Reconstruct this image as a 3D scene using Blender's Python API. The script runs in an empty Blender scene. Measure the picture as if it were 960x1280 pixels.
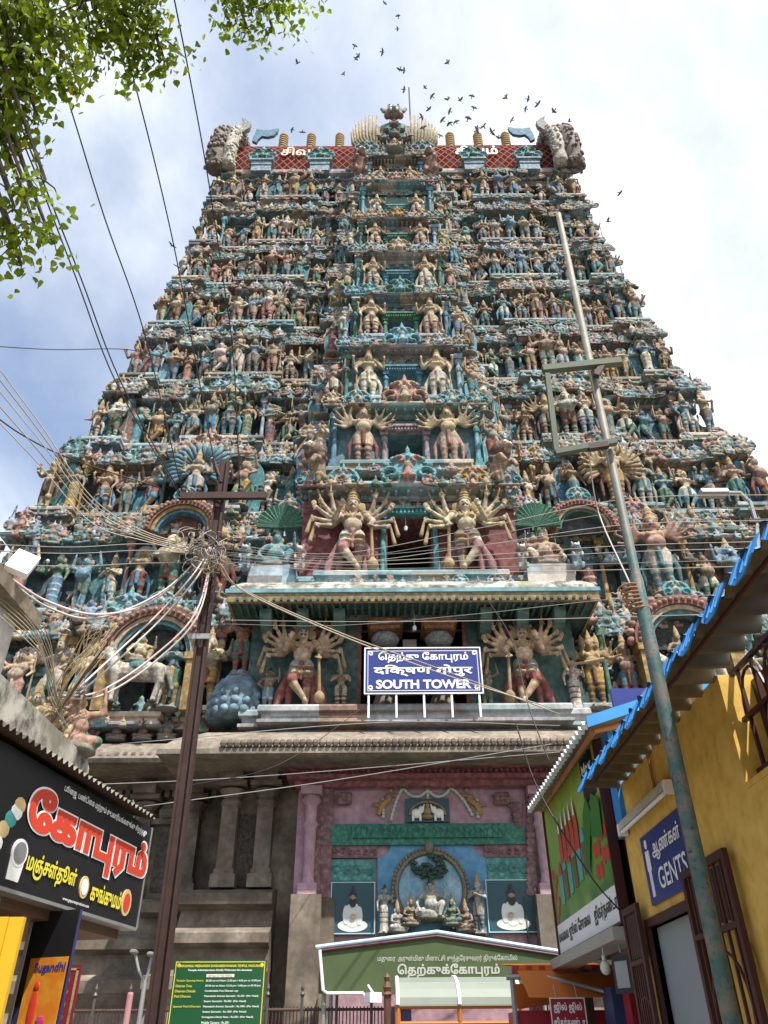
import bpy, bmesh, math, random
import numpy as np
from mathutils import Vector, Matrix

random.seed(7)
RNG = np.random.default_rng(7)
S = bpy.context.scene
COL = S.collection
R = math.radians
PI = math.pi

# ------------------------------------------------------------------ camera, sky, sun, exposure
PITCH = 35.0
cam_d = bpy.data.cameras.new('camera')
cam_d.sensor_fit = 'HORIZONTAL'; cam_d.sensor_width = 36.0; cam_d.lens = 36.0
cam_d.clip_start = 0.05; cam_d.clip_end = 3000
cam = bpy.data.objects.new('camera', cam_d); COL.objects.link(cam)
EYE = Vector((0, 0, 1.6))
ROLL = R(0.35)
CAMROT = Matrix.Rotation(R(90 + PITCH), 3, 'X') @ Matrix.Rotation(-ROLL, 3, 'Z')
cam.location = EYE
cam.rotation_euler = CAMROT.to_euler()
S.camera = cam

SUN_EL, SUN_AZ = 61.0, 34.0          # azimuth: degrees to the right of straight behind the camera
S.view_settings.view_transform = 'Standard'
try: S.view_settings.look = 'None'
except Exception: pass
S.view_settings.exposure = 0.98
S.view_settings.gamma = 1.0
S.view_settings.use_curve_mapping = False

W = bpy.data.worlds.new('World'); S.world = W; W.use_nodes = True
nt = W.node_tree; nt.nodes.clear()
def wn(t, **k):
    n = nt.nodes.new(t)
    for a, b in k.items(): setattr(n, a, b)
    return n
sky = wn('ShaderNodeTexSky'); sky.sky_type = 'NISHITA'; sky.sun_disc = False
sky.sun_elevation = R(SUN_EL); sky.sun_rotation = R(180 - SUN_AZ)
sky.air_density = 1.0; sky.dust_density = 1.4; sky.ozone_density = 1.0
tc = wn('ShaderNodeTexCoord'); sep = wn('ShaderNodeSeparateXYZ'); nt.links.new(tc.outputs['Generated'], sep.inputs[0])
zz = wn('ShaderNodeMath', operation='MAXIMUM'); nt.links.new(sep.outputs[2], zz.inputs[0]); zz.inputs[1].default_value = 0.08
za = wn('ShaderNodeMath', operation='ADD'); nt.links.new(zz.outputs[0], za.inputs[0]); za.inputs[1].default_value = 0.25
dx = wn('ShaderNodeMath', operation='DIVIDE'); nt.links.new(sep.outputs[0], dx.inputs[0]); nt.links.new(za.outputs[0], dx.inputs[1])
dy = wn('ShaderNodeMath', operation='DIVIDE'); nt.links.new(sep.outputs[1], dy.inputs[0]); nt.links.new(za.outputs[0], dy.inputs[1])
comb = wn('ShaderNodeCombineXYZ'); nt.links.new(dx.outputs[0], comb.inputs[0]); nt.links.new(dy.outputs[0], comb.inputs[1])
n1 = wn('ShaderNodeTexNoise'); n1.inputs['Scale'].default_value = 1.7; n1.inputs['Detail'].default_value = 7; n1.inputs['Roughness'].default_value = 0.52; n1.inputs['Distortion'].default_value = 0.5
mp = wn('ShaderNodeMapping'); mp.inputs['Location'].default_value = (3.1, 1.7, 0); mp.inputs['Scale'].default_value = (1.0, 0.75, 1); mp.inputs['Rotation'].default_value = (0, 0, R(35))
nt.links.new(comb.outputs[0], mp.inputs[0]); nt.links.new(mp.outputs[0], n1.inputs['Vector'])
# more cloud towards the east side of the sky
bias = wn('ShaderNodeMapRange'); bias.inputs[1].default_value = -0.55; bias.inputs[2].default_value = 0.55; bias.inputs[3].default_value = -0.05; bias.inputs[4].default_value = 0.20
nt.links.new(sep.outputs[0], bias.inputs[0])
sm = wn('ShaderNodeMath', operation='ADD'); nt.links.new(n1.outputs[0], sm.inputs[0]); nt.links.new(bias.outputs[0], sm.inputs[1])
rp = wn('ShaderNodeValToRGB'); rp.color_ramp.elements[0].position = 0.38; rp.color_ramp.elements[1].position = 0.66
rp.color_ramp.elements[0].color = (0.22, 0.22, 0.22, 1); rp.color_ramp.elements[1].color = (1, 1, 1, 1)
nt.links.new(sm.outputs[0], rp.inputs[0])
mx = wn('ShaderNodeMixRGB'); nt.links.new(rp.outputs[0], mx.inputs[0]); nt.links.new(sky.outputs[0], mx.inputs[1])
n2 = wn('ShaderNodeTexNoise'); n2.inputs['Scale'].default_value = 2.6; n2.inputs['Detail'].default_value = 8; n2.inputs['Roughness'].default_value = 0.6; nt.links.new(mp.outputs[0], n2.inputs['Vector'])
b2 = wn('ShaderNodeMapRange'); b2.inputs[1].default_value = -0.4; b2.inputs[2].default_value = 0.45; b2.inputs[3].default_value = -0.10; b2.inputs[4].default_value = 0.26; nt.links.new(sep.outputs[0], b2.inputs[0])
s2 = wn('ShaderNodeMath', operation='ADD'); nt.links.new(n2.outputs[0], s2.inputs[0]); nt.links.new(b2.outputs[0], s2.inputs[1])
cr = wn('ShaderNodeValToRGB'); cr.color_ramp.elements[0].position = 0.36; cr.color_ramp.elements[1].position = 0.72; cr.color_ramp.elements[0].color = (2.9, 3.3, 3.95, 1); cr.color_ramp.elements[1].color = (6.3, 6.35, 6.4, 1)
nt.links.new(s2.outputs[0], cr.inputs[0]); nt.links.new(cr.outputs[0], mx.inputs[2])
bg = wn('ShaderNodeBackground'); bg.inputs[1].default_value = 0.125
nt.links.new(mx.outputs[0], bg.inputs[0])
wo = wn('ShaderNodeOutputWorld'); nt.links.new(bg.outputs[0], wo.inputs[0])

sun_d = bpy.data.lights.new('sun', 'SUN'); sun_d.energy = 4.3; sun_d.angle = R(0.55); sun_d.color = (1.0, 0.95, 0.87)
sun = bpy.data.objects.new('sun', sun_d); COL.objects.link(sun)
to_sun = Vector((math.sin(R(SUN_AZ)) * math.cos(R(SUN_EL)), -math.cos(R(SUN_AZ)) * math.cos(R(SUN_EL)), math.sin(R(SUN_EL))))
sun.rotation_euler = to_sun.to_track_quat('Z', 'Y').to_euler(); sun.location = (20, -20, 60)

# ------------------------------------------------------------------ measuring helpers (photo pixel -> place)
def ray(px, py):
    return CAMROT @ Vector(((px - 480) / 960.0, (640 - py) / 960.0, -1.0))
def at(px, py, y):
    r = ray(px, py); return EYE + r * (y / r.y)
def on_plane(px, py, O, ang):
    """coordinates (s, z) on the upright plane through O whose own x axis has heading ang"""
    n = Vector((math.sin(ang), -math.cos(ang), 0)); r = ray(px, py)
    t = (Vector(O) - EYE).dot(n) / r.dot(n); p = EYE + r * t
    d = p - Vector(O); return d.x * math.cos(ang) + d.y * math.sin(ang), p.z

# ------------------------------------------------------------------ materials
MATS = {}
def _nodes(name):
    m = bpy.data.materials.new(name); m.use_nodes = True; t = m.node_tree
    return m, t, t.nodes['Principled BSDF']
def _noise(t, vec, scale, detail=4, rough=0.55):
    n = t.nodes.new('ShaderNodeTexNoise'); n.inputs['Scale'].default_value = scale; n.inputs['Detail'].default_value = detail
    n.inputs['Roughness'].default_value = rough; t.links.new(vec, n.inputs['Vector']); return n.outputs[0]
def _ramp(t, fac, a, b, ca=(0, 0, 0, 1), cb=(1, 1, 1, 1)):
    r = t.nodes.new('ShaderNodeValToRGB'); e = r.color_ramp.elements
    e[0].position = a; e[1].position = b; e[0].color = ca; e[1].color = cb; t.links.new(fac, r.inputs[0]); return r.outputs[0]
def _mix(t, fac, a, b, mode='MIX'):
    n = t.nodes.new('ShaderNodeMixRGB'); n.blend_type = mode
    for i, v in enumerate((fac, a, b)):
        if isinstance(v, (int, float)): n.inputs[i].default_value = v
        elif isinstance(v, tuple): n.inputs[i].default_value = v if len(v) == 4 else (*v, 1)
        else: t.links.new(v, n.inputs[i])
    return n.outputs[0]
def stucco(name, colour=None, attr=None, scale=1.0, grime=0.55, rough=0.8, bump=0.25, dirt=(0.045, 0.042, 0.036), cells=None, carve=0):
    """weathered painted plaster / stone. colour: fixed; attr 'OBJ': the object's own colour; attr other: a custom colour property of the object"""
    m, t, b = _nodes(name)
    tcn = t.nodes.new('ShaderNodeTexCoord'); oi = t.nodes.new('ShaderNodeObjectInfo')
    ad = t.nodes.new('ShaderNodeVectorMath'); ad.operation = 'ADD'
    mu = t.nodes.new('ShaderNodeVectorMath'); mu.operation = 'SCALE'; mu.inputs[0].default_value = (37, 91, 53); t.links.new(oi.outputs['Random'], mu.inputs['Scale'])
    t.links.new(tcn.outputs['Object'], ad.inputs[0]); t.links.new(mu.outputs[0], ad.inputs[1]); vec = ad.outputs[0]
    if colour is not None: base = (*colour, 1)
    elif attr == 'OBJ': base = oi.outputs['Color']
    else:
        an = t.nodes.new('ShaderNodeAttribute'); an.attribute_type = 'OBJECT'; an.attribute_name = attr; base = an.outputs['Color']
    c = base
    if cells:                                         # stretches of a moulding painted in different colours
        cs, pal, amount = cells
        sp = t.nodes.new('ShaderNodeSeparateXYZ'); t.links.new(tcn.outputs['Object'], sp.inputs[0])
        f = t.nodes.new('ShaderNodeMath'); f.operation = 'MULTIPLY'; t.links.new(sp.outputs[0], f.inputs[0]); f.inputs[1].default_value = cs
        fl = t.nodes.new('ShaderNodeMath'); fl.operation = 'FLOOR'; t.links.new(f.outputs[0], fl.inputs[0])
        f2 = t.nodes.new('ShaderNodeMath'); f2.operation = 'MULTIPLY'; t.links.new(sp.outputs[2], f2.inputs[0]); f2.inputs[1].default_value = 3.1
        fl2 = t.nodes.new('ShaderNodeMath'); fl2.operation = 'FLOOR'; t.links.new(f2.outputs[0], fl2.inputs[0])
        cb = t.nodes.new('ShaderNodeCombineXYZ'); t.links.new(fl.outputs[0], cb.inputs[0]); t.links.new(fl2.outputs[0], cb.inputs[1])
        wnz = t.nodes.new('ShaderNodeTexWhiteNoise'); wnz.noise_dimensions = '2D'; t.links.new(cb.outputs[0], wnz.inputs['Vector'])
        rr = t.nodes.new('ShaderNodeValToRGB'); rr.color_ramp.interpolation = 'CONSTANT'; e = rr.color_ramp.elements
        while len(e) < len(pal): e.new(0.5)
        for i, pc in enumerate(pal): e[i].position = i / len(pal); e[i].color = (*pc, 1)
        t.links.new(wnz.outputs[0], rr.inputs[0]); c = _mix(t, amount, c, rr.outputs[0])
    big = _noise(t, vec, 2.2 * scale, 5, 0.6); fine = _noise(t, vec, 11 * scale, 4, 0.6)
    c = _mix(t, _ramp(t, fine, 0.35, 0.75), _mix(t, 1.0, c, (0.72, 0.72, 0.72), 'MULTIPLY'), _mix(t, 0.12, c, (0.7, 0.68, 0.6)))
    if carve:                                         # carved look: shade of the grooves painted into the colour
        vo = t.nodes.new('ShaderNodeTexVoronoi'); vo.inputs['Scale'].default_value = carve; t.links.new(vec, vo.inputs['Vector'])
        groove_shade = _ramp(t, vo.outputs['Distance'], .15, .62, (1, 1, 1, 1), (.3, .27, .22, 1)); c = _mix(t, .55, c, groove_shade, 'MULTIPLY')
    stv = t.nodes.new('ShaderNodeVectorMath'); stv.operation = 'MULTIPLY'; stv.inputs[1].default_value = (5 * scale, 5 * scale, .55 * scale); t.links.new(vec, stv.inputs[0])
    c = _mix(t, _ramp(t, _noise(t, stv.outputs[0], 1.0, 4, .6), .52, .74, (0, 0, 0, 1), (.5 * grime, .5 * grime, .5 * grime, 1)), c, dirt)
    g = _ramp(t, big, 0.44, 0.72)
    gm = t.nodes.new('ShaderNodeMath'); gm.operation = 'MULTIPLY'; t.links.new(g, gm.inputs[0]); gm.inputs[1].default_value = grime
    c = _mix(t, gm.outputs[0], c, dirt)
    t.links.new(c, b.inputs['Base Color']); b.inputs['Roughness'].default_value = rough
    b.inputs['Specular IOR Level'].default_value = 0.25
    if bump:
        bp = t.nodes.new('ShaderNodeBump'); bp.inputs['Strength'].default_value = bump; bp.inputs['Distance'].default_value = 0.03
        if carve:
            hm = t.nodes.new('ShaderNodeMath'); hm.operation = 'MULTIPLY_ADD'; t.links.new(vo.outputs['Distance'], hm.inputs[0]); hm.inputs[1].default_value = -1.6; t.links.new(fine, hm.inputs[2]); t.links.new(hm.outputs[0], bp.inputs['Height']); bp.inputs['Strength'].default_value = min(1, bump * 2.4)
        else: t.links.new(fine, bp.inputs['Height']); t.links.new(bp.outputs[0], b.inputs['Normal'])
    return m
def paint(name, colour, rough=0.5, spec=0.4, metal=0.0, wear=0.25, scale=3.0, wearcol=None):
    m, t, b = _nodes(name)
    tcn = t.nodes.new('ShaderNodeTexCoord'); n = _noise(t, tcn.outputs['Object'], scale, 6, 0.62)
    wc = wearcol or tuple(x * 0.45 for x in colour)
    gm = t.nodes.new('ShaderNodeMath'); gm.operation = 'MULTIPLY'; t.links.new(_ramp(t, n, 0.45, 0.72), gm.inputs[0]); gm.inputs[1].default_value = wear
    t.links.new(_mix(t, gm.outputs[0], (*colour, 1), wc), b.inputs['Base Color'])
    b.inputs['Roughness'].default_value = rough; b.inputs['Specular IOR Level'].default_value = spec; b.inputs['Metallic'].default_value = metal
    return m

PAL = dict(cream=(.60, .49, .36), tan=(.40, .29, .195), teal=(.10, .28, .34), bluegrey=(.27, .35, .42), green=(.075, .22, .165),
           pink=(.50, .27, .22), white=(.66, .62, .54), yellow=(.52, .33, .08), red=(.26, .065, .05), blue=(.10, .30, .46), grey=(.20, .20, .18),
           turquoise=(.14, .43, .50), paleblue=(.33, .48, .60), gold=(.45, .30, .10), brown=(.16, .09, .06), darkteal=(.03, .085, .09), lilac=(.36, .28, .36))
M = {}
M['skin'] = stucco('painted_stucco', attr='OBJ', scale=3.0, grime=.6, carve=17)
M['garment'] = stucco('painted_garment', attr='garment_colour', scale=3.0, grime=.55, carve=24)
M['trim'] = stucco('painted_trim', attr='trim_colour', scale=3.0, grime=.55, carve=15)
M['gold'] = stucco('ochre_ornament', (.36, .25, .12), scale=4, grime=.6)
M['dark'] = stucco('black_paint', (.02, .02, .02), scale=3, grime=.2)
M['pedestal'] = stucco('pedestal_paint', (.22, .21, .18), scale=3, grime=.6)
M['whitepaint'] = paint('white_stucco', (.75, .73, .68), wear=.2)
M['redlip'] = paint('red_lip_paint', (.4, .06, .05))
M['wall'] = stucco('tower_wall_paint', attr='OBJ', scale=.5, grime=.5)
def mute(c, k=.45, d=.8):
    g_ = sum(c) / 3; return tuple((x * (1 - k) + (g_ * (1.12, 1.0, .84)[q]) * k) * d for q, x in enumerate(c))
PALB = [mute(PAL[k], .38, 1.08) for k in ('turquoise', 'blue', 'paleblue', 'tan', 'cream', 'paleblue', 'pink', 'bluegrey', 'brown', 'teal')]
M['band'] = stucco('moulding_paint', attr='OBJ', scale=.7, grime=.6, cells=(.8, PALB, .75))
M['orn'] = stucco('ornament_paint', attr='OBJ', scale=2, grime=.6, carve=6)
M['inside_shade'] = paint('interior_shade_paint', (.008, .008, .009), rough=1, spec=0)  # near-black colour stands in for the unlit inside of openings
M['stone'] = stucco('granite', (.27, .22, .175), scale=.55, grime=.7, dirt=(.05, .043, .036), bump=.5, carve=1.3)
M['stone_pale'] = stucco('pale_granite', (.24, .20, .155), scale=.6, grime=.75, dirt=(.06, .055, .05), bump=.4)
M['nichedark'] = stucco('niche_shade', (.07, .055, .045), scale=1, grime=.5)  # dark brown colour stands in for the shade inside niches
M['asphalt'] = stucco('asphalt', (.055, .055, .055), scale=.6, grime=.3)

# ------------------------------------------------------------------ mesh builder
class MB:
    def __init__(s): s.v = []; s.f = []; s.m = []
    def add(s, vs, fs, m=0):
        o = len(s.v); s.v += [tuple(v) for v in vs]; s.f += [tuple(i + o for i in f) for f in fs]; s.m += [m] * len(fs)
    def box(s, x0, x1, y0, y1, z0, z1, m=0):
        if x0 > x1: x0, x1 = x1, x0
        if y0 > y1: y0, y1 = y1, y0
        if z0 > z1: z0, z1 = z1, z0
        s.add([(x0, y0, z0), (x1, y0, z0), (x1, y1, z0), (x0, y1, z0), (x0, y0, z1), (x1, y0, z1), (x1, y1, z1), (x0, y1, z1)],
              [(0, 3, 2, 1), (4, 5, 6, 7), (0, 1, 5, 4), (1, 2, 6, 5), (2, 3, 7, 6), (3, 0, 4, 7)], m)
    def tube(s, pts, r, n=8, m=0, caps=True):
        pts = [Vector(p) for p in pts]; k = len(pts); rs = r if isinstance(r, (list, tuple)) else [r] * k
        up = None; rings = []
        for i, p in enumerate(pts):
            d = (pts[min(i + 1, k - 1)] - pts[max(i - 1, 0)])
            if d.length < 1e-9: d = Vector((0, 0, 1))
            d.normalize()
            if up is None: up = d.orthogonal().normalized()
            up = (up - d * up.dot(d))
            if up.length < 1e-6: up = d.orthogonal()
            up.normalize(); w = d.cross(up)
            rings.append([p + (up * math.cos(2 * PI * j / n) + w * math.sin(2 * PI * j / n)) * rs[i] for j in range(n)])
        vs = [v for q in rings for v in q]; fs = []
        for i in range(k - 1):
            for j in range(n): fs.append((i * n + j, i * n + (j + 1) % n, (i + 1) * n + (j + 1) % n, (i + 1) * n + j))
        if caps: fs.append(tuple(range(n - 1, -1, -1))); fs.append(tuple((k - 1) * n + j for j in range(n)))
        s.add(vs, fs, m)
    def lathe(s, prof, c=(0, 0, 0), n=12, m=0):
        vs = []; fs = []; k = len(prof)
        for r, z in prof:
            for j in range(n): vs.append((c[0] + r * math.cos(2 * PI * j / n), c[1] + r * math.sin(2 * PI * j / n), c[2] + z))
        for i in range(k - 1):
            for j in range(n): fs.append((i * n + j, i * n + (j + 1) % n, (i + 1) * n + (j + 1) % n, (i + 1) * n + j))
        fs.append(tuple(range(n - 1, -1, -1))); fs.append(tuple((k - 1) * n + j for j in range(n)))
        s.add(vs, fs, m)
    def ell(s, c, r, n=10, k=7, m=0):
        prof = [(max(1e-4, math.sin(PI * i / (k - 1))), -math.cos(PI * i / (k - 1))) for i in range(k)]
        vs = []; fs = []
        for a, z in prof:
            for j in range(n): vs.append((c[0] + r[0] * a * math.cos(2 * PI * j / n), c[1] + r[1] * a * math.sin(2 * PI * j / n), c[2] + r[2] * z))
        for i in range(k - 1):
            for j in range(n): fs.append((i * n + j, i * n + (j + 1) % n, (i + 1) * n + (j + 1) % n, (i + 1) * n + j))
        s.add(vs, fs, m)
    def plate(s, poly, y0, y1, m=0):
        """outline in x,z given thickness from y0 to y1"""
        n = len(poly)
        vs = [(x, y0, z) for x, z in poly] + [(x, y1, z) for x, z in poly]
        fs = [tuple(range(n)), tuple(range(2 * n - 1, n - 1, -1))] + [(i, i + n, (i + 1) % n + n, (i + 1) % n) for i in range(n)]
        s.add(vs, fs, m)
    def prism(s, poly, x0, x1, m=0):
        """outline in y,z extruded along x"""
        n = len(poly)
        vs = [(x0, y, z) for y, z in poly] + [(x1, y, z) for y, z in poly]
        fs = [tuple(range(n)), tuple(range(2 * n - 1, n - 1, -1))] + [(i, i + n, (i + 1) % n + n, (i + 1) % n) for i in range(n)]
        s.add(vs, fs, m)
    def sweep(s, plan, prof, m=0):
        """profile (out, z) carried along an open plan outline, mitred; m may be a list per profile segment"""
        P = [Vector((a, b)) for a, b in plan]; k = len(P); ns = []
        for i in range(k - 1):
            d = (P[i + 1] - P[i]).normalized(); ns.append(Vector((d.y, -d.x)))
        mit = []
        for i in range(k):
            if i == 0: mit.append(ns[0])
            elif i == k - 1: mit.append(ns[-1])
            else:
                q = ns[i - 1] + ns[i]; q = q.normalized() if q.length > 1e-6 else ns[i]
                mit.append(q / max(0.35, q.dot(ns[i])))
        q = len(prof); vs = []
        for i in range(k):
            for o, z in prof: vs.append((P[i].x + mit[i].x * o, P[i].y + mit[i].y * o, z))
        for j in range(q - 1):
            s.add([], [], 0)
        base = len(s.v); s.v += vs
        for i in range(k - 1):
            for j in range(q - 1):
                a = base + i * q + j
                s.f.append((a, a + q, a + q + 1, a + 1)); s.m.append(m[j] if isinstance(m, (list, tuple)) else m)
    def mesh(s, name, mats, smooth=False):
        me = bpy.data.meshes.new(name); me.from_pydata(s.v, [], s.f)
        for x in (mats if isinstance(mats, (list, tuple)) else [mats]): me.materials.append(x)
        me.polygons.foreach_set('material_index', s.m)
        if smooth: me.polygons.foreach_set('use_smooth', [True] * len(me.polygons))
        me.update(); return me
    def build(s, name, mats, parent=None, colour=None, smooth=False, **kw):
        return link(name, s.mesh(name, mats, smooth), parent, colour, **kw)

def link(name, me, parent=None, colour=None, loc=(0, 0, 0), rz=0.0, scale=None):
    o = bpy.data.objects.new(name, me); COL.objects.link(o); o.parent = parent; o.location = loc; o.rotation_euler = (0, 0, rz)
    if scale is not None: o.scale = scale if isinstance(scale, tuple) else (scale,) * 3
    if colour is not None: o.color = (*colour, 1)
    return o
def tag(o, label, cat, group=None):
    o['label'] = label; o['category'] = cat
    if group: o['group'] = group
    return o
def thing(name, label, cat, loc=(0, 0, 0), rz=0.0, group=None):
    o = bpy.data.objects.new(name, None); COL.objects.link(o); o.location = loc; o.rotation_euler = (0, 0, rz); o.empty_display_size = .2
    return tag(o, label, cat, group)
def structure(o): o['kind'] = 'structure'; return o
def copy_tree(root, parent=None):
    c = root.copy(); COL.objects.link(c); c.parent = parent
    for ch in root.children: copy_tree(ch, c)
    return c
ORD = ['zeroth', 'first', 'second', 'third', 'fourth', 'fifth', 'sixth', 'seventh', 'eighth', 'ninth', 'tenth', 'eleventh', 'twelfth', 'thirteenth', 'fourteenth', 'fifteenth', 'sixteenth', 'seventeenth', 'eighteenth', 'nineteenth', 'twentieth',
       'twenty-first', 'twenty-second', 'twenty-third', 'twenty-fourth', 'twenty-fifth', 'twenty-sixth', 'twenty-seventh', 'twenty-eighth']
STOREY = ['lowest storey', 'second storey', 'third storey', 'fourth storey', 'fifth storey', 'sixth storey', 'seventh storey', 'eighth storey', 'topmost storey']

# ------------------------------------------------------------------ lettering (built-in font, Tamil and Devanagari put in visual order)
def visual(s):
    out = []
    for ch in s:
        if ch in '\u0bc6\u0bc7\u0bc8' and out: out.insert(len(out) - 1, ch)
        elif ch == '\u0bca' and out: out.insert(len(out) - 1, '\u0bc6'); out.append('\u0bbe')
        elif ch == '\u0bcb' and out: out.insert(len(out) - 1, '\u0bc7'); out.append('\u0bbe')
        elif ch == '\u093f' and out:
            k = len(out) - 1
            while k >= 2 and out[k - 1] == '\u094d': k -= 2
            out.insert(k, ch)
        else: out.append(ch)
    return ''.join(out)
def _raw(body):
    c = bpy.data.curves.new('letters', 'FONT'); c.body = body; c.size = 1; c.resolution_u = 3
    o = bpy.data.objects.new('letters', c); COL.objects.link(o)
    dg = bpy.context.evaluated_depsgraph_get(); cu = o.to_curve(dg); res = []
    for sp in cu.splines:
        bp = sp.bezier_points; n = len(bp); pts = []
        for i in range(n):
            a, b = bp[i], bp[(i + 1) % n]; p0, p1, p2, p3 = a.co, a.handle_right, b.handle_left, b.co
            straight = (p1 - p0).cross(p3 - p0).length < 1e-5 and (p2 - p0).cross(p3 - p0).length < 1e-5
            for k in range(1 if straight else 4):
                t = k / 4; q = p0 * (1 - t) ** 3 + p1 * 3 * t * (1 - t) ** 2 + p2 * 3 * t * t * (1 - t) + p3 * t ** 3; pts.append((q.x, q.y))
        if len(pts) > 2: res.append(pts)
    o.to_curve_clear(); bpy.data.objects.remove(o); bpy.data.curves.remove(c)
    return res
def _contours(body):
    v = visual(body); out = v.replace('\u0baa\u0bc1', '\u0baa'); res = _raw(out); k = v.find('\u0baa\u0bc1'); n = 0
    while k >= 0:
        pre = v[:k + 1].replace('\u0baa\u0bc1', '\u0baa'); mx_ = max(q[0] for p in _raw(pre) for q in p); sg_ = 1 if _area(max(res, key=lambda p: abs(_area(p)))) > 0 else -1
        rc = [(mx_ - .085, -.34), (mx_, -.34), (mx_, .08), (mx_ - .085, .08)]; res.append(rc if sg_ > 0 else rc[::-1]); k = v.find('\u0baa\u0bc1', k + 1)
    return res
def _area(p): return sum(p[i][0] * p[(i + 1) % len(p)][1] - p[(i + 1) % len(p)][0] * p[i][1] for i in range(len(p))) / 2
from mathutils.geometry import delaunay_2d_cdt
def _embolden(p, d):
    n = len(p); out = []
    for i in range(n):
        a, b, c = Vector(p[i - 1]), Vector(p[i]), Vector(p[(i + 1) % n]); u = (b - a); v = (c - b)
        if u.length < 1e-7: u = v
        if v.length < 1e-7: v = u
        u = u.normalized(); v = v.normalized(); m = Vector((-u.y - v.y, u.x + v.x)); m = m.normalized() if m.length > 1e-4 else Vector((-u.y, u.x))
        k = 1 / max(.5, m.dot(Vector((-u.y, u.x)))); q = b + m * d * k; out.append((q.x, q.y))
    return out
LET = {}
def lettering(body, bold=0.0):
    """flat lettering mesh (local x, z; faces -y) filled by winding number, so that self-crossing strokes stay solid"""
    key = (body, bold)
    if key in LET: return LET[key]
    cs = _contours(body)
    if not cs: return None
    clean = []
    for p in cs:
        q = [p[0]]
        for v in p[1:]:
            if (v[0] - q[-1][0]) ** 2 + (v[1] - q[-1][1]) ** 2 > 1e-7: q.append(v)
        if len(q) > 2 and (q[0][0] - q[-1][0]) ** 2 + (q[0][1] - q[-1][1]) ** 2 < 1e-7: q.pop()
        if len(q) > 2: clean.append(q)
    big = max(clean, key=lambda p: abs(_area(p))); sgn = 1 if _area(big) > 0 else -1
    if bold: clean = [_embolden(p, -sgn * bold) for p in clean]
    V0 = []; E0 = []; segs = []
    for p in clean:
        b = len(V0); n = len(p); V0 += [Vector(v) for v in p]; E0 += [(b + i, b + (i + 1) % n) for i in range(n)]; segs += [(*p[i], *p[(i + 1) % n]) for i in range(n)]
    vs, es, fs, _, _, _ = delaunay_2d_cdt(V0, E0, [], 0, 1e-5)
    sg = np.array(segs); V = [(v.x, 0.0, v.y) for v in vs]; C = np.array([[sum(vs[i].x for i in f) / len(f), sum(vs[i].y for i in f) / len(f)] for f in fs])
    x1, y1, x2, y2 = sg.T; keep = []
    for (cx, cy), f in zip(C, fs):
        cr = (x2 - x1) * (cy - y1) - (cx - x1) * (y2 - y1); up = (y1 <= cy) & (y2 > cy) & (cr > 0); dn = (y1 > cy) & (y2 <= cy) & (cr < 0)
        if (up.sum() - dn.sum()) * sgn > 0: keep.append(tuple(f))
    us = sorted({i for f in keep for i in f}); mp_ = {k: i for i, k in enumerate(us)}; V = [V[i] for i in us]; F = [tuple(mp_[i] for i in f) for f in keep]
    xs = [v[0] for v in V]; zs = [v[2] for v in V]
    LET[key] = (V, F, (min(xs), max(xs), min(zs), max(zs))); return LET[key]
def write(body, x0, x1, z0, z1, y, mat, parent, bold=0.012, name='lettering', keep=False):
    r = lettering(body, bold)
    if r is None: return
    V, F, (a, b, c, d) = r; sx = (x1 - x0) / (b - a); sz = (z1 - z0) / (d - c)
    if keep: sx = min(sx, sz); sz = sx
    mb = MB(); mb.add([(x0 + (v[0] - a) * sx, y + v[1], z0 + (v[2] - c) * sz) for v in V], F)
    return mb.build(name, mat, parent)

# ------------------------------------------------------------------ sculpted figures: soft primitives fused into one skin, then divided by what each patch is
TAGS = 'sgltacokpwbd'      # skin, garment, legs, trim cloth, accent, crown, ornament, dark, pedestal, white
TAGMAT = dict(s='skin', g='garment', l='trim', t='trim', a='trim', c='gold', o='gold', k='dark', p='pedestal', w='whitepaint', b='gold', d='trim')
def cap(p0, r0, p1, r1, tg, bands=()): return ('c', np.array(p0, float), r0, np.array(p1, float), r1, tg, bands)
def ell(c, r, tg): return ('e', np.array(c, float), np.array(r if isinstance(r, (tuple, list)) else (r,) * 3, float), tg)
def _prims_mesh(P):
    mb = MB()
    for q in P:
        if q[0] == 'e': mb.ell(q[1], q[2], 12, 8)
        else:
            _, a, ra, b, rb, _, _ = q
            d = Vector(b) - Vector(a); L = d.length
            if L < 1e-6: mb.ell(a, (ra,) * 3); continue
            d.normalize(); up = d.orthogonal().normalized(); w = d.cross(up); rings = []; n = 9
            for k in (-.95, -.6, -.2): rings.append((Vector(a) + d * ra * k, ra * math.sqrt(max(0, 1 - k * k))))
            rings.append((Vector(a), ra)); rings.append((Vector(b), rb))
            for k in (.2, .6, .95): rings.append((Vector(b) + d * rb * k, rb * math.sqrt(max(0, 1 - k * k))))
            vs = [c + (up * math.cos(2 * PI * j / n) + w * math.sin(2 * PI * j / n)) * r for c, r in rings for j in range(n)]
            fs = [(i * n + j, i * n + (j + 1) % n, (i + 1) * n + (j + 1) % n, (i + 1) * n + j) for i in range(len(rings) - 1) for j in range(n)]
            fs += [tuple(range(n - 1, -1, -1)), tuple((len(rings) - 1) * n + j for j in range(n))]
            mb.add(vs, fs)
    return mb.mesh('clay', [])
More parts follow.
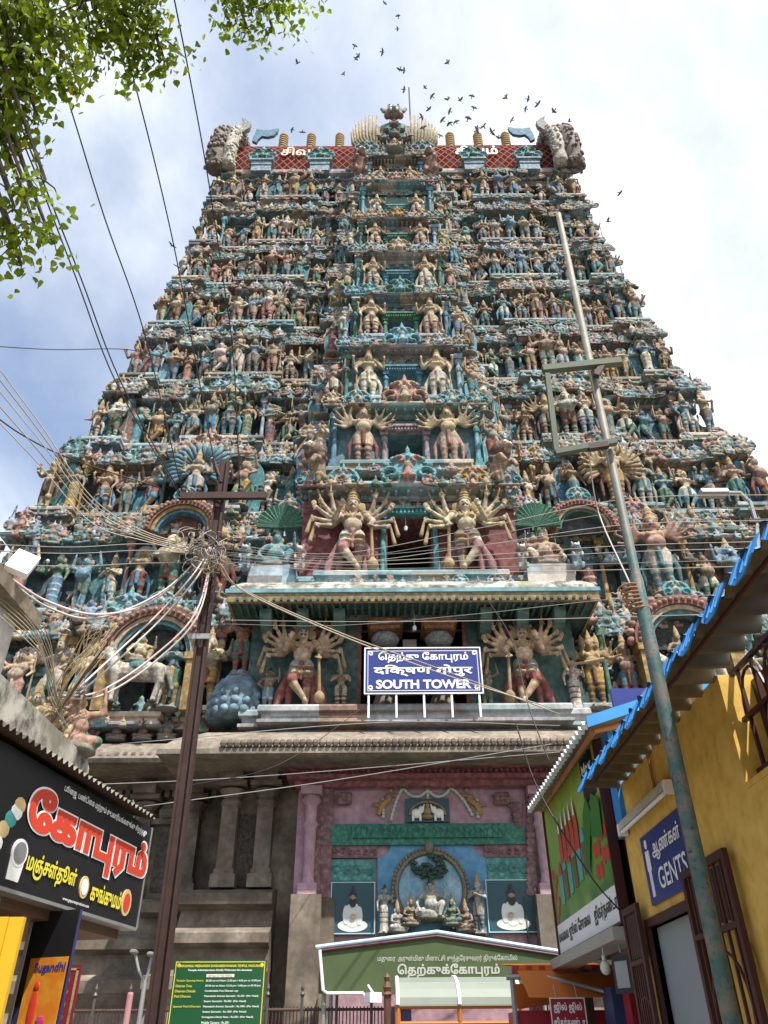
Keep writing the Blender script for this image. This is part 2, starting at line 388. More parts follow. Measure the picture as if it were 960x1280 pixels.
def sculpt(P, voxel=.012, marks=(), smooth=2):
    """fused mesh arrays and a tag per face. marks: (centre, radius, tag) painted spots"""
    me = _prims_mesh(P); o = bpy.data.objects.new('clay', me); COL.objects.link(o)
    m = o.modifiers.new('r', 'REMESH'); m.mode = 'VOXEL'; m.voxel_size = voxel
    if smooth:
        k = o.modifiers.new('s', 'SMOOTH'); k.factor = .5; k.iterations = smooth
    dg = bpy.context.evaluated_depsgraph_get(); e = o.evaluated_get(dg); mm = e.to_mesh()
    nv = len(mm.vertices); co = np.empty(nv * 3); mm.vertices.foreach_get('co', co); co = co.reshape(-1, 3)
    nf = len(mm.polygons); ls = np.empty(nf, int); lt = np.empty(nf, int); mm.polygons.foreach_get('loop_start', ls); mm.polygons.foreach_get('loop_total', lt)
    lv = np.empty(len(mm.loops), int); mm.loops.foreach_get('vertex_index', lv)
    ce = np.empty(nf * 3); mm.polygons.foreach_get('center', ce); ce = ce.reshape(-1, 3)
    e.to_mesh_clear(); bpy.data.objects.remove(o); bpy.data.meshes.remove(me)
    best = np.full(nf, 1e9); tg = np.array(['s'] * nf)
    for q in P:
        if q[0] == 'e':
            d = (np.linalg.norm((ce - q[1]) / q[2], axis=1) - 1) * q[2].min(); tt = np.array([q[3]] * nf)
        else:
            ab = q[3] - q[1]; h = np.clip(((ce - q[1]) @ ab) / max(1e-9, ab @ ab), 0, 1)
            d = np.linalg.norm(ce - q[1] - h[:, None] * ab, axis=1) - (q[2] + (q[4] - q[2]) * h); tt = np.array([q[5]] * nf)
            for a, b, u in q[6]: tt[(h >= a) & (h <= b)] = u
        k = d < best; best[k] = d[k]; tg[k] = tt[k]
    for c, r, u in marks: tg[np.linalg.norm(ce - np.array(c), axis=1) < r] = u
    if (lt == 4).all(): faces = lv.reshape(-1, 4)
    else: faces = [lv[a:a + b] for a, b in zip(ls, lt)]
    return co, faces, tg
def _submesh(name, co, faces, tg, keep):
    sel = np.isin(tg, list(keep)); fs = np.asarray(faces)[sel]
    used, inv = np.unique(fs.ravel(), return_inverse=True)
    me = bpy.data.meshes.new(name); me.from_pydata(co[used].tolist(), [], inv.reshape(fs.shape).tolist())
    tags = [t for t in TAGS if t in set(tg[sel])]
    for t in tags: me.materials.append(M[TAGMAT[t]])
    ix = {t: i for i, t in enumerate(tags)}
    me.polygons.foreach_set('material_index', [ix[t] for t in tg[sel]]); me.polygons.foreach_set('use_smooth', [True] * len(fs)); me.update()
    return me
SPLIT = dict(body='sglbdwk', sash='t', crest='a', crown='c', held_ornament='o', pedestal='p')
class Figure:
    """a prototype: one whole mesh for small copies and one mesh per part for those that show their parts"""
    def __init__(f, name, P, voxel=.012, marks=(), smooth=2, split=SPLIT):
        co, fa, tg = sculpt(P, voxel, marks, smooth); f.name = name
        f.whole = _submesh(name, co, fa, tg, TAGS)
        fa = np.asarray(fa); f.parts = []; first, bodytags = next(iter(split.items())); bt = bodytags[0]; extra = []
        for n, k in list(split.items())[1:]:
            idx = np.where(np.isin(tg, list(k)))[0]
            if not len(idx): continue
            par = {}                                   # connected pieces: each its own part, crumbs go back to the body
            def find(a):
                while par.setdefault(a, a) != a: par[a] = par[par[a]]; a = par[a]
                return a
            for q in fa[idx]:
                r0 = find(int(q[0]))
                for v_ in q[1:]: par[find(int(v_))] = r0
            comp_ = {}
            for j, q in zip(idx, fa[idx]): comp_.setdefault(find(int(q[0])), []).append(j)
            for js in comp_.values():
                js = np.array(js)
                if len(js) < 24: tg[js] = bt
                else: extra.append((n, js))
        used = np.zeros(len(tg), bool)
        for n, js in extra: used[js] = True
        f.parts.append((first, _submesh(name + '_' + first, co, fa[~used], tg[~used], TAGS)))
        for n, js in extra: f.parts.append((n, _submesh(name + '_' + n, co, fa[js], tg[js], TAGS)))
    def place(f, loc, h, rz, skin, garment, trim, parts=False, name=None, flip=False):
        n = name or f.name; sc = (-h if flip else h, h, h)
        if parts:
            root = bpy.data.objects.new(n, None); COL.objects.link(root); root.empty_display_size = .1; objs = [(link(pn, me, root), pn) for pn, me in f.parts]
        else:
            root = link(n, f.whole); objs = [(root, '')]
        root.location = loc; root.rotation_euler = (0, 0, rz); root.scale = sc
        for o, pn in objs:
            o.color = (*skin, 1); o['garment_colour'] = list(garment); o['trim_colour'] = list(trim)
        return root

def legs_straight(P, tl='l', ped=True):
    for s in (-1, 1):
        P += [cap((.05 * s, 0, .43), .068, (.056 * s, -.012, .235), .05, 'g', [(.78, .95, 'd')]),
              cap((.056 * s, -.008, .23), .046, (.058 * s, .006, .04), .028, tl, [(.3, .42, 's'), (.62, .72, 's'), (.86, 1, 'b')]), ell((.06 * s, -.03, .018), (.026, .052, .02), 's')]
    if ped: P.append(ell((0, 0, -.015), (.15, .12, .028), 'p'))
def legs_cross(P, side=1, tl='s', ped=True):
    s = side
    P += [cap((.05 * s, 0, .43), .07, (.06 * s, -.01, .235), .052, 'g', [(.7, 1, 'd')]), cap((.06 * s, -.008, .23), .046, (.05 * s, .006, .04), .028, tl, [(.1, .2, 'b'), (.85, 1, 'b')]), ell((.05 * s, -.03, .018), (.026, .055, .02), 's'),
          cap((-.05 * s, 0, .43), .072, (-.085 * s, -.07, .25), .054, 'g', [(.7, 1, 'd')]), cap((-.085 * s, -.07, .245), .048, (.035 * s, -.085, .075), .028, tl, [(.1, .2, 'b'), (.85, 1, 'b')]), ell((.05 * s, -.10, .035), (.026, .04, .034), 's')]
    if ped: P.append(ell((0, -.02, -.015), (.15, .13, .028), 'p'))
def trunk(P, z=0.0, sway=0., belly=0., female=False, torso='s'):
    P += [ell((0, 0, .445 + z), (.098, .07, .062), 'g'), cap((0, 0, .48 + z), .07 + belly * .4, (sway * .6, -.005 - belly * .3, .54 + z), .064 + belly * .5, torso), ell((sway, -.008, .605 + z), (.11, .068, .075), torso),
          cap((sway - .095, .005, .655 + z), .038, (sway + .095, .005, .655 + z), .038, torso), ell((0, -.0, .462 + z), (.104, .08, .024), 'b'), ell((0, -.075, .455 + z), (.03, .02, .03), 'b'),
          cap((0, -.075, .44 + z), .024, (0, -.07, .27 + z), .016, 't')]
    if belly: P.append(ell((0, -.045 - belly * .3, .525 + z), (.08 + belly * .5, .05 + belly * .5, .07 + belly * .3), torso))
    if female:
        for s in (-1, 1): P.append(ell((sway + .045 * s, -.066, .61 + z), (.036, .034, .036), 's'))
    else:
        for s in (-1, 1): P.append(ell((sway + .045 * s, -.055, .62 + z), (.04, .026, .032), torso))
    for k in range(7):                                 # necklace
        a = PI * (k / 6); P.append(ell((sway + .062 * math.cos(a), -.06 - .018 * math.sin(a), .655 + z - .045 * math.sin(a)), .013, 'b'))
def head(P, x=0., y=-.012, z=.755, crown='tall', r=1.0, skin='s', ear=True):
    P += [cap((x, .0, z - .09), .034 * r, (x, y * .5, z - .04), .034 * r, skin), ell((x, y, z), (.05 * r, .056 * r, .064 * r), skin), ell((x, y - .052 * r, z - .004), (.011 * r, .016 * r, .017 * r), skin), ell((x, y - .04 * r, z - .035 * r), (.02 * r, .018 * r, .014 * r), skin)]
    if ear:
        for s in (-1, 1): P.append(ell((x + s * .068 * r, .012, z - .005), (.022 * r, .016, .045 * r), 'b'))
    if crown == 'tall':
        for dz, q in ((.052, .06), (.082, .05), (.11, .052), (.14, .04), (.165, .038), (.19, .024), (.212, .02), (.232, .01)): P.append(ell((x, 0, z + dz * r), (q * r, q * r, .02 * r), 'c'))
    elif crown == 'bun':
        P += [ell((x, .005, z + .045 * r), (.056 * r, .056 * r, .035 * r), 'k'), ell((x, .0, z + .095 * r), (.034 * r, .034 * r, .036 * r), 'k')]
    elif crown == 'fan':
        for k in range(7):
            a = PI * (k / 6); P.append(cap((x + .05 * r * math.cos(a), .015, z + .03 + .05 * r * math.sin(a)), .018 * r, (x + .1 * r * math.cos(a), .03, z + .03 + .12 * r * math.sin(a)), .016 * r, 'c'))
        P.append(ell((x, 0, z + .06 * r), (.05 * r, .05 * r, .03 * r), 'c'))
def face_marks(x=0., y=-.012, z=.755, r=1.0, moustache=False):
    mk = [((x + s * .021 * r, y - .05 * r, z + .012 * r), .0105 * r, 'k') for s in (-1, 1)]
    if moustache: mk += [((x + s * .018 * r, y - .056 * r, z - .024 * r), .013 * r, 'k') for s in (-1, 1)]
    return mk
def hand(P, w, d, up=(0, 0, 1), k=1.0, fingers=False, curl=.35):
    w = Vector(w); d = Vector(d).normalized(); side = d.cross(Vector((0, -1, 0)))
    side = side.normalized() if side.length > .05 else Vector((1, 0, 0))
    c = w + d * .022 * k; P.append(ell(c, (.02 * k, .02 * k, .022 * k), 's'))
    if fingers:
        fw = Vector((0, -1, 0))
        for i in range(4):
            b = c + side * (i - 1.5) * .0125 * k + d * .014 * k; L = (.030, .036, .034, .027)[i] * k
            m1 = b + d * L * .55; e1 = m1 + (d * (1 - curl) + fw * curl) * L * .55
            P += [cap(b, .0075 * k, m1, .007 * k, 's'), cap(m1, .007 * k, e1, .0055 * k, 's')]
        tb = c - side * .018 * k; te = tb + (d * .6 - side * .8) * .022 * k; P.append(cap(tb, .0085 * k, te, .006 * k, 's'))
    else: P.append(ell(w + d * .05 * k, (.016 * k, .014 * k, .02 * k), 's'))
def arm(P, sh, el, wr, k=1.0, fingers=False, tg='s', curl=.35):
    P += [cap(sh, .033 * k, el, .026 * k, tg, [(.42, .58, 'b')]), cap(el, .027 * k, wr, .018 * k, tg, [(.8, .98, 'b')])]
    hand(P, wr, np.array(wr) - np.array(el), k=k, fingers=fingers, curl=curl)
def club(P, top, bot, k=1.0, tg='o'):
    t = np.array(top, float); b = np.array(bot, float)
    P += [cap(t, .011 * k, b, .017 * k, tg), ell(b + (0, 0, .035 * k), (.042 * k, .042 * k, .05 * k), tg), ell(b + (0, 0, -.005), (.028 * k, .028 * k, .012), tg)]
def sashes(P, n=1.0):
    for s in (-1, 1): P += [cap((.105 * s, .02, .45), .02, (.16 * s, .03, .28), .03, 't'), cap((.16 * s, .03, .28), .03, (.155 * s, .03, .1), .016, 't')]

FIG = {}
def varied_figure(k):
    r = random.Random(40 + k); P = []; n = r.choice((2, 2, 4, 4, 6)); halo = r.random() < .4; sway = r.uniform(-.02, .02); female = r.random() < .3; kind = r.choice(('straight', 'cross', 'skirt', 'straight'))
    if kind == 'skirt': P += [cap((0, 0, .43), .095, (0, .0, .12), .078, 'g', [(.2, .28, 'd'), (.5, .56, 'd'), (.8, .86, 'd')]), cap((0, 0, .12), .08, (0, 0, .03), .10, 'g'), ell((0, 0, -.012), (.15, .12, .026), 'p')] + [ell((.05 * s, -.09, .015), (.025, .04, .017), 's') for s in (-1, 1)]
    elif kind == 'cross': legs_cross(P, side=r.choice((-1, 1)), tl=r.choice('ls'))
    else: legs_straight(P, r.choice('lsg'))
    trunk(P, sway=sway, belly=r.choice((0, 0, .03, .06)), female=female); cr = r.choice(('tall', 'tall', 'bun', 'fan')); z = .755; head(P, x=sway, crown=cr, r=r.uniform(.98, 1.15))
    if r.random() < .6: sashes(P)
    if halo:
        for j in range(14): a = 2 * PI * j / 14; P.append(ell((sway + .125 * math.cos(a), .035, .78 + .125 * math.sin(a)), (.03, .016, .03), 'a'))
        P.append(ell((sway, .035, .78), (.12, .012, .12), 't'))
    for j in range(n // 2):
        for s in (-1, 1):
            a = R(r.uniform(-60, -10) if j == 0 else r.uniform(-15, 45) if j == 1 else r.uniform(30, 70)); e = (sway + s * (.125 + .095 * math.cos(a)), .02 * j - .02, .65 + .105 * math.sin(a)); f = R(r.uniform(-80, 100) if j == 0 else r.uniform(50, 110)); inn = r.uniform(-.9, .5) if j == 0 else r.uniform(-.1, .8)
            w = (e[0] + s * .10 * inn * abs(math.cos(f)) , e[1] - .05 - (.05 if j == 0 else 0), e[2] + .10 * math.sin(f)); arm(P, (sway + .12 * s, .015 * j, .65), e, w, r.uniform(.92, 1.1))
            q = r.random(); d_ = np.array(w)
            if q < .2: P.append(cap(d_ + (0, -.02, -.10), .009, d_ + (0, -.02, .12), .012, 'o'))
            elif q < .35: P.append(ell(d_ + (0, -.02, .065), (.032, .02, .04), 'o'))
            elif q < .45 and j == 0: club(P, d_, (w[0], w[1] + .02, .04))
    for s in (-1, 1):
        if r.random() < .5: P.append(ell((sway + .12 * s, -.005, .672), (.045, .04, .024), 'b'))
    nm = 'varied_%d' % k; FIG[nm] = Figure('deity_statue', P, .0125, face_marks(x=sway, moustache=not female)); POSE[nm] = {2: 'two', 4: 'four', 6: 'six'}[n] + '-armed statue' + (' with round halo' if halo else '')
POSE = {}
def make_figures():
    # four armed guardian with club
    P = []; legs_straight(P); trunk(P); head(P); sashes(P)
    for s in (-1, 1): arm(P, (.125 * s, .02, .65), (.195 * s, .02, .615), (.205 * s, -.03, .70))
    arm(P, (-.125, -.01, .65), (-.165, -.05, .55), (-.10, -.12, .57)); arm(P, (.125, -.01, .65), (.175, -.03, .545), (.16, -.08, .45)); club(P, (.155, -.09, .46), (.165, -.06, .04))
    P += [ell((-.205, -.03, .77), (.02, .02, .04), 'o'), ell((.205, -.03, .77), (.034, .012, .034), 'o')]
    for s in (-1, 1): P += [ell((.095 * s, .03, .76), (.05, .014, .06), 'b'), ell((.12 * s, -.005, .67), (.045, .045, .025), 'b'), ell((.052 * s, -.02, .33), (.068, .06, .02), 'b')]
    FIG['guardian'] = Figure('guardian_statue', P, .0125, face_marks(moustache=True))
    # worshipper with joined hands
    P = []; legs_straight(P); trunk(P, torso='s'); head(P, crown='tall')
    for s in (-1, 1): arm(P, (.125 * s, -.005, .65), (.165 * s, -.06, .55), (.025 * s, -.13, .60))
    FIG['worship'] = Figure('worshipper_statue', P, .0125, face_marks())
    # four arms, lower pair open and lowered
    P = []; legs_straight(P); trunk(P); head(P, crown='tall'); sashes(P)
    for s in (-1, 1):
        arm(P, (.125 * s, .02, .65), (.20 * s, .03, .60), (.19 * s, -.02, .735)); arm(P, (.125 * s, -.01, .65), (.17 * s, -.03, .54), (.185 * s, -.10, .50))
        P.append(ell((.195 * s, -.02, .805), (.034, .016, .036), 'o'))
    FIG['deity'] = Figure('deity_statue', P, .0125, face_marks())
    # hand on hip, other hand up
    P = []; legs_straight(P, 's'); trunk(P, sway=.015, belly=.03); head(P, x=.01, crown='bun')
    arm(P, (-.115, -.0, .65), (-.205, -.0, .56), (-.115, -.06, .47)); arm(P, (.135, 0, .655), (.21, -.02, .66), (.19, -.06, .79))
    P.append(cap((.19, -.07, .86), .012, (.19, -.07, .55), .012, 'o'))
    FIG['attendant'] = Figure('attendant_statue', P, .0125, face_marks(x=.01))
    # dancer with crossed leg
    P = []; legs_cross(P, tl='l'); trunk(P, sway=-.02); head(P, x=-.02, crown='fan'); sashes(P)
    arm(P, (-.14, 0, .65), (-.215, -.02, .60), (-.25, -.06, .71)); arm(P, (.10, 0, .65), (.19, -.03, .58), (.265, -.06, .565))
    arm(P, (-.14, .02, .65), (-.24, .02, .68), (-.235, .0, .81)); arm(P, (.10, .02, .65), (.20, .02, .69), (.225, .0, .81))
    FIG['dancer'] = Figure('dancer_statue', P, .0125, face_marks(x=-.02))
    # woman in long skirt
    P = [cap((0, 0, .43), .095, (0, .0, .12), .085, 'g', [(.2, .28, 'd'), (.48, .56, 'd'), (.78, .86, 'd')]), cap((0, 0, .12), .088, (0, 0, .03), .10, 'g'), ell((0, -.0, -.012), (.15, .12, .026), 'p')]
    for s in (-1, 1): P.append(ell((.05 * s, -.09, .015), (.025, .04, .017), 's'))
    trunk(P, sway=.02, female=True); head(P, x=.02, crown='bun')
    arm(P, (-.095, 0, .65), (-.155, -.02, .53), (-.165, -.06, .42), .9); arm(P, (.135, 0, .65), (.18, -.03, .55), (.14, -.1, .63), .9); P.append(ell((.135, -.115, .70), (.03, .03, .035), 'a'))
    FIG['woman'] = Figure('woman_statue', P, .0125, face_marks(x=.02))
    # burly carrier with raised arms
    P = []; legs_straight(P, 's'); trunk(P, belly=.07); head(P, z=.75, crown='bun', r=1.15)
    for s in (-1, 1): arm(P, (.135 * s, 0, .65), (.225 * s, -.01, .69), (.20 * s, -.03, .83), 1.15)
    FIG['carrier'] = Figure('carrier_statue', P, .0125, face_marks(z=.75, r=1.15, moustache=True))
    # many arms in a fan
    P = []; legs_straight(P, 'l'); trunk(P, belly=.03); head(P, crown='tall', r=1.1); sashes(P)
    for s in (-1, 1):
        for k in range(5):
            a = R(-38 + 27 * k); e = (s * (.125 + .11 * math.cos(a)), .03 - .01 * k, .645 + .10 * math.sin(a)); w = (e[0] + s * .10 * math.cos(a + .5), -.03, e[2] + .10 * math.sin(a + .5)); arm(P, (.12 * s, .02, .645), e, w, .85)
            if k % 2: P.append(cap(w, .008, (w[0] + s * .05, -.04, w[2] + .10), .012, 'o'))
    FIG['manyarm'] = Figure('many_armed_statue', P, .0125, face_marks(r=1.1, moustache=True))
    # elephant headed
    P = []; legs_straight(P, 'g'); trunk(P, belly=.09)
    P += [ell((0, -.01, .745), (.075, .075, .08), 's'), cap((0, -.085, .74), .036, (0, -.13, .62), .026, 's'), cap((0, -.13, .62), .026, (.03, -.13, .50), .018, 's')]
    for s in (-1, 1): P += [ell((.11 * s, .01, .755), (.055, .014, .075), 's'), cap((.035 * s, -.085, .71), .012, (.055 * s, -.14, .68), .007, 'w')]
    for dz, q in ((.06, .06), (.1, .052), (.14, .04), (.18, .026), (.21, .012)): P.append(ell((0, 0, .755 + dz), (q, q, .028), 'c'))
    for s in (-1, 1): arm(P, (.125 * s, .01, .65), (.21 * s, .0, .62), (.23 * s, -.03, .74), 1.1); arm(P, (.125 * s, -.01, .65), (.19 * s, -.04, .55), (.13 * s, -.12, .52), 1.1)
    FIG['elephant'] = Figure('elephant_headed_statue', P, .0125, [((s * .04, -.07, .77), .012, 'k') for s in (-1, 1)])
    # several heads
    P = []; legs_straight(P, 'l'); trunk(P, belly=.02); head(P, crown='tall', r=.95)
    for s in (-1, 1):
        head(P, x=.085 * s, y=0, z=.75, crown='tall', r=.72, ear=False)
        for k in range(4):
            a = R(-30 + 30 * k); e = (s * (.13 + .11 * math.cos(a)), .03, .645 + .10 * math.sin(a)); w = (e[0] + s * .09 * math.cos(a + .6), -.03, e[2] + .09 * math.sin(a + .6)); arm(P, (.12 * s, .02, .645), e, w, .8)
    FIG['multihead'] = Figure('many_headed_statue', P, .0125, face_marks(r=.95))
    # seated figures
    def seat(crown, pose, female=False, belly=0):
        P = [ell((0, .01, .03), (.30, .22, .07), 'p')]
        for s in (-1, 1):
            if pose == 'lotus' or s < 0: P += [cap((.08 * s, 0, .13), .085, (.24 * s, -.10, .12), .062, 'g', [(.6, .75, 'd')]), cap((.24 * s, -.10, .12), .058, (-.03 * s, -.17, .10), .035, 's')]
            else: P += [cap((.08 * s, 0, .14), .085, (.20 * s, -.12, .25), .062, 'g', [(.6, .75, 'd')]), cap((.20 * s, -.12, .25), .055, (.15 * s, -.18, .06), .035, 's'), ell((.15 * s, -.21, .05), (.03, .06, .03), 's')]
        Q = []; trunk(Q, z=0, belly=belly, female=female); head(Q, crown=crown); k = 1.22
        for q in Q:
            if q[0] == 'e': P.append(ell((q[1][0] * k, q[1][1] * k, (q[1][2] - .445) * k + .15), tuple(q[2] * k), q[3]))
            else: P.append(cap((q[1][0] * k, q[1][1] * k, (q[1][2] - .445) * k + .15), q[2] * k, (q[3][0] * k, q[3][1] * k, (q[3][2] - .445) * k + .15), q[4] * k, q[5], q[6]))
        P[:] = [q for q in P if not (q[0] == 'c' and q[5] == 't' and abs(q[1][0]) < .01)]
        return P
    P = seat('tall', 'lotus')
    for s in (-1, 1): arm(P, (.155 * s, 0, .40), (.225 * s, -.06, .26), (.10 * s, -.19, .22), 1.25)
    FIG['seated'] = Figure('seated_statue', P, .019, [((s * .026, -.08, .545), .016, 'k') for s in (-1, 1)])
    P = seat('bun', 'ease', belly=.04)
    arm(P, (-.155, 0, .40), (-.25, -.03, .27), (-.22, -.14, .17), 1.25); arm(P, (.155, 0, .40), (.26, -.05, .36), (.25, -.12, .52), 1.25)
    FIG['ease'] = Figure('seated_attendant', P, .019, [((s * .026, -.08, .545), .016, 'k') for s in (-1, 1)])
    P = seat('tall', 'ease', female=True)
    arm(P, (-.155, 0, .40), (-.22, -.05, .27), (-.08, -.17, .34), 1.2); arm(P, (.155, 0, .40), (.22, -.05, .27), (.08, -.17, .34), 1.2)
    for s in (-1, 1): arm(P, (.155 * s, .03, .41), (.27 * s, .02, .42), (.27 * s, -.02, .57), 1.1)
    FIG['goddess'] = Figure('seated_goddess', P, .019, [((s * .026, -.08, .545), .016, 'k') for s in (-1, 1)])
    P = seat('bun', 'lotus', belly=.07)
    for s in (-1, 1): arm(P, (.16 * s, 0, .41), (.28 * s, -.02, .45), (.25 * s, -.04, .64), 1.35)
    FIG['dwarf'] = Figure('squatting_dwarf', P, .019, [((s * .026, -.08, .545), .016, 'k') for s in (-1, 1)])
    # kirtimukha arch ornament: scrolled plate with side volutes, base at z=0, unit height
    def arch(lobes, face=True):
        P = [cap((-.40, 0, .04), .06, (.40, 0, .04), .06, 'g'), ell((0, .04, .36), (.36, .07, .36), 's'), ell((0, .03, .62), (.22, .06, .22), 's')]
        for s in (-1, 1):
            P.append(ell((s * .32, .03, .27), (.22, .06, .22), 't'))
            for k in range(15):
                a = -.6 + k / 14 * 5.6; r = .20 * (1 - k / 18); P.append(ell((s * (.32 + r * math.cos(a)), -.03, .27 + r * math.sin(a)), (.042, .07, .042), 's'))
            for k in range(lobes):
                a = R(8 + 70 * k / max(1, lobes - 1)); P.append(ell((s * .50 * math.cos(a), .03, .30 + .46 * math.sin(a)), (.075, .05, .075), 's'))
            for k in range(8):
                a = .4 + k / 7 * 4.2; r = .11 * (1 - k / 10); P.append(ell((s * (.15 + r * math.cos(a)), -.03, .62 + r * math.sin(a)), (.034, .06, .034), 'g'))
        P += [cap((0, 0, .72), .075, (0, -.01, .82), .055, 's'), ell((0, -.0, .89), (.05, .05, .06), 's'), ell((0, 0, .97), (.022, .022, .05), 's')]
        if face: P += [ell((0, -.06, .46), (.085, .07, .10), 'g'), cap((0, -.05, .22), .11, (0, -.05, .34), .08, 'g'), ell((-.1, -.09, .2), (.07, .05, .04), 'g'), ell((.1, -.09, .2), (.07, .05, .04), 'g')]
        else: P += [ell((0, -.04, .36), (.13, .06, .16), 'g'), ell((0, -.08, .36), (.07, .05, .09), 't')]
        return P
    for n, l, fc in (('arch_a', 4, True), ('arch_b', 0, True), ('arch_c', 6, False)):
        FIG[n] = Figure('arch_ornament', arch(l, fc), .022, [((s * .03, -.125, .485), .02, 'k') for s in (-1, 1)] if fc else ())
    # rearing lion bracket
    P = [cap((0, .05, .12), .13, (0, -.02, .45), .15, 's'), ell((0, -.08, .62), (.17, .16, .17), 't'), ell((0, -.16, .66), (.11, .13, .12), 's'), ell((0, -.27, .62), (.075, .06, .05), 's'), ell((0, -.2, .55), (.06, .06, .03), 's')]
    for s in (-1, 1):
        P += [cap((.10 * s, -.02, .45), .06, (.13 * s, -.20, .42), .045, 's'), cap((.13 * s, -.2, .42), .045, (.12 * s, -.26, .30), .04, 's'), cap((.1 * s, .05, .14), .085, (.13 * s, -.1, .12), .06, 's'), cap((.13 * s, -.1, .12), .05, (.12 * s, -.1, .02), .05, 's'), ell((.1 * s, -.12, .80), (.04, .03, .07), 's'), ell((.055 * s, -.26, .70), (.028, .02, .028), 'w')]
    for k in range(9): P.append(ell((.15 * math.cos(k), -.03 + .1 * math.sin(k), .6 + .15 * math.sin(k * 1.7)), .06, 't'))
    FIG['lion'] = Figure('lion_statue', P, .018, split=dict(body='swt', crown='c'))
LOWSRC = []
_sc = sculpt
def sculpt(P, voxel=.012, marks=(), smooth=2):
    LOWSRC.append(list(P)); return _sc(P, voxel, marks, smooth)
make_figures()
sculpt = _sc
LOW = []
for k_, vx in ((10, .05), (11, .05), (13, .05), (14, .055), (15, .055), (16, .055)):
    co_, fa_, tg_ = sculpt(LOWSRC[k_], vx, (), 0); LOW.append((co_, np.asarray(fa_), np.array([TAGS.index(t) for t in tg_])))

def big_guardian(stand):
    P = []; legs_cross(P, side=1, tl='s', ped=False); trunk(P, sway=0, belly=.02)
    head(P, crown='tall' if stand == 'upper' else 'fan', r=1.18, ear=False, z=.76)
    for s in (-1, 1):                                   # ear discs and epaulettes
        P.append(ell((.085 * s, .01, .765), (.045, .016, .06), 'b')); P.append(ell((.12 * s, -.01, .675), (.05, .05, .03), 'b')); P += [ell((.05 * s, -.085, .60), (.03, .02, .02), 'b'), cap((.03 * s, -.09, .64), .012, (.0, -.085, .56), .012, 'b'), ell((.055 * s, -.06, .33), (.06, .055, .022), 'b'), ell((.06 * s, -.06, .39), (.062, .055, .016), 'b')]
        n = 6 if stand == 'lower' else 5
        for k in range(n):
            u = k / (n - 1); a = R(-46 + 100 * u); sh = (.115 * s, .04, .645); b = a + R(24)
            e = (s * (.12 + .105 * math.cos(a)), .05 - .012 * k, .645 + .105 * math.sin(a))
            w = (e[0] + s * .115 * math.cos(b), -.03 + .03 * (k % 2), e[2] + .115 * math.sin(b)); arm(P, sh, e, w, 1.0, fingers=True, curl=.7)
            q = np.array(w); d = np.array((math.cos(b) * s, -.1, math.sin(b))); c = q + d * .05
            if k in (0, 1): P.append(cap(c + (0, -.01, .03), .01, c + (s * .04, -.01, -.17), .022, 'o'))
            elif k == n - 1: P += [cap(c + (0, -.01, -.05), .011, c + (0, -.01, .09), .011, 'o'), ell(c + (0, -.01, .12), (.032, .02, .045), 'o')]
            elif k % 2: P.append(cap(c + (-.02 * s, -.01, -.05), .009, c + (.03 * s, -.01, .11), .013, 'o'))
            else: P.append(ell(c + (0, -.015, .03), (.03, .014, .036), 'o'))
    arm(P, (-.125, -.02, .65), (-.17, -.09, .56), (-.125, -.16, .635), 1.15, fingers=True, curl=.1)
    arm(P, (.125, -.02, .65), (.185, -.07, .56), (.165, -.13, .49), 1.15, fingers=True, curl=.9); club(P, (.165, -.145, .50), (.185, -.10, .03), 1.25)
    for s in (-1, 1):
        P += [cap((.10 * s, .06, .42), .03, (.2 * s, .07, .16), .05, 't'), cap((.2 * s, .07, .16), .05, (.23 * s, .06, .02), .028, 't'), cap((.10 * s, .07, .36), .04, (.12 * s, .08, .05), .03, 't')]
        for k in range(5):
            a = R(25 + 22 * k); P.append(ell((s * (.13 + .12 * math.cos(a)), .075, .70 + .12 * math.sin(a)), (.05, .018, .05), 'a'))
    P += [cap((-.05, -.06, .58), .013, (.05, -.06, .58), .013, 'b')]
    return Figure('guardian_statue', P, .0068, face_marks(z=.762, r=1.18, moustache=True) + [((0, -.075, .722), .012, 'a')])
FIG['big_lower'] = big_guardian('lower'); FIG['big_upper'] = big_guardian('upper')

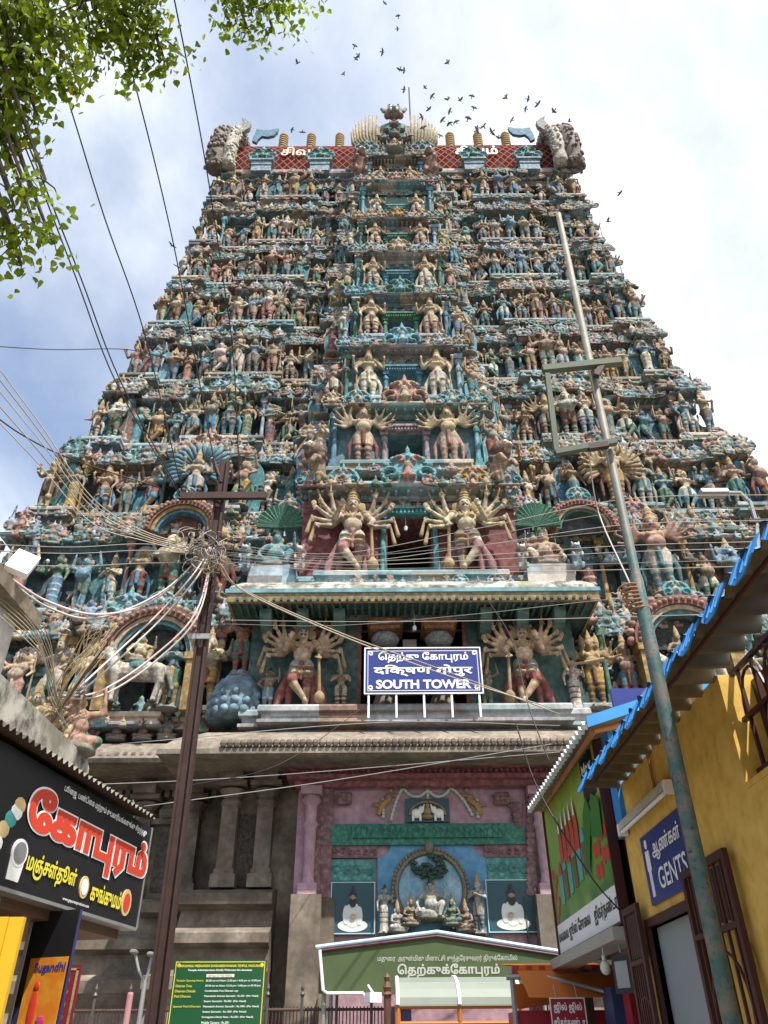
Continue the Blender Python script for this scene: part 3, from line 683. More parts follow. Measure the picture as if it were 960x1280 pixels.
def beast(kind):
    P = [cap((-.30, 0, .52), .155, (.28, 0, .54), .15, 's')]
    for s in (-1, 1):
        P += [cap((.30, .09 * s, .50), .10, (.31, .09 * s, .30), .055, 's'), cap((.31, .09 * s, .3), .05, (.30, .09 * s, .05), .035, 's'), ell((.28, .09 * s, .03), (.055, .045, .04), 'k'),
              cap((-.32, .09 * s, .52), .12, (-.38, .09 * s, .33), .065, 's'), cap((-.38, .09 * s, .33), .052, (-.32, .09 * s, .05), .036, 's'), ell((-.33, .09 * s, .03), (.055, .045, .04), 'k')]
    if kind == 'horse':
        P += [cap((.36, 0, .60), .12, (.50, 0, .86), .075, 's'), cap((.50, 0, .88), .075, (.66, 0, .76), .045, 's')]
        for s in (-1, 1): P.append(ell((.48, .045 * s, .97), (.02, .02, .05), 's'))
        for k in range(6): P.append(ell((.34 + .03 * k, 0, .74 + .05 * k), (.05, .03, .05), 't'))
        P += [cap((-.44, 0, .58), .05, (-.56, 0, .25), .035, 't'), ell((-.02, 0, .58), (.22, .175, .13), 'g'), ell((.24, 0, .55), (.03, .165, .17), 'o'), ell((-.26, 0, .55), (.03, .165, .17), 'o'), ell((.57, 0, .83), (.03, .07, .05), 'o')]
        sp = dict(body='sk', saddle_cloth='g', mane='t', harness='o')
    else:
        P += [ell((.18, 0, .70), (.13, .10, .09), 's'), cap((.34, 0, .58), .12, (.50, -.03, .76), .10, 's'), cap((.50, -.05, .80), .095, (.58, -.22, .70), .06, 's')]
        for s in (-1, 1): P += [cap((.46 + .0, .07 * s - .06, .88), .022, (.46, .12 * s - .08, .99), .012, 'o'), ell((.48, .13 * s - .06, .82), (.03, .06, .025), 's'), ell((.53 + .03 * s, -.17, .80), .014, 'k')]
        P += [ell((-.02, 0, .60), (.2, .17, .12), 'g'), ell((.36, 0, .60), (.03, .14, .14), 'o'), ell((.60, -.25, .68), (.03, .03, .025), 'k')]
        sp = dict(body='sk', saddle_cloth='g', harness='o')
    return Figure(kind + '_statue', P, .013, split=sp)
FIG['horse'] = beast('horse'); FIG['bull'] = beast('bull')

# ------------------------------------------------------------------ ground and street
g = MB(); g.box(-400, 400, -400, 400, -.3, 0); structure(g.build('ground', M['asphalt']))
g = MB(); g.box(-9, 14, -60, 15.2, 0, .004); structure(g.build('street_paving', stucco('pale_concrete', (.34, .31, .27), scale=.4, grime=.3)))
g = MB(); g.box(-30, 30, 15.2, 60, 0, .14); structure(g.build('temple_pavement', M['stone']))

# ------------------------------------------------------------------ the gopuram
AX = 0.78                                               # tower axis
FY = [21.0, 22.3, 23.2, 24.0, 24.6, 25.1, 25.6, 26.0, 26.4, 27.0]
FZ = [9.34, 13.51, 17.92, 21.95, 26.14, 30.11, 34.08, 37.63, 42.34, 46.2]
FW = [15.5, 14.45, 13.8, 13.05, 12.4, 11.95, 11.55, 11.25, 11.0, 10.8]
CY = [19.25, 19.2, 20.2, 21.3, 22.0, 22.7, 23.4, 24.0, 25.1]     # front of the central bay's ledge
CB = [4.6, 3.35, 2.75, 2.45, 2.2, 2.15, 2.1, 2.05, 1.75]        # its half width
tower = thing('temple_tower', 'towering multicoloured gopuram of nine storeys crowded with painted statues', 'temple tower', (AX, 0, 0))
def plan(W_, y, back, cb=None, proj=0, corner=True):
    """half outline of one storey, left to right: corner bays, middle bays and a stepped centre jut forward"""
    k = .45; pts = [(-W_, back), (-W_, y - k), (-W_ + 1.7, y - k), (-W_ + 1.7, y)]
    m = W_ * .56; pts += [(-m - 1.7, y), (-m - 1.7, y - k), (-m + 1.7, y - k), (-m + 1.7, y)]
    if cb: pts += [(-cb - 1.15, y), (-cb - 1.15, y - proj)]
    return pts + [(-x, b) for x, b in reversed(pts)]
def bay_off(x, W_, cb, proj):
    a = abs(x)
    if a > W_ - 1.7 or abs(a - W_ * .56) < 1.7: return .45
    if cb and a < cb + 1.15: return proj
    return 0
WALLC = [tuple(.8 * v for v in q) for q in [(.05, .10, .11), (.06, .11, .14), (.07, .07, .09), (.05, .10, .12), (.07, .12, .14), (.05, .09, .09), (.06, .10, .09), (.07, .09, .09), (.06, .09, .085)]]
LEDGE = [PAL['pink'], PAL['teal'], PAL['green'], PAL['paleblue'], PAL['green'], PAL['turquoise'], PAL['green'], PAL['red'], PAL['green']]
CORN = [PAL['green'], PAL['turquoise'], PAL['tan'], PAL['teal'], PAL['pink'], PAL['teal'], PAL['tan'], PAL['green'], PAL['teal']]
PARA = [PAL['teal'], PAL['green'], PAL['bluegrey'], PAL['grey'], PAL['green'], PAL['teal'], PAL['grey'], PAL['brown'], PAL['brown']]
COLOURS = ['turquoise', 'paleblue', 'cream', 'green', 'pink', 'gold', 'teal', 'lilac']
pil_me = None
def pilaster_mesh():
    mb = MB(); mb.box(-.13, .13, -.13, .13, 0, .10); mb.box(-.10, .10, -.10, .10, .10, .18)
    mb.lathe([(.085, .18), (.078, .4), (.07, .66), (.10, .68), (.11, .73), (.07, .77), (.07, .80), (.12, .86), (.13, .90)], n=10); mb.box(-.15, .15, -.15, .15, .90, 1.0)
    return mb.mesh('pilaster', M['orn'])
pil_me = pilaster_mesh()
def stupi_mesh():
    mb = MB(); mb.lathe([(.13, 0), (.15, .06), (.09, .14), (.2, .32), (.21, .42), (.12, .6), (.05, .68), (.07, .74), (.02, .9), (.005, 1)], n=10); return mb
RELIEF = [stucco('relief_paint_' + k, mute(PAL[k], .25, 1.0), scale=2.2, grime=.55, carve=7) for k in ('cream', 'turquoise', 'tan', 'paleblue', 'pink', 'teal', 'brown', 'green')]
NARCH = [0]; NPIL = [0]
ledge_info = []                                         # for the statues: storey, floor height, wall line ...
for i in range(9):
    z, y, w, z2, y2, w2 = FZ[i], FY[i], FW[i], FZ[i + 1], FY[i + 1], FW[i + 1]
    H = z2 - z; back = 41 - (y - 21); cb = CB[i]; cy = CY[i]; proj = min(1.3, (y - cy) * .5)
    pl = plan(w, y, back, cb, proj); setb = .85 if i < 8 else 1.0
    wt = z + .60 * H; ct = z + .72 * H
    if i == 8: wt = z + .72 * H; ct = z + .86 * H
    st = MB(); st.sweep(pl, [(-setb, z - .05), (-setb, wt + .02)])
    storey = st.build('storey', M['wall'], tower, WALLC[i])
    p = MB(); p.sweep(pl, [(-setb - .1, z - .02), (-.02, z - .02), (0, z - .06), (0, z - .16), (-.10, z - .2), (-.10, z - .28), (-.02, z - .30), (-.02, z - .38), (-.6, z - .42)])
    p.build('ledge', M['band'], storey, LEDGE[i])
    c = MB(); o = -setb
    c.sweep(pl, [(o, wt - .06), (o + .12, wt - .02), (o + .12, wt + .08), (o + .52, wt + .12), (o + .58, wt + .2), (o + .5, wt + .3), (o + .3, wt + .42), (o + .05, ct), (o - .6, ct + .01)])
    for q in range(int(w * 3.2)):                       # rafter ends under the eave
        for s in (-1, 1):
            x = s * (cb + 1.3 + q * .31)
            if abs(x) < w - .2: yy = y - bay_off(x, w, cb, proj) + setb; c.box(x - .05, x + .05, yy - .46, yy - .05, wt + .02, wt + .115)
    c.build('cornice', M['band'], storey, CORN[i])
    if i < 8:
        pl2 = plan((w + w2) / 2 - .1, y2 + .35, back, cb, proj)
        q = MB(); q.sweep(pl2, [(0, ct - .3), (0, z2 - .3)]); q.sweep(pl2, [(0, z2 - .5), (.16, z2 - .45), (.16, z2 - .33), (0, z2 - .31)]); q.build('parapet', M['band'], storey, PARA[i])
    ledge_info.append(dict(z=z, y=y, w=w, H=H, cb=cb, cy=cy, proj=proj, setb=setb, wt=wt, ct=ct, y2=y2, z2=z2, w2=w2))
    # pilasters against the wall
    xs = [w * .56 - 1.45, w * .56 + 1.45, w - 1.5, w - .25, (w * .56 - 1.7 + cb + 1.15) / 2, cb + 1.0]
    for x in xs:
        for s in (-1, 1):
            if NPIL[0] >= 98: continue
            NPIL[0] += 1; yy = y - bay_off(s * x, w, cb, proj) + setb - .16
            o_ = link('pilaster', pil_me, storey, random.choice([PAL['turquoise'], PAL['green'], PAL['paleblue'], PAL['gold'], PAL['pink']]), (s * x, yy, z), 0, (1, 1, wt - z))
    # arch ornaments on the cornice
    if i < 8:
        for x, sc in ((w * .56, 1.25), (w - .9, 1.0), ((w * .56 + w - .8) / 2 + .25, .8), ((w * .56 + cb) / 2 + .1, .8), (cb + .6, .85)):
            for s in (-1, 1):
                NARCH[0] += 1; nm = 'arch_a' if sc > 1 else random.choice(('arch_b', 'arch_c', 'arch_a'))
                yy = y - bay_off(s * x, w, cb, proj) + setb - .30
                a = link('arch_ornament', FIG[nm].whole, storey, PAL[random.choice(COLOURS)], (s * x, yy, ct - .16), 0, sc * 1.15)
                a['garment_colour'] = list(PAL[random.choice(COLOURS)]); a['trim_colour'] = list(PAL[random.choice(['darkteal', 'red', 'cream', 'gold', 'blue'])])
        f = MB(); sm_ = stupi_mesh()
        n = int(w / .75)
        for k in range(-n, n + 1):
            x = (k + .5) * .75
            if abs(x) > w - .4 or abs(x) < cb + .4: continue
            yy = y - bay_off(x, w, cb, proj) + setb - .42; h = .62 + .2 * ((k * 7) % 3) / 2
            f.add([(x + v[0] * .75, yy + v[1] * .75, ct - .18 + v[2] * h) for v in sm_.v], sm_.f)
        fo = f.build('pot_finials', M['band'], storey, PAL['bluegrey'], smooth=True); fo['kind'] = 'stuff'
    # relief carving too dense to count: heads, scrolls and rosettes crowding the ledges and walls
    rr = random.Random(100 + i)
    AV = []; AF = []; AM = []; nv_ = [0]
    def mini(x, y_, z_, h, m):
        co, fa, ti = LOW[rr.choices(range(len(LOW)), (4, 4, 3, 4, 3, 3))[0]]; a = rr.uniform(-.3, .3); ca, sa = math.cos(a), math.sin(a); fl_ = -1 if rr.random() < .5 else 1
        X = co[:, 0] * fl_ * h; Y = co[:, 1] * h; AV.append(np.stack([x + X * ca - Y * sa, y_ + X * sa + Y * ca, z_ + co[:, 2] * h], 1)); AF.append((fa if fl_ > 0 else fa[:, ::-1]) + nv_[0]); AM.append((ti * (1 + rr.randrange(3)) + m) % 8); nv_[0] += len(co)
    for off, zf, dens, h0 in ((-.05, z - .52, .50, .50), (setb - .60, wt + .0, .55, .62), (setb - .22, z + .36 * H, .66, .85), (setb - .20, z + .04, .62, 1.0), (setb - .48, ct - .22, .58, .80)):
        if i == 8 and zf > wt: continue
        xx = (-w if zf < wt else -min(w, w2 + .55)) + .4
        wl = w if zf < wt else min(w, w2 + .55)
        while xx < wl - .55:
            xx += dens * rr.uniform(.75, 1.25); lim = cb + (.1 if zf < wt else .3)
            if abs(xx) < lim or (i == 0 and zf < z + 1 and abs(xx) < cb + 1.2): continue
            mini(xx, y - bay_off(xx, w, cb, proj) + off, zf + rr.uniform(-.04, .04), h0 * rr.uniform(.8, 1.15), rr.randrange(8))
    rm = bpy.data.meshes.new('relief_carving'); rm.from_pydata(np.concatenate(AV).tolist(), [], np.concatenate(AF).tolist())
    for x in RELIEF: rm.materials.append(x)
    rm.polygons.foreach_set('material_index', np.concatenate(AM).astype(int)); rm.polygons.foreach_set('use_smooth', [True] * len(rm.polygons)); rm.update()
    ro = link('relief_carving', rm, storey); ro['kind'] = 'stuff'
    # ---- central bay
    bz, bt = z + (0 if i else -.36), None
    b = MB(); wy = cy + .85; inner = (1.55, .68, .62, .55, .55, .5, .45, .4, .36)[i]; oh = ((3.0, 2.35, 1.75, 1.85, 1.65, 1.45, 1.35, 1.2, 1.35)[i])
    if i == 1: bz = 13.0
    top = (12.1, bz + 3.1, z + .64 * H, z + .66 * H, z + .66 * H, z + .66 * H, z + .66 * H, z + .66 * H, z + .72 * H)[i]
    yb = y + setb + .02
    b.box(-cb, -inner, wy, yb, bz, top); b.box(inner, cb, wy, yb, bz, top); b.box(-inner - .001, inner + .001, wy, yb, bz + oh, top)
    bay = b.build('central_bay', M['wall'], tower, [(.05, .12, .11), (.16, .03, .035), (.10, .22, .26), (.12, .26, .30), (.06, .15, .24), (.08, .2, .22), (.1, .2, .22), (.1, .18, .18), (.12, .2, .18)][i])
    vy = y - proj + setb; v = MB(); v.box(-inner - .02, inner + .02, vy - .1, vy - .04, bz, bz + oh + .05); v.build('doorway', M['inside_shade'], bay)  # flat panel at the back of the opening, inner darkness painted on
    bp = [(-cb - .05, yb), (-cb - .05, cy + .35), (-cb + .5, cy + .35), (-cb + .5, cy), (cb - .5, cy), (cb - .5, cy + .35), (cb + .05, cy + .35), (cb + .05, yb)]
    t = MB(); t.sweep(bp, [(-1.4, bz + .01), (-.03, bz + .01), (0, bz - .04), (0, bz - .16), (-.1, bz - .2), (-.1, bz - .34), (0, bz - .38), (0, bz - .46), (-.5, bz - .52), (-.6, bz - 1.3)])
    t.box(-cb + .6, cb - .6, cy + .06, yb, bz - .03, bz + .006)
    t.build('bay_ledge', M['band'], bay, [PAL['pink'], PAL['turquoise'], PAL['green'], PAL['turquoise'], PAL['paleblue'], PAL['cream'], PAL['turquoise'], PAL['red'], PAL['teal']][i])
    if i != 0:
        c = MB(); o = -.80
        c.sweep(bp, [(o, top - .1), (o + .12, top - .04), (o + .12, top + .06), (o + .55, top + .1), (o + .62, top + .18), (o + .5, top + .3), (o + .2, top + .42), (o - .2, top + .46), (o - .2, min(z2 - .35, top + .9)), (o - .9, min(z2 - .35, top + .9))])
        for k in range(-8, 9):
            x = k * cb / 8.6; c.box(x - .045, x + .045, cy + .38, cy + .75, top + .0, top + .09)
        c.build('bay_cornice', M['band'], bay, [0, PAL['turquoise'], PAL['green'], PAL['red'], PAL['green'], PAL['gold'], PAL['red'], PAL['teal'], PAL['green']][i])
    AV.clear(); AF.clear(); AM.clear(); nv_[0] = 0
    rows_ = [(bz - .55, -.03, .45, .42, 0)] if i else []
    if i: rows_ += [(top + .10, .22, .42, .50, .55), (top - .45, .72, .45, .45, 0)]
    for zr, dy_, ds, hh, skip in rows_:
        xx = -cb + .1
        while xx < cb - .25:
            xx += ds * rr.uniform(.8, 1.2)
            if abs(xx) > skip: mini(xx, cy + dy_ + (.35 if abs(xx) > cb - .5 and dy_ < .5 else 0), zr, hh * rr.uniform(.85, 1.15), rr.randrange(8))
    if AV:
        rm = bpy.data.meshes.new('relief_carving'); rm.from_pydata(np.concatenate(AV).tolist(), [], np.concatenate(AF).tolist())
        for x in RELIEF: rm.materials.append(x)
        rm.polygons.foreach_set('material_index', np.concatenate(AM).astype(int)); rm.polygons.foreach_set('use_smooth', [True] * len(rm.polygons)); rm.update(); ro = link('relief_carving', rm, bay); ro['kind'] = 'stuff'
    fc = [PAL['red'], (.10, .42, .46), (.45, .36, .42), (.10, .34, .50), (.08, .30, .18), (.10, .36, .50), (.10, .30, .22), (.12, .42, .42), PAL['paleblue']][i]
    d = MB(); fy0 = wy - .18
    if i:
        for s in (-1, 1):
            x = s * (inner + .13); d.box(x - .13, x + .13, fy0, wy + .1, bz + .01, bz + .16); d.lathe([(.10, .16), (.09, oh * .55), (.08, oh * .8), (.12, oh * .83), (.12, oh * .9), (.09, oh * .93)], (x, fy0 + .1, bz), 10); d.box(x - .14, x + .14, fy0 - .04, wy + .1, bz + oh - .1, bz + oh + .04)
        d.box(-inner - .32, inner + .32, fy0 - .06, wy + .08, bz + oh + .042, bz + oh + .2); d.box(-inner - .42, inner + .42, fy0 - .16, wy + .08, bz + oh + .203, bz + oh + .3)
        for k in range(-6, 7): d.box(k * inner / 5.4 - .03, k * inner / 5.4 + .03, fy0 - .12, fy0 - .061, bz + oh + .06, bz + oh + .19)
        d.build('door_frame', M['orn'], bay, fc, smooth=False)
    if i > 1:
        for s in (-1, 1): link('bay_pilaster', pil_me, bay, random.choice([PAL['blue'], PAL['green'], PAL['paleblue'], PAL['turquoise']]), (s * (cb - .22), cy + .65, bz), 0, (1.2, 1.2, top - bz - .05))
    if 0 < i < 9:                                      # ornaments standing over the bay's cornice
        for x, sc in ((0, 1.75 - .1 * i), (-cb * .62, .95), (cb * .62, .95), (-cb * .95, .8), (cb * .95, .8)):
            if x == 0 and i == 8: continue
            a = link('arch_ornament', FIG['arch_a' if x == 0 else random.choice(('arch_a', 'arch_c'))].whole, bay, PAL[['cream', 'turquoise', 'pink', 'turquoise', 'green', 'cream', 'gold', 'pink', 'gold'][i]] if x == 0 else PAL[random.choice(['turquoise', 'paleblue', 'gold', 'cream'])], (x, cy + .28, top + .14), 0, sc)
            a['garment_colour'] = list([PAL['red'], PAL['pink'], PAL['cream'], PAL['paleblue'], PAL['turquoise'], PAL['cream'], PAL['gold'], PAL['pink'], PAL['tan']][i]); a['trim_colour'] = list(PAL['darkteal'])
# top face under the roof
z = FZ[9] - .35; y = FY[9]
b = MB(); b.box(-10.6, 10.6, 26.9, 36.5, FZ[8] + 2.2, z + .2); b.build('roof_base', M['wall'], tower, (.10, .09, .08))
b = MB(); b.sweep([(-10.9, 36.6), (-10.9, 26.8), (10.9, 26.8), (10.9, 36.6)], [(-.3, z - .2), (.1, z - .1), (.14, z + .05), (0, z + .14), (0, z + .5), (-.3, z + .55)]); b.build('roof_cornice', M['band'], tower, PAL['pink'])
# barrel roof with red and cream lattice
def lattice():
    m, t, bs = _nodes('lattice_roof_tiles'); tcn = t.nodes.new('ShaderNodeTexCoord'); sp = t.nodes.new('ShaderNodeSeparateXYZ'); t.links.new(tcn.outputs['Object'], sp.inputs[0])
    def mth(op, a, b_=None):
        n = t.nodes.new('ShaderNodeMath'); n.operation = op
        for k, v in enumerate((a, b_)):
            if v is None: continue
            if isinstance(v, (int, float)): n.inputs[k].default_value = v
            else: t.links.new(v, n.inputs[k])
        return n.outputs[0]
    arc = mth('MULTIPLY', sp.outputs[2], 1.25); xs_ = mth('MULTIPLY', sp.outputs[0], 2.0); us = mth('ADD', xs_, arc); vs = mth('SUBTRACT', xs_, arc); L = []
    for q in (us, vs): L.append(mth('LESS_THAN', mth('ABSOLUTE', mth('SUBTRACT', mth('FRACT', mth('ADD', q, 50.0)), .5)), .065))
    ln = mth('MAXIMUM', L[0], L[1]); nz = _noise(t, tcn.outputs['Object'], 1.6, 5)
    c = _mix(t, ln, _mix(t, nz, (.075, .009, .008), (.13, .02, .018)), (.22, .16, .13)); c = _mix(t, _ramp(t, nz, .5, .8), c, (.10, .08, .07)); t.links.new(c, bs.inputs['Base Color']); bs.inputs['Roughness'].default_value = 1; bs.inputs['Specular IOR Level'].default_value = 0
    return m
M['lattice'] = lattice()
ROOFZ = z + .5
prof = [(27.0 + 1.75 * (1 - math.cos(a)) ** 1.15, ROOFZ + 4.9 * math.sin(a) ** .85) for a in [PI / 2 * k / 12 for k in range(13)]]
prof2 = prof + [(2 * prof[-1][0] - yy, zz_) for yy, zz_ in reversed(prof[:-1])]
b = MB(); b.prism(prof2, -10.1, 10.1); roof = b.build('barrel_roof', M['lattice'], tower)
RIDGE = prof[-1]
b = MB(); b.box(-10.15, 10.15, RIDGE[0] - .35, RIDGE[0] + .35, RIDGE[1] - .1, RIDGE[1] + .16)
for k in range(60): b.ell((-9.9 + k * .335, RIDGE[0] - .3, RIDGE[1] + .2), (.13, .12, .14), 6, 5)
b.build('ridge', M['orn'], roof, PAL['cream'])
kal = MB(); kal.lathe([(.42, -.2), (.42, .1), (.30, .2), (.24, .3)] + [q for k in range(6) for q in ((.38, .36 + .3 * k), (.40, .46 + .3 * k), (.25, .54 + .3 * k), (.25, .62 + .3 * k))] + [(.30, 2.2), (.1, 2.4)], n=14)
kal_me = kal.mesh('pot_finial', stucco('gilded_finial', (.42, .27, .10), scale=2, grime=.55), True)
for x in (-7.5, -5.6, -3.65, 3.9, 5.8, 7.7): link('roof_finial', kal_me, roof, None, (x, RIDGE[0] - .25, RIDGE[1] + .15), 0, (.8, .8, .86))
for x0 in (-7.2, 3.9):
    write('சிவம்', x0, x0 + 2.7, ROOFZ + 1.75, ROOFZ + 2.75, 26.9, M['cream'] if 'cream' in M else paint('cream_relief', (.55, .47, .36)), roof, .025, 'relief_lettering')
for x in (-8.2, -4.9 + .3, 4.9, 8.3):                     # dormer shrines on the eave
    b = MB(); b.box(-.62, .62, -.35, .9, 0, .35); b.box(-.75, .75, -.45, .9, .35, .5); b.box(-.6, .6, -.3, .9, -.6, 0)
    o = b.build('dormer', M['orn'], roof, PAL['paleblue']); o.location = (x, prof[0][0] - .3, ROOFZ - .15)
    a = link('dormer_arch', FIG['arch_a'].whole, o, PAL['turquoise'], (0, -.25, .5), 0, 1.7); a['garment_colour'] = list(PAL['green']); a['trim_colour'] = list(PAL['cream'])
# horseshoe gable ends with horns, seen edge on
for s in (-1, 1):
    out = []
    for k in range(25):
        a = PI * k / 24 * 1.12 - .19; out.append((RIDGE[0] + 2.6 * math.cos(a), ROOFZ + 1.1 + 4.6 * math.sin(a)))
    b = MB(); b.prism(out, s * 10.1, s * 10.75); gab = b.build('gable_end', stucco('gable_plaster' + ('' if s < 0 else '_east'), (.34, .33, .32), scale=.8, grime=.45), roof)
    b = MB(); n = 48; arc_ = [PI * k / (n - 1) * 1.25 - .4 for k in range(n)]
    b.tube([(s * 10.15, RIDGE[0] + 2.75 * math.cos(a), ROOFZ + .9 + 4.7 * math.sin(a)) for a in arc_], [.40 + .05 * math.sin(k * 2.1) for k in range(n)], 10)
    for k in range(260):
        a = random.uniform(arc_[0], arc_[-1]); q = random.uniform(-1.6, 1.9); r_ = .40
        b.ell((s * (10.15 - r_ * math.cos(q)), RIDGE[0] + (2.75 + r_ * math.sin(q)) * math.cos(a), ROOFZ + .9 + (4.7 + r_ * math.sin(q)) * math.sin(a)), (.09, .11, .13), 6, 4)
    for k in range(0, n, 2):
        a = arc_[k]; b.ell((s * 9.95, RIDGE[0] + 2.95 * math.cos(a), ROOFZ + .95 + 5.0 * math.sin(a)), (.2, .2, .2), 7, 5)
    b.build('scalloped_rim', M['orn'], gab, PAL['white'], smooth=True)
    b = MB(); b.tube([(s * 10.95, RIDGE[0] + 2.65 * math.cos(a), ROOFZ + .8 + 4.55 * math.sin(a)) for a in arc_], [.56 + .06 * math.sin(k * 3.3) for k in range(n)], 12)
    for k in range(420):
        a = random.uniform(arc_[0], arc_[-1]); q = random.uniform(-PI, PI); r_ = .58
        b.ell((s * 10.95 + r_ * math.cos(q), RIDGE[0] + (2.65 + r_ * math.sin(q)) * math.cos(a), ROOFZ + .8 + (4.55 + r_ * math.sin(q)) * math.sin(a)), (.12, .13, .17), 6, 4)
    b.build('feathered_rim', stucco('carved_rim_' + ('west' if s < 0 else 'east'), (.26, .21, .18), scale=1.2, grime=.6, carve=3.2, bump=.5), gab, smooth=True)
    hp = [(10.6, 0), (10.0, .75), (9.8, 1.6), (9.95, 2.3), (9.65, 1.9), (9.3, 1.2), (9.35, .3), (9.7, -.5)]
    b = MB(); b.plate([(s * x, ROOFZ + 4.1 + zq * .6) for x, zq in hp], RIDGE[0] - 2.3, RIDGE[0] - 2.0); b.build('horn', M['orn'], gab, (.42, .42, .42))
    hp = [(9.35, .0), (9.3, .9), (9.15, 1.9), (8.7, 1.72), (8.2, 1.75), (7.7, 2.0), (7.75, 1.4), (7.95, .85), (8.35, .62), (8.75, .75), (8.95, .3), (9.05, -.3)]
    b = MB(); b.plate([(s * x, ROOFZ + 4.5 + zq * .75) for x, zq in hp], RIDGE[0] - 1.3, RIDGE[0] - 1.1); b.build('crescent_horn', M['orn'], gab, (.16, .36, .52))
# crest over the central bay: fanned wings, tiers of small heads and a lion mask on top
cz = FZ[9] - .1; cyy = 25.7
b = MB(); b.plate([(-2.1, cz - .1), (-1.75, cz + 2.3), (-1.0, cz + 3.5), (0, cz + 4.2), (1.0, cz + 3.5), (1.75, cz + 2.3), (2.1, cz - .1)], cyy + .2, cyy + 1.9)
crest = b.build('crest', M['wall'], tower, (.26, .27, .22))
for s in (-1, 1):
    b = MB()
    for k in range(9):
        a = R(24 + 72 * k / 8); x = s * (1.45 - .03 * k); b.tube([(x, cyy + .15, cz - .2), (x + s * 1.2 * math.cos(a) , cyy - .1, cz + .3 + 1.7 * math.sin(a)), (x + s * 1.75 * math.cos(a) * .75, cyy - .35, cz + .5 + 3.3 * math.sin(a))], [.09, .115, .06], 7)
    b.build('fanned_wing', M['orn'], crest, (.46, .38, .24), smooth=True)
    a = link('scroll_ornament', FIG['arch_c'].whole, crest, PAL['bluegrey'], (s * 1.7, cyy - .2, cz - .1), 0, 1.4); a['garment_colour'] = list(PAL['teal']); a['trim_colour'] = list(PAL['darkteal'])
for x, zz_, sc_, kind, cl in ((0, .1, 1.75, 'goddess', 'cream'), (-.72, .0, 1.2, 'worship', 'tan'), (.72, .0, 1.2, 'worship', 'tan'), (-1.15, .5, 1.0, 'dwarf', 'teal'), (1.15, .5, 1.0, 'dwarf', 'teal'), (0, 1.75, 1.25, 'dwarf', 'green'), (-.6, 1.45, 1.15, 'ease', 'bluegrey'), (.6, 1.45, 1.15, 'ease', 'bluegrey'), (-1.0, 1.75, .9, 'dwarf', 'cream'), (1.0, 1.75, .9, 'dwarf', 'cream'), (-.42, 2.55, .95, 'dwarf', 'turquoise'), (.42, 2.55, .95, 'dwarf', 'turquoise'), (0, 2.95, 1.0, 'goddess', 'gold')):
    o = link('crest_figure', FIG[kind].whole, crest, PAL[cl], (x, cyy - .05 - (.12 if x == 0 else 0), cz + zz_), 0, sc_); o['garment_colour'] = list(PAL[random.choice(('teal', 'red', 'cream', 'blue'))]); o['trim_colour'] = list(PAL['green'])
lm = [ell((0, 0, 0), (.62, .5, .55), 's'), ell((0, -.4, -.2), (.42, .3, .28), 's'), ell((0, .1, .6), (.22, .2, .5), 't'), ell((0, 0, .95), (.10, .1, .35), 't')]
for s in (-1, 1): lm += [ell((.32 * s, -.42, .2), (.19, .13, .19), 'w'), ell((.33 * s, -.53, .2), (.09, .08, .09), 'k'), ell((.62 * s, .1, .5), (.34, .15, .30), 's'), ell((.85 * s, .1, .75), (.2, .12, .2), 's'), ell((.24 * s, -.55, -.42), (.10, .1, .14), 'w'), ell((.5 * s, 0, -.35), (.25, .3, .25), 't')]
FIG['mask'] = Figure('lion_mask', lm, .06, split=dict(body=TAGS))
a = link('lion_mask', FIG['mask'].whole, crest, (.36, .40, .34), (0, cyy - .15, cz + 4.45), 0, .85); a['garment_colour'] = list(PAL['green']); a['trim_colour'] = list(PAL['pink'])
b = MB(); b.tube([(1.05, cyy, cz + 3.9), (1.05, cyy, cz + 8.0)], .045, 6); b.build('lightning_rod', M['dark'], crest)

# ------------------------------------------------------------------ statues, each a thing of its own
SKINS = [('cream', PAL['cream'], 30), ('tan', PAL['tan'], 26), ('ivory', PAL['white'], 10), ('grey', (.26, .25, .22), 9), ('teal', (.12, .29, .35), 9), ('pink', (.46, .29, .23), 8), ('green', (.10, .22, .15), 5), ('blue', (.18, .33, .47), 8)]
CLOTH = [('white', PAL['white'], 14), ('yellow', PAL['yellow'], 10), ('red', PAL['red'], 8), ('teal', PAL['teal'], 16), ('blue', PAL['blue'], 13), ('green', PAL['green'], 12), ('brown', PAL['brown'], 10), ('pink', PAL['pink'], 8), ('grey', PAL['grey'], 8)]
def pick(rows): return random.choices(rows, [r[2] for r in rows])[0]
def jit(c, a=.18):
    k = 1 + random.uniform(-a, a); return tuple(max(.01, min(.8, x * k * (1 + random.uniform(-.06, .06)))) for x in c)
for k_ in range(12): varied_figure(k_)
POSE.update(guardian='four-armed statue with club', worship='statue with joined hands', deity='four-armed statue', attendant='statue with staff', dancer='dancing statue', woman='long-skirted statue',
            carrier='burly statue with raised arms', manyarm='many-armed statue', elephant='elephant-headed statue', multihead='many-headed statue')
SPOSE = dict(seated='cross-legged figure', ease='seated figure with one raised knee', goddess='four-armed seated figure', dwarf='squatting figure with raised arms')
STAND_W = [('varied_%d' % k_, 9) for k_ in range(12)] + [('guardian', 15), ('worship', 15), ('deity', 22), ('attendant', 12), ('dancer', 10), ('woman', 12), ('carrier', 8), ('manyarm', 6), ('elephant', 4), ('multihead', 4)]
def aureole(col, w, h):
    """painted mandorla slab standing behind a statue"""
    mb = MB(); n = 14; out = [(w * math.cos(PI * k / n), h * .55 + h * .45 * math.sin(PI * k / n)) for k in range(n + 1)] + [(-w * .8, 0), (w * .8, 0)]
    mb.plate(out, .16, .20); return mb.mesh('aureole', M['trim'])
AUR = aureole(None, .24, .98)
nst = 0
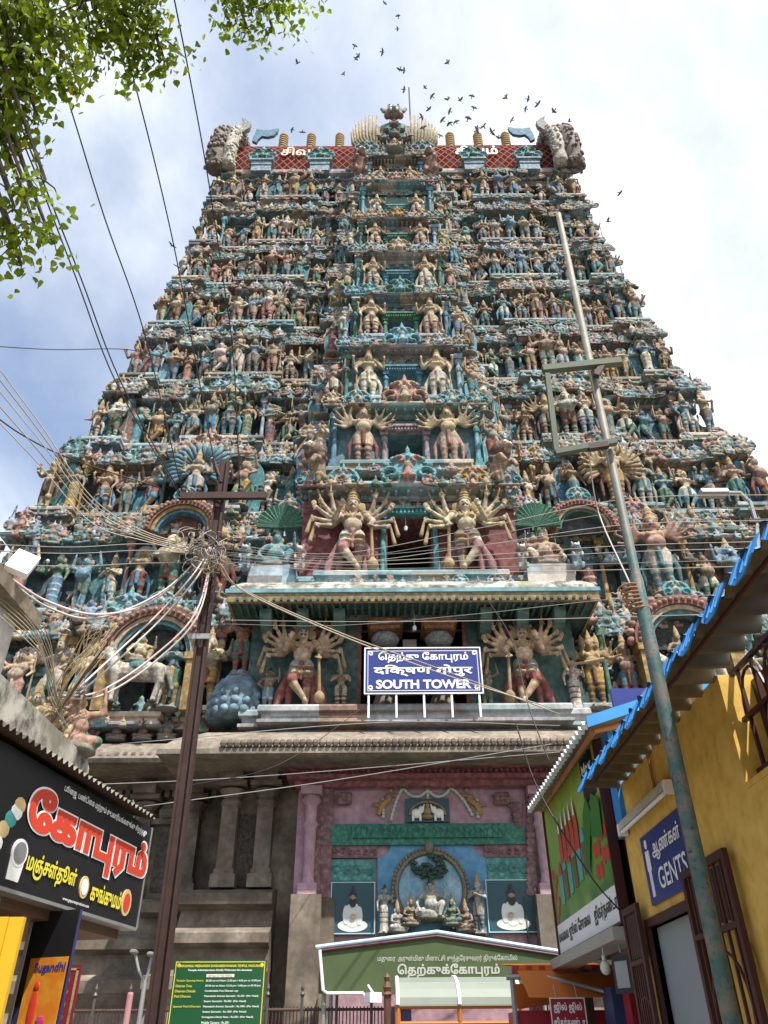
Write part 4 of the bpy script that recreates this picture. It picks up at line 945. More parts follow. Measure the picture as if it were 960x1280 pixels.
def statue(kind, x, y, z, h, rz, label, group, parts=True, back=False, flip=False, colours=None, name=None):
    sk, cl, tr = colours or (pick(SKINS), pick(CLOTH), pick(CLOTH))
    o = FIG[kind].place((x, y, z), h, rz, jit(sk[1]), jit(cl[1]), jit(tr[1]), parts, name or ('statue' if kind in POSE else None), flip)
    tag(o, label.format(skin=sk[0], cloth=cl[0]), 'statue', group)
    if back:
        a = link('aureole', AUR, o); a['garment_colour'] = list(tr[1]); a['trim_colour'] = list(jit(pick([('a', PAL['teal'], 3), ('b', PAL['blue'], 3), ('c', PAL['pink'], 2), ('d', PAL['red'], 2), ('e', PAL['turquoise'], 3)])[1]))
    return o
SKIP0 = {}
for i, q in enumerate(ledge_info):
    z, y, w, cb, cy, proj, setb, H = q['z'], q['y'], q['w'], q['cb'], q['cy'], q['proj'], q['setb'], q['H']
    hs = (2.5, 2.5, 2.45, 2.4, 2.35, 2.3, 2.2, 2.2, 2.5)[i]
    step = (1.1, 1.0, .88, .82, .80, .78, .78, .78, .92)[i]
    for s, side in ((-1, 'left'), (1, 'right')):
        xs = []; x = w - .42
        while x > cb + .55:
            xs.append(x); x -= step * random.uniform(.86, 1.12)
        for n, x in enumerate(xs):
            if i == 0 and (x < cb + 1.9 or 5.9 < x < 9.3): continue          # the large groups and the beasts in their arches stand here
            if i == 1 and s > 0 and 7.2 < x < 9.3: continue
            if i == 1 and s < 0 and 4.6 < x < 7.4: continue
            if i == 2 and 6.9 < x < 8.9: continue
            mid = abs(x - w * .56) < step * .5
            k = random.choices([a for a, _ in STAND_W], [b for _, b in STAND_W])[0]
            if mid: k = random.choice(('deity', 'manyarm', 'guardian', 'elephant'))
            if i == 8: k = 'worship' if not mid else 'carrier'
            h = hs * random.uniform(.93, 1.05) * (1.22 if mid else random.choice((1, 1, 1, 1.12, .9)))
            yy = y - bay_off(s * x, w, cb, proj) + .34
            cols = (pick(SKINS), pick(CLOTH), pick(CLOTH))
            statue(k, AX + s * x, yy, z + .03 * h, h, R(random.uniform(-14, 14) + s * 6 + (s * 32 if n == 0 else 0)), '{skin} ' + POSE[k] + ' in {cloth}, ' + ORD[n + 1] + ' from ' + side + ' edge, ' + STOREY[i],
                   'standing statues on the ' + STOREY[i], i < 5, random.random() < .45 or mid, random.random() < .5, cols)
            nst += 1
        # statues along the side faces make the jagged outline
        for k_ in range(2):
            k = random.choice(('deity', 'carrier', 'dancer')); statue(k, AX + s * (w - .25), y + 1.3 + 1.5 * k_, z + .06, hs, R(s * 80), '{skin} ' + POSE[k] + ', ' + ('nearer' if k_ == 0 else 'farther') + ' one round the ' + side + ' corner of ' + STOREY[i],
                                                                           'statues round the tower corners', False)
            nst += 1
        # seated row on the eave
        if i < 8:
            wr = (w + q['w2']) / 2 - .15; xs = []; x = wr - .3; st2 = (1.15, 1.05, .92, .86, .84, .82, .82, .82)[i]
            while x > cb + .35: xs.append(x); x -= st2 * random.uniform(.94, 1.06)
            for n, x in enumerate(xs):
                if i == 0 and (s < 0 and 6.0 < x < 8.9 or s > 0 and 6.5 < x < 9.5): continue
                k = random.choices(('seated', 'ease', 'goddess', 'dwarf'), (4, 3, 3, 4))[0]; cols = (pick(SKINS[1:]), pick(CLOTH), pick(CLOTH))
                yy = y - bay_off(s * x, w, cb, proj) + setb - .02
                statue(k, AX + s * x, min(yy, q['y2'] + .1), q['ct'] - .05, (H * .37) * random.uniform(.92, 1.1), R(random.uniform(-12, 12)), '{skin} ' + SPOSE[k] + ', ' + ORD[n + 1] + ' from ' + side + ' end of ' + STOREY[i] + ' eave',
                       'seated figures on the eave above the ' + STOREY[i], i < 2, False, random.random() < .5, cols, name='seated_figure')
    # central bay: pair of guardians and smaller attendants at its shoulders
    inner = (1.55, .68, .62, .55, .55, .5, .45, .4, .36)[i]
    fl = z + .02 if i > 1 else (8.98 if i == 0 else 13.0)
    gx = (3.05, 1.75, 1.5, 1.36, 1.28, 1.22, 1.14, 1.06, .86)[i]; gh = (2.8, 3.3, 3.0, 3.0, 2.85, 2.65, 2.4, 2.25, 2.1)[i]
    for s, side in ((-1, 'left'), (1, 'right')):
        big = i < 2
        cols = ((('cream', (.70, .52, .34), 1), ('grey', (.34, .40, .40), 1), ('red', (.34, .09, .09), 1)), (('cream', (.66, .53, .38), 1), ('white', (.72, .70, .64), 1), ('rose', (.42, .20, .21), 1)))[i] if big else (('cream', (.60, .48, .33), 1), ('white', PAL['white'], 1) if i % 2 else ('ivory', PAL['cream'], 1), pick(CLOTH))
        statue('big_lower' if i == 0 else 'big_upper' if i == 1 else ('manyarm' if i == 2 else 'guardian'), AX + s * gx, cy + (.36 if i == 0 else .42), fl + (.02 if big else .05), gh, R(-4 * s), ('large many-armed guardian with club' if big else '{skin} guardian statue') + ' on the ' + side + ' of the central doorway, ' + STOREY[i], 'guardians beside the central openings', True, False, s < 0 if not big else s > 0, cols, name='guardian_statue')
        if i == 1: continue
        for n, (dx_, dy_, hh) in enumerate(((cb + .28, .25, .8), (cb + .75, 1.0, .86)) if i else ()):
            k = random.choice(('attendant', 'woman', 'carrier', 'dancer', 'worship'))
            statue(k, AX + s * dx_, min(cy + dy_ + .25, y - proj + .3), z + .05 if n else z + .03, gh * hh, R(s * (35 if n == 0 else 15)), '{skin} ' + POSE[k] + ', ' + ('inner' if n == 0 else 'outer') + ' one at ' + side + ' shoulder of central bay, ' + STOREY[i], 'attendants at the shoulders of the central bay', i < 6, n == 1, s > 0)
            nst += 1
# the smaller companions of the lowest guardians
def comp(kind, x, y, z, h, rz, label, cols, parts=True, group=None, flip=False, name=None):
    return statue(kind, AX + x, y, z, h, R(rz), label, group, parts, False, flip, cols, name)
CR, TN, IV, GY, TL, PK, GN, BL = [(n, c, 1) for n, c, _ in SKINS]
c_ = {n: (n, c, 1) for n, c, _ in CLOTH}
comp('worship', -1.98, 19.85, 8.99, 1.55, 0, 'small cream statue with joined hands under the left pillar of the sign opening', (CR, c_['white'], c_['brown']))
comp('carrier', 1.98, 19.85, 8.99, 1.5, 0, 'small grey burly statue beside the right pillar of the sign opening', (GY, c_['grey'], c_['green']))
comp('attendant', -3.95, 19.85, 8.99, 1.45, 0, 'small attendant with blue striped legs at the left guardian', (TN, c_['blue'], c_['white']))
comp('woman', 4.35, 19.85, 8.99, 1.75, 10, 'ivory attendant statue blowing a long horn at the right guardian', (IV, c_['white'], c_['gold'] if 'gold' in c_ else c_['brown']))
b = MB(); b.tube([(AX + 4.3, 19.6, 10.2), (AX + 5.2, 19.5, 10.3)], [.03, .07], 8); tag(b.build('horn', M['gold']), 'long gilded horn held by the ivory attendant at the right guardian', 'horn')
# many-headed figures at the outer ends of the lowest centre
o = comp('multihead', -4.85, 20.1, 10.15, 2.2, 8, 'red faced many-headed statue seated over a blue scaled dome', (('pink', (.38, .17, .12), 1), c_['green'], c_['red']))
d_ = MB()
d_.lathe([(.70, 0), (.76, .3), (.72, .7), (.6, 1.0), (.35, 1.25), (.1, 1.35)], n=18)
for r_ in range(6):
    n = 17 - 2 * r_; rr = (.76, .76, .72, .62, .47, .28)[r_] - .055
    for k in range(n): a = 2 * PI * (k + .5 * (r_ % 2)) / n; d_.ell((rr * math.cos(a), rr * math.sin(a), .12 + .235 * r_), (.135, .135, .135), 8, 6)
dm = d_.build('scaled_dome', stucco('scaled_dome_paint', (.20, .33, .44), scale=1.5, grime=.5, carve=3.6, bump=.6), None, (.30, .46, .58), True, loc=(AX - 4.85, 20.3, 8.9)); tag(dm, 'light blue scaled dome under the red many-headed statue', 'dome')
comp('elephant', -5.85, 20.6, 9.4, 2.6, 6, 'tall elephant-headed statue with ochre belly beside the blue dome', (CR, c_['yellow'], c_['red']))
comp('multihead', 5.05, 20.2, 9.2, 2.4, -8, 'golden many-headed many-armed statue beyond the right guardian', (('gold', (.46, .33, .15), 1), c_['yellow'], c_['brown']))
comp('manyarm', 6.2, 20.8, 9.4, 2.3, -8, 'pale statue with fanned arms beyond the golden many-headed statue', (PK, c_['teal'], c_['red']))
# second storey: seated figures under green parasols either side of the doorway bay
for s, side, col in ((-1, 'left', TL), (1, 'right', PK)):
    comp('ease', s * 4.05, 19.75, 13.3, 2.1, -6 * s, '{skin} seated figure under a green fluted parasol, ' + side + ' of the doorway guardians', (col, c_['blue'] if s < 0 else c_['white'], c_['white']), name='seated_figure', flip=s > 0)
    b = MB()
    for k in range(15):
        a = PI * k / 14; b.tube([(0, 0, 0), (.74 * math.cos(a), -.10, .80 * math.sin(a))], [.04, .10], 6)
    b.tube([(0, .1, 0), (0, .1, -1.6)], .05, 6)
    tag(b.build('parasol', M['skin'], None, (.05, .22, .15), loc=(AX + s * 4.05, 20.25, 15.2)), 'dark green fluted parasol over the seated figure ' + side + ' of the doorway', 'parasol')
    comp('lion', s * 3.25, 19.2, 13.0, .95, 0, 'small pale lion crouching at the ' + side + ' end of the canopy', (IV, c_['white'], c_['grey']), group='small lions on the canopy', name='lion_statue')
    comp('lion', s * 4.85, 19.2, 13.0, 1.0, 0, 'small bluish lion at the outer ' + side + ' corner of the canopy', (('bluegrey', PAL['paleblue'], 1), c_['blue'], c_['grey']), group='small lions on the canopy', name='lion_statue')
# rearing lions flanking the door bay of the second and third storeys and the crest
for s, side in ((-1, 'left'), (1, 'right')):
    comp('lion', s * 2.95, 19.6, 16.3, 2.1, 35 * s, 'rearing tan lion with brown mane above the ' + side + ' guardian of the doorway', (TN, c_['yellow'], c_['brown']), group='rearing lions', name='lion_statue')
    comp('lion', s * 2.05, 24.75, FZ[8] + .2, 2.3, -15 * s, 'rearing pink and grey lion at the ' + side + ' side of the roof crest', (PK, c_['grey'], c_['brown']), group='rearing lions', name='lion_statue')
    o = comp('ease', s * 9.75, FY[8] + .3, FZ[8] + .03, 3.0, 12 * s, 'huge seated tan demon in blue trousers at the ' + side + ' end under the roof', (TN, c_['blue'], c_['grey']), name='seated_figure', flip=s > 0)
    comp('lion', s * 10.7, FY[8] + .5, FZ[8] + .03, 2.7, -25 * s, 'rearing pinkish lion on the outer ' + side + ' corner under the roof', (PK, c_['pink'], c_['grey']), group='rearing lions', name='lion_statue')

# arches with beasts at the ends of the lowest storey, and smaller arches above
def torana(name, x, y, z, r, label, cols, depth=.5, plain=False):
    t = thing(name, label, 'arch', (AX + x, y, z), 0, 'painted horseshoe arches'); n = 26
    def ring(r0, r1, y0, y1, nm, col, mat='orn'):
        mb = MB()
        for k in range(n):
            a, b_ = PI * k / n, PI * (k + 1) / n
            q = [(r0 * math.cos(a), r0 * math.sin(a)), (r1 * math.cos(a), r1 * math.sin(a)), (r1 * math.cos(b_), r1 * math.sin(b_)), (r0 * math.cos(b_), r0 * math.sin(b_))]
            mb.plate(q, y0, y1)
        return mb.build(nm, M[mat], t, col)
    ring(r * .98, r * 1.2, -.1, depth, 'outer_band', cols[0]); ring(r * .86, r * .975, -.02, depth, 'middle_band', cols[1]); ring(r * .76, r * .855, .06, depth, 'inner_band', cols[2])
    mb = MB()
    for k in range(24):
        a = PI * (k + .5) / 24; mb.ell((r * 1.09 * math.cos(a), -.13, r * 1.09 * math.sin(a)), (.08 * r / 1.5,) * 3, 7, 5)
    for k in range(19):
        a = PI * (k + .5) / 19; mb.ell((r * 1.25 * math.cos(a), .1, r * 1.25 * math.sin(a)), (.17 * r / 1.6, .16, .17 * r / 1.6), 7, 5)
    mb.build('beading', M['orn'], t, cols[3], smooth=True)
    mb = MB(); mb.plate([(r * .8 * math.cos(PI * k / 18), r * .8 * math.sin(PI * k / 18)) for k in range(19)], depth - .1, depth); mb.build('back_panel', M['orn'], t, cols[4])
    if not plain:
        for s in (-1, 1): 
            mb = MB(); mb.box(s * r * .98 - .2, s * r * .98 + .2, -.08, depth, -1.7, -.02); mb.box(s * r * .98 - .26, s * r * .98 + .26, -.14, depth, -.22, -.01); mb.build('arch_post', M['orn'], t, PAL['gold'])
    a = link('arch_crest', FIG['arch_c'].whole, t, PAL['turquoise'], (0, -.05, r * 1.1), 0, .8); a['garment_colour'] = list(PAL['cream']); a['trim_colour'] = list(PAL['teal'])
    return t
RD = (.30, .12, .10)
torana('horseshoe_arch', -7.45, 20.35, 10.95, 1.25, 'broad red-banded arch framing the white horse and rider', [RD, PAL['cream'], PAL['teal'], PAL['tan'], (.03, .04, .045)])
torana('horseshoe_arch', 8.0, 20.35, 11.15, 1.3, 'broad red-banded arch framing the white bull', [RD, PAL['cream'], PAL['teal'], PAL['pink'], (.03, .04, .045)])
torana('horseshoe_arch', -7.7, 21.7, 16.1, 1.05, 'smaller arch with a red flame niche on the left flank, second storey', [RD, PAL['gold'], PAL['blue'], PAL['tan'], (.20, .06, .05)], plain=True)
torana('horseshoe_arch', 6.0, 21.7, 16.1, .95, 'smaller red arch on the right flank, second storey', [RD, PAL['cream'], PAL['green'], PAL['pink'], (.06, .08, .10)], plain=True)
o = FIG['horse'].place((AX - 7.75, 20.3, 9.38), 1.85, PI, PAL['white'], (.08, .26, .25), (.30, .30, .28), True, 'horse_statue'); tag(o, 'white horse statue with a fringed saddle cloth under the left arch', 'statue')
o = FIG['bull'].place((AX + 7.9, 20.25, 9.38), 1.85, PI * .92, PAL['white'], PAL['red'], PAL['cream'], True, 'bull_statue'); tag(o, 'white bull statue with garland turning its head under the right arch', 'statue')
comp('ease', -7.8, 20.35, 10.6, 1.45, 20, 'cream rider seated on the white horse under the left arch', (CR, c_['yellow'], c_['green']), name='rider_statue')
comp('worship', -6.85, 20.6, 9.42, 2.45, 0, 'green statue standing behind the white horse under the left arch', (TL, c_['green'], c_['yellow']))
comp('seated', 7.7, 20.4, 10.6, 1.4, -15, 'tan rider seated on the white bull under the right arch', (TN, c_['red'], c_['green']), name='rider_statue')
# special groups on the flanks
comp('manyarm', 8.3, 21.75, 13.55, 3.5, -10, 'very large pale many-armed statue lunging on the right flank of second storey', (PK, c_['white'], c_['teal']))
comp('dancer', -6.2, 21.75, 13.55, 3.0, 10, 'large brown statue dancing with raised arms on the left flank of second storey', (('brown', (.24, .15, .11), 1), c_['brown'], c_['red']))
def shell_fan(x, y, z, r, col, label, n=22):
    mb = MB()
    for k in range(n):
        a = R(-35) + R(250) * k / (n - 1); mb.tube([(r * .35 * math.cos(a), 0, r * .35 * math.sin(a)), (r * .8 * math.cos(a), -.08, r * .8 * math.sin(a)), (r * math.cos(a + .08), -.05, r * math.sin(a + .08))], [r * .05, r * .085, r * .06], 6)
    mb.ell((0, .02, 0), (r * .5, .08, r * .5), 14, 8)
    return tag(mb.build('peacock_fan', M['skin'], None, col, True, loc=(AX + x, y, z)), label, 'ornament')
comp('deity', -7.8, 22.75, 17.95, 2.6, 5, 'cream four-armed statue in front of the round blue feather fan', (CR, c_['white'], c_['blue']))
shell_fan(-7.8, 23.0, 19.7, 1.25, (.13, .30, .38), 'round blue feather fan behind a cream statue on the left flank')
comp('manyarm', 7.8, 22.75, 17.95, 3.0, -5, 'large golden statue with two rings of arms on right flank, third storey', (('gold', (.50, .38, .22), 1), c_['yellow'], c_['brown']))
shell_fan(7.8, 23.0, 19.7, 1.2, (.44, .33, .20), 'round golden fan behind the large statue on the right flank')

# ------------------------------------------------------------------ canopy over the lowest opening
def white_moss():
    m, t, b = _nodes('mossy_limewash'); tcn = t.nodes.new('ShaderNodeTexCoord'); v = tcn.outputs['Object']
    c = _mix(t, _ramp(t, _noise(t, v, 2.3, 7, .7), .42, .58), (.42, .40, .35), (.075, .072, .06)); c = _mix(t, _ramp(t, _noise(t, v, .8, 4), .5, .7), c, (.20, .19, .14))
    t.links.new(c, b.inputs['Base Color']); b.inputs['Roughness'].default_value = .9; return m
M['moss'] = white_moss()
pl = [(-4.2, 21.5), (-4.2, 19.5), (4.2, 19.5), (4.2, 21.5)]
b = MB(); b.sweep(pl, [(-.3, 12.66), (.25, 12.58), (.6, 12.42), (.84, 12.18), (.9, 12.02)]); can = b.build('canopy', M['moss'], tower)
b = MB(); b.sweep(pl, [(.88, 12.04), (.96, 12.03), (.96, 11.91), (.90, 11.90)]); b.build('canopy_edge', M['wall'], can, (.15, .36, .42))
b = MB(); b.sweep(pl, [(.92, 11.905), (.90, 11.66), (.82, 11.64)]); b.build('canopy_soffit_band', stucco('ochre_band', (.40, .30, .15), scale=1, grime=.5, carve=7), can)
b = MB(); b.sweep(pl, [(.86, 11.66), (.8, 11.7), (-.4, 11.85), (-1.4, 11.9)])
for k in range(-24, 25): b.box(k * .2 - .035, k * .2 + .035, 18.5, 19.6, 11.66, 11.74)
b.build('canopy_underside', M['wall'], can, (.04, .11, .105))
for k in range(-4, 5):
    if abs(k) < 2: continue
    b = MB(); b.prism([(19.0, 11.66), (19.0, 11.5), (19.25, 11.3), (19.6, 11.15), (20.3, 11.1), (20.3, 11.68)], k * 1.02 - .16, k * 1.02 + .16); b.build('bracket', M['wall'], can, (.06, .15, .14))
for s in (-1, 1):                                       # side platforms beside the doorway bay
    b = MB(); x0, x1 = sorted((s * 3.38, s * 4.75)); b.box(x0, x1, 19.32, 21.4, 12.5, 13.25); b.build('side_platform', M['band'], can, PAL['paleblue'])
    b = MB(); b.box(s * 1.62 - .17, s * 1.62 + .17, 20.12, 20.36, 8.99, 11.9); b.box(s * 1.62 - .24, s * 1.62 + .24, 20.05, 20.4, 8.99, 9.25); b.build('jamb', stucco('red_carved_jamb_' + ('west' if s < 0 else 'east'), (.36, .10, .08), scale=1.2, grime=.35, carve=9), can)
    b = MB(); b.lathe([(.26, 0), (.30, .5), (.18, .75), (.20, 2.2), (.26, 2.3), (.36, 2.42), (.30, 2.5)], (s * .77, 20.9, 8.98), 14); b.build('stone_column', M['stone'], can, smooth=True)
    b = MB(); b.lathe([(.22, 0), (.36, .1), (.42, .22), (.34, .36), (.24, .4)], (s * .77, 20.15, 11.0), 14); b.build('lotus_capital', M['skin'], can, (.42, .48, .52), True)
    b = MB(); b.box(s * .77 - .42, s * .77 + .42, 19.75, 20.6, 11.40, 11.5); b.box(s * .77 - .5, s * .77 + .5, 19.65, 20.7, 11.5, 11.7); b.build('abacus', M['orn'], can, (.52, .26, .12))
    b = MB(); b.lathe([(.36, 0), (.33, .3), (.25, .55), (.22, .62), (.24, .68), (.12, .85)], (s * .77, 19.95, 8.98), 14); b.build('column_stub', M['stone_pale'], can, smooth=True)
b = MB(); b.box(-.25, .15, 20.7, 20.8, 11.1, 11.5); tag(b.build('junction_box', paint('grey_box', (.5, .5, .48)), loc=(AX, 0, 0)), 'small grey box on the back wall over the blue sign', 'box')

# SOUTH TOWER sign on its railing
PX = lambda px, py, y: on_plane(px, py, (0, y, 0), 0.0)
x0, z0 = PX(455, 868, 19.0); x1, z1 = PX(600, 809, 19.0)
M['white'] = paint('white_sign_paint', (.80, .80, .80), wear=.08); M['navy'] = paint('navy_enamel', (.025, .04, .20), rough=.3, wear=.15)
sg = thing('tower_sign', 'navy blue sign reading SOUTH TOWER in three scripts', 'sign', ((x0 + x1) / 2, 19.0, z0)); w = (x1 - x0) / 2; h = z1 - z0
b = MB(); b.box(-w, w, 0, .05, 0, h); b.build('board', M['navy'], sg)
b = MB()
for q in ((-w, w, 0, .03), (-w, w, h - .03, h), (-w, -w + .03, .031, h - .031), (w - .03, w, .031, h - .031)): b.box(q[0], q[1], -.02, .055, q[2], q[3])
i_ = .09
for q in ((-w + i_, w - i_, i_, i_ + .014), (-w + i_, w - i_, h - i_ - .014, h - i_), (-w + i_, -w + i_ + .014, i_ + .015, h - i_ - .015), (w - i_ - .014, w - i_, i_ + .015, h - i_ - .015)): b.box(q[0], q[1], -.004, .001, q[2], q[3])
for sx in (-1, 1):
    for sz in (0, 1):
        for k in range(8):
            a = k * .8; r = .10 - .008 * k; b.ell((sx * (w - .17 + r * .6 * math.cos(a)), -.004, (h - .17 if sz else .17) + r * .7 * math.sin(a)), (.022, .006, .022), 6, 5)
b.build('frame', M['white'], sg)
write('தெற்கு கோபுரம்', -w * .76, w * .78, h * .66, h * .90, -.012, M['white'], sg, .02)
write('दक्षिण गोपुर', -w * .84, w * .84, h * .37, h * .62, -.012, M['white'], sg, .024)
write('SOUTH TOWER', -w * .80, w * .80, h * .11, h * .30, -.012, M['white'], sg, .035)
for k in range(5): b = MB(); b.box(-w + .12 + k * (2 * w - .24) / 4 - .025, -w + .12 + k * (2 * w - .24) / 4 + .025, .0, .05, -.62, -.001); b.build('post', M['white'], sg)
b = MB(); b.tube([(0, 0, 0), (0, 0, -.55)], .006, 5); b.lathe([(.05, 0), (.06, .1), (.03, .16)], (0, 0, -.7), 8); tag(b.build('hanging_bulb', M['whitepaint'], loc=(AX + .05, 19.4, 11.85)), 'small bulb hanging under the canopy above the sign', 'lamp')
b = MB(); b.tube([(0, 0, 0), (0, 0, -.35)], .006, 5); b.lathe([(.05, 0), (.07, .1), (.03, .16)], (0, 0, -.5), 8); tag(b.build('hanging_bulb', M['whitepaint'], loc=(AX - .1, 20.0, 15.4)), 'small bulb hanging in the dark second storey doorway', 'lamp')

# ------------------------------------------------------------------ stone base of the tower
BW, BY = 16.2, 22.0
cbw = 5.0
base = MB(); bpl = [(-BW, 42), (-BW, BY), (-cbw, BY), (-cbw, 20.75), (cbw, 20.75), (cbw, BY), (BW, BY), (BW, 42)]
base.sweep(bpl, [(0, 0), (0, 9.3)]); sb = base.build('stone_base', M['stone'], tower)
b = MB(); BP_ = ([(-BW, 42), (-BW, BY), (-cbw, BY), (-cbw, 20.75), (-3.45, 20.75)], [(3.45, 20.75), (cbw, 20.75), (cbw, BY), (BW, BY), (BW, 42)])
for bq in BP_: b.sweep(bq, [(1.45, 0), (1.45, .9), (1.2, 1.05), (1.2, 1.5), (1.5, 1.6), (1.5, 1.85), (1.1, 2.0), (.95, 2.4), (1.15, 2.7), (1.15, 2.95), (.75, 3.1), (.75, 3.5), (1.0, 3.6), (1.0, 3.8), (.65, 3.95), (.6, 4.3), (.9, 4.4), (.95, 4.62), (.5, 4.75), (.3, 4.8), (0, 4.82)])
for sx in (-1, 1):
    bp_ = [(1.45, 0), (1.45, .9), (1.2, 1.05), (1.2, 1.5), (1.5, 1.6), (1.5, 1.85), (1.1, 2.0), (.95, 2.4), (1.15, 2.7), (1.15, 2.95), (.75, 3.1), (.75, 3.5), (1.0, 3.6), (1.0, 3.8), (.65, 3.95), (.6, 4.3), (.9, 4.4), (.95, 4.62), (.5, 4.75), (.3, 4.8), (0, 4.82), (0, 0)]
    b.add([(sx * 3.45, 20.75 - o_, z_) for o_, z_ in bp_], [tuple(range(len(bp_)))])
b.build('base_moulding', M['stone'], sb)
b = MB()
for k in range(150):
    x = -BW + .2 + (2 * BW - .4) * k / 149
    if abs(x) > 5.4: b.ell((x, BY - 1.78, 7.98), (.10, .10, .10), 6, 5); b.box(x - .06, x + .06, BY - .40, BY - .26, 7.28, 7.46)
    elif abs(x) < 4.6: b.box(x - .06, x + .06, 19.86, 19.95, 8.55, 8.8)
for k in range(60): x = -4.7 + 9.4 * k / 59; b.ell((x, 20.4 - 1.96, 7.7), (.09, .08, .10), 6, 5)
fr = b.build('carved_frieze', M['stone'], sb); fr['kind'] = 'stuff'
b = MB(); b.sweep([(-BW, 42), (-BW, BY), (-cbw + .2, BY), (-cbw + .2, BY + .6)], [(-.1, 7.55), (.25, 7.5), (.25, 7.7), (.6, 7.74), (1.85, 7.78), (1.9, 7.88), (1.75, 8.15), (1.3, 8.45), (.8, 8.62), (-.2, 8.7)])
b.sweep([(cbw - .2, BY + .6), (cbw - .2, BY), (BW, BY), (BW, 42)], [(-.1, 7.55), (.25, 7.5), (.25, 7.7), (.6, 7.74), (1.85, 7.78), (1.9, 7.88), (1.75, 8.15), (1.3, 8.45), (.8, 8.62), (-.2, 8.7)]); b.build('flank_eave', M['stone_pale'], sb)
b = MB(); b.sweep([(-4.35, 22.0), (-4.35, 20.4), (4.35, 20.4), (4.35, 22.0)], [(-.8, 7.60), (1.75, 7.42), (1.95, 7.46), (1.95, 7.58), (1.6, 7.95), (1.0, 8.3), (.4, 8.45), (-.4, 8.5)]); b.build('central_eave', M['stone_pale'], sb)
b = MB(); b.sweep([(-4.5, 22.0), (-4.5, 19.75), (4.5, 19.75), (4.5, 22.0)], [(-.2, 8.3), (-.05, 8.45), (-.05, 8.9), (-.4, 8.95)]); b.build('stone_course', M['stone'], sb)
pm = MB(); pm.box(-.3, .3, -.3, .3, 0, .3); pm.box(-.24, .24, -.24, .24, .3, .42); pm.box(-.2, .2, -.2, .2, .42, 1.9); pm.lathe([(.24, 1.9), (.30, 2.02), (.22, 2.12), (.30, 2.25), (.36, 2.32), (.2, 2.38)], n=8); pm.box(-.4, .4, -.4, .4, 2.38, 2.5); pm.box(-.3, .3, -.55, .3, 2.5, 2.74)
pme = pm.mesh('base_pilaster', M['stone'])
for x in (-6.0, -7.3, -8.9, -10.2, -12.3, -13.6, -15.6, 6.0, 7.3, 8.9, 10.2, 12.3, 13.6, 15.6): link('base_pilaster', pme, sb, None, (x, BY - .18, 4.82))
for x in (-3.85, -4.75, 3.85, 4.75): link('base_pilaster', pme, sb, None, (x, 20.55, 4.82))
for x in (-6.65, -8.1, -11.25, 6.65, 8.1, 11.25):
    b = MB(); b.box(-.42, .42, -.12, .0, -.05, 1.75); b.box(-.52, .52, -.3, 0, 1.75, 1.9); b.lathe([(.3, 1.9), (.34, 2.1), (.2, 2.3), (.1, 2.45), (.04, 2.6)], (0, -.1, 0), 10)
    n = b.build('niche_frame', M['stone'], sb); n.location = (x, BY, 4.85)
    b = MB(); b.box(-.26, .26, -.135, -.121, .1, 1.6); b.build('niche_panel', M['nichedark'] if abs(x) != 8.1 else stucco('stone_lattice_%s' % ('w' if x < 0 else 'e'), (.12, .10, .085), scale=2, carve=8), n)  # thin sheet on the frame; the dark ones paint a shaded hollow
for x in (-4.3, 4.3): b = MB(); b.box(x - .24, x + .24, 20.7, 20.76, 4.9, 6.6); b.build('niche_shade_panel', M['nichedark'], sb)  # flat sheet whose colour is the shade of a recess
for k, px in enumerate((143, 176, 207)):                 # dwarfs of the frieze
    p = at(px, 933, 20.95); statue('dwarf', p.x, 20.95, 8.62, .98, R(8), 'small stone-coloured dwarf with raised arms on the stone eave, ' + ORD[k + 1] + ' from left', 'dwarfs on the stone eave', True, False, k % 2 == 1, (('stone', (.36, .28, .21), 1), c_['brown'], c_['grey']), name='dwarf_statue')
for k, px in enumerate((112,)):
    statue('ease', at(px, 933, 20.95).x, 20.95, 8.62, .95, R(8), 'small worn seated dwarf leftmost on the stone eave', 'dwarfs on the stone eave', True, False, False, (('stone', (.34, .27, .2), 1), c_['grey'], c_['grey']), name='dwarf_statue')

# ------------------------------------------------------------------ painted portal
PY = 20.15
def pbox(mb, px0, px1, py0, py1, y0, y1, m=0):
    a = PX(px0, py0, y0); d = PX(px1, py1, y0); mb.box(a[0], d[0], y0, y1, d[1], a[1], m)
portal = thing('painted_portal', 'pink painted shrine front with blue panel, green band and pilasters under the stone eave', 'portal', (0, 0, 0))
M['pinkwall'] = stucco('pink_painted_stone', (.46, .28, .34), scale=.5, grime=.35, dirt=(.15, .10, .11))
M['pinkcarve'] = stucco('pink_carved_stone', (.33, .17, .20), scale=1, grime=.4, carve=7)
M['redcarve'] = stucco('rose_cornice', (.34, .11, .13), scale=1, grime=.4, carve=6)
M['tealcarve'] = stucco('teal_carved_band', (.04, .26, .20), scale=1, grime=.25, carve=9)
M['tealpanel'] = stucco('turquoise_carved_panel', (.10, .36, .34), scale=1, grime=.25, carve=8)
b = MB(); pbox(b, 374, 692, 980, 1290, PY, PY + .6); b.build('back_wall', M['pinkwall'], portal)
b = MB(); xl, xr = PX(374, 980, 19.9)[0], PX(694, 980, 19.9)[0]
zc = PX(480, 984, 19.9)[1]
b.sweep([(xl, 20.9), (xl, 20.0), (xr, 20.0), (xr, 20.9)], [(0, zc), (.1, zc + .03), (.12, zc + .15), (.3, zc + .18), (.32, zc + .28), (.2, zc + .3), (.22, zc + .42), (.45, zc + .46), (.48, zc + .6), (.3, zc + .68), (-.3, zc + .7)])
for k in range(46): x = xl + (xr - xl) * (k + .5) / 46; b.box(x - .035, x + .035, 19.73, 19.8, zc + .3, zc + .41)
b.build('cornice', M['redcarve'], portal)
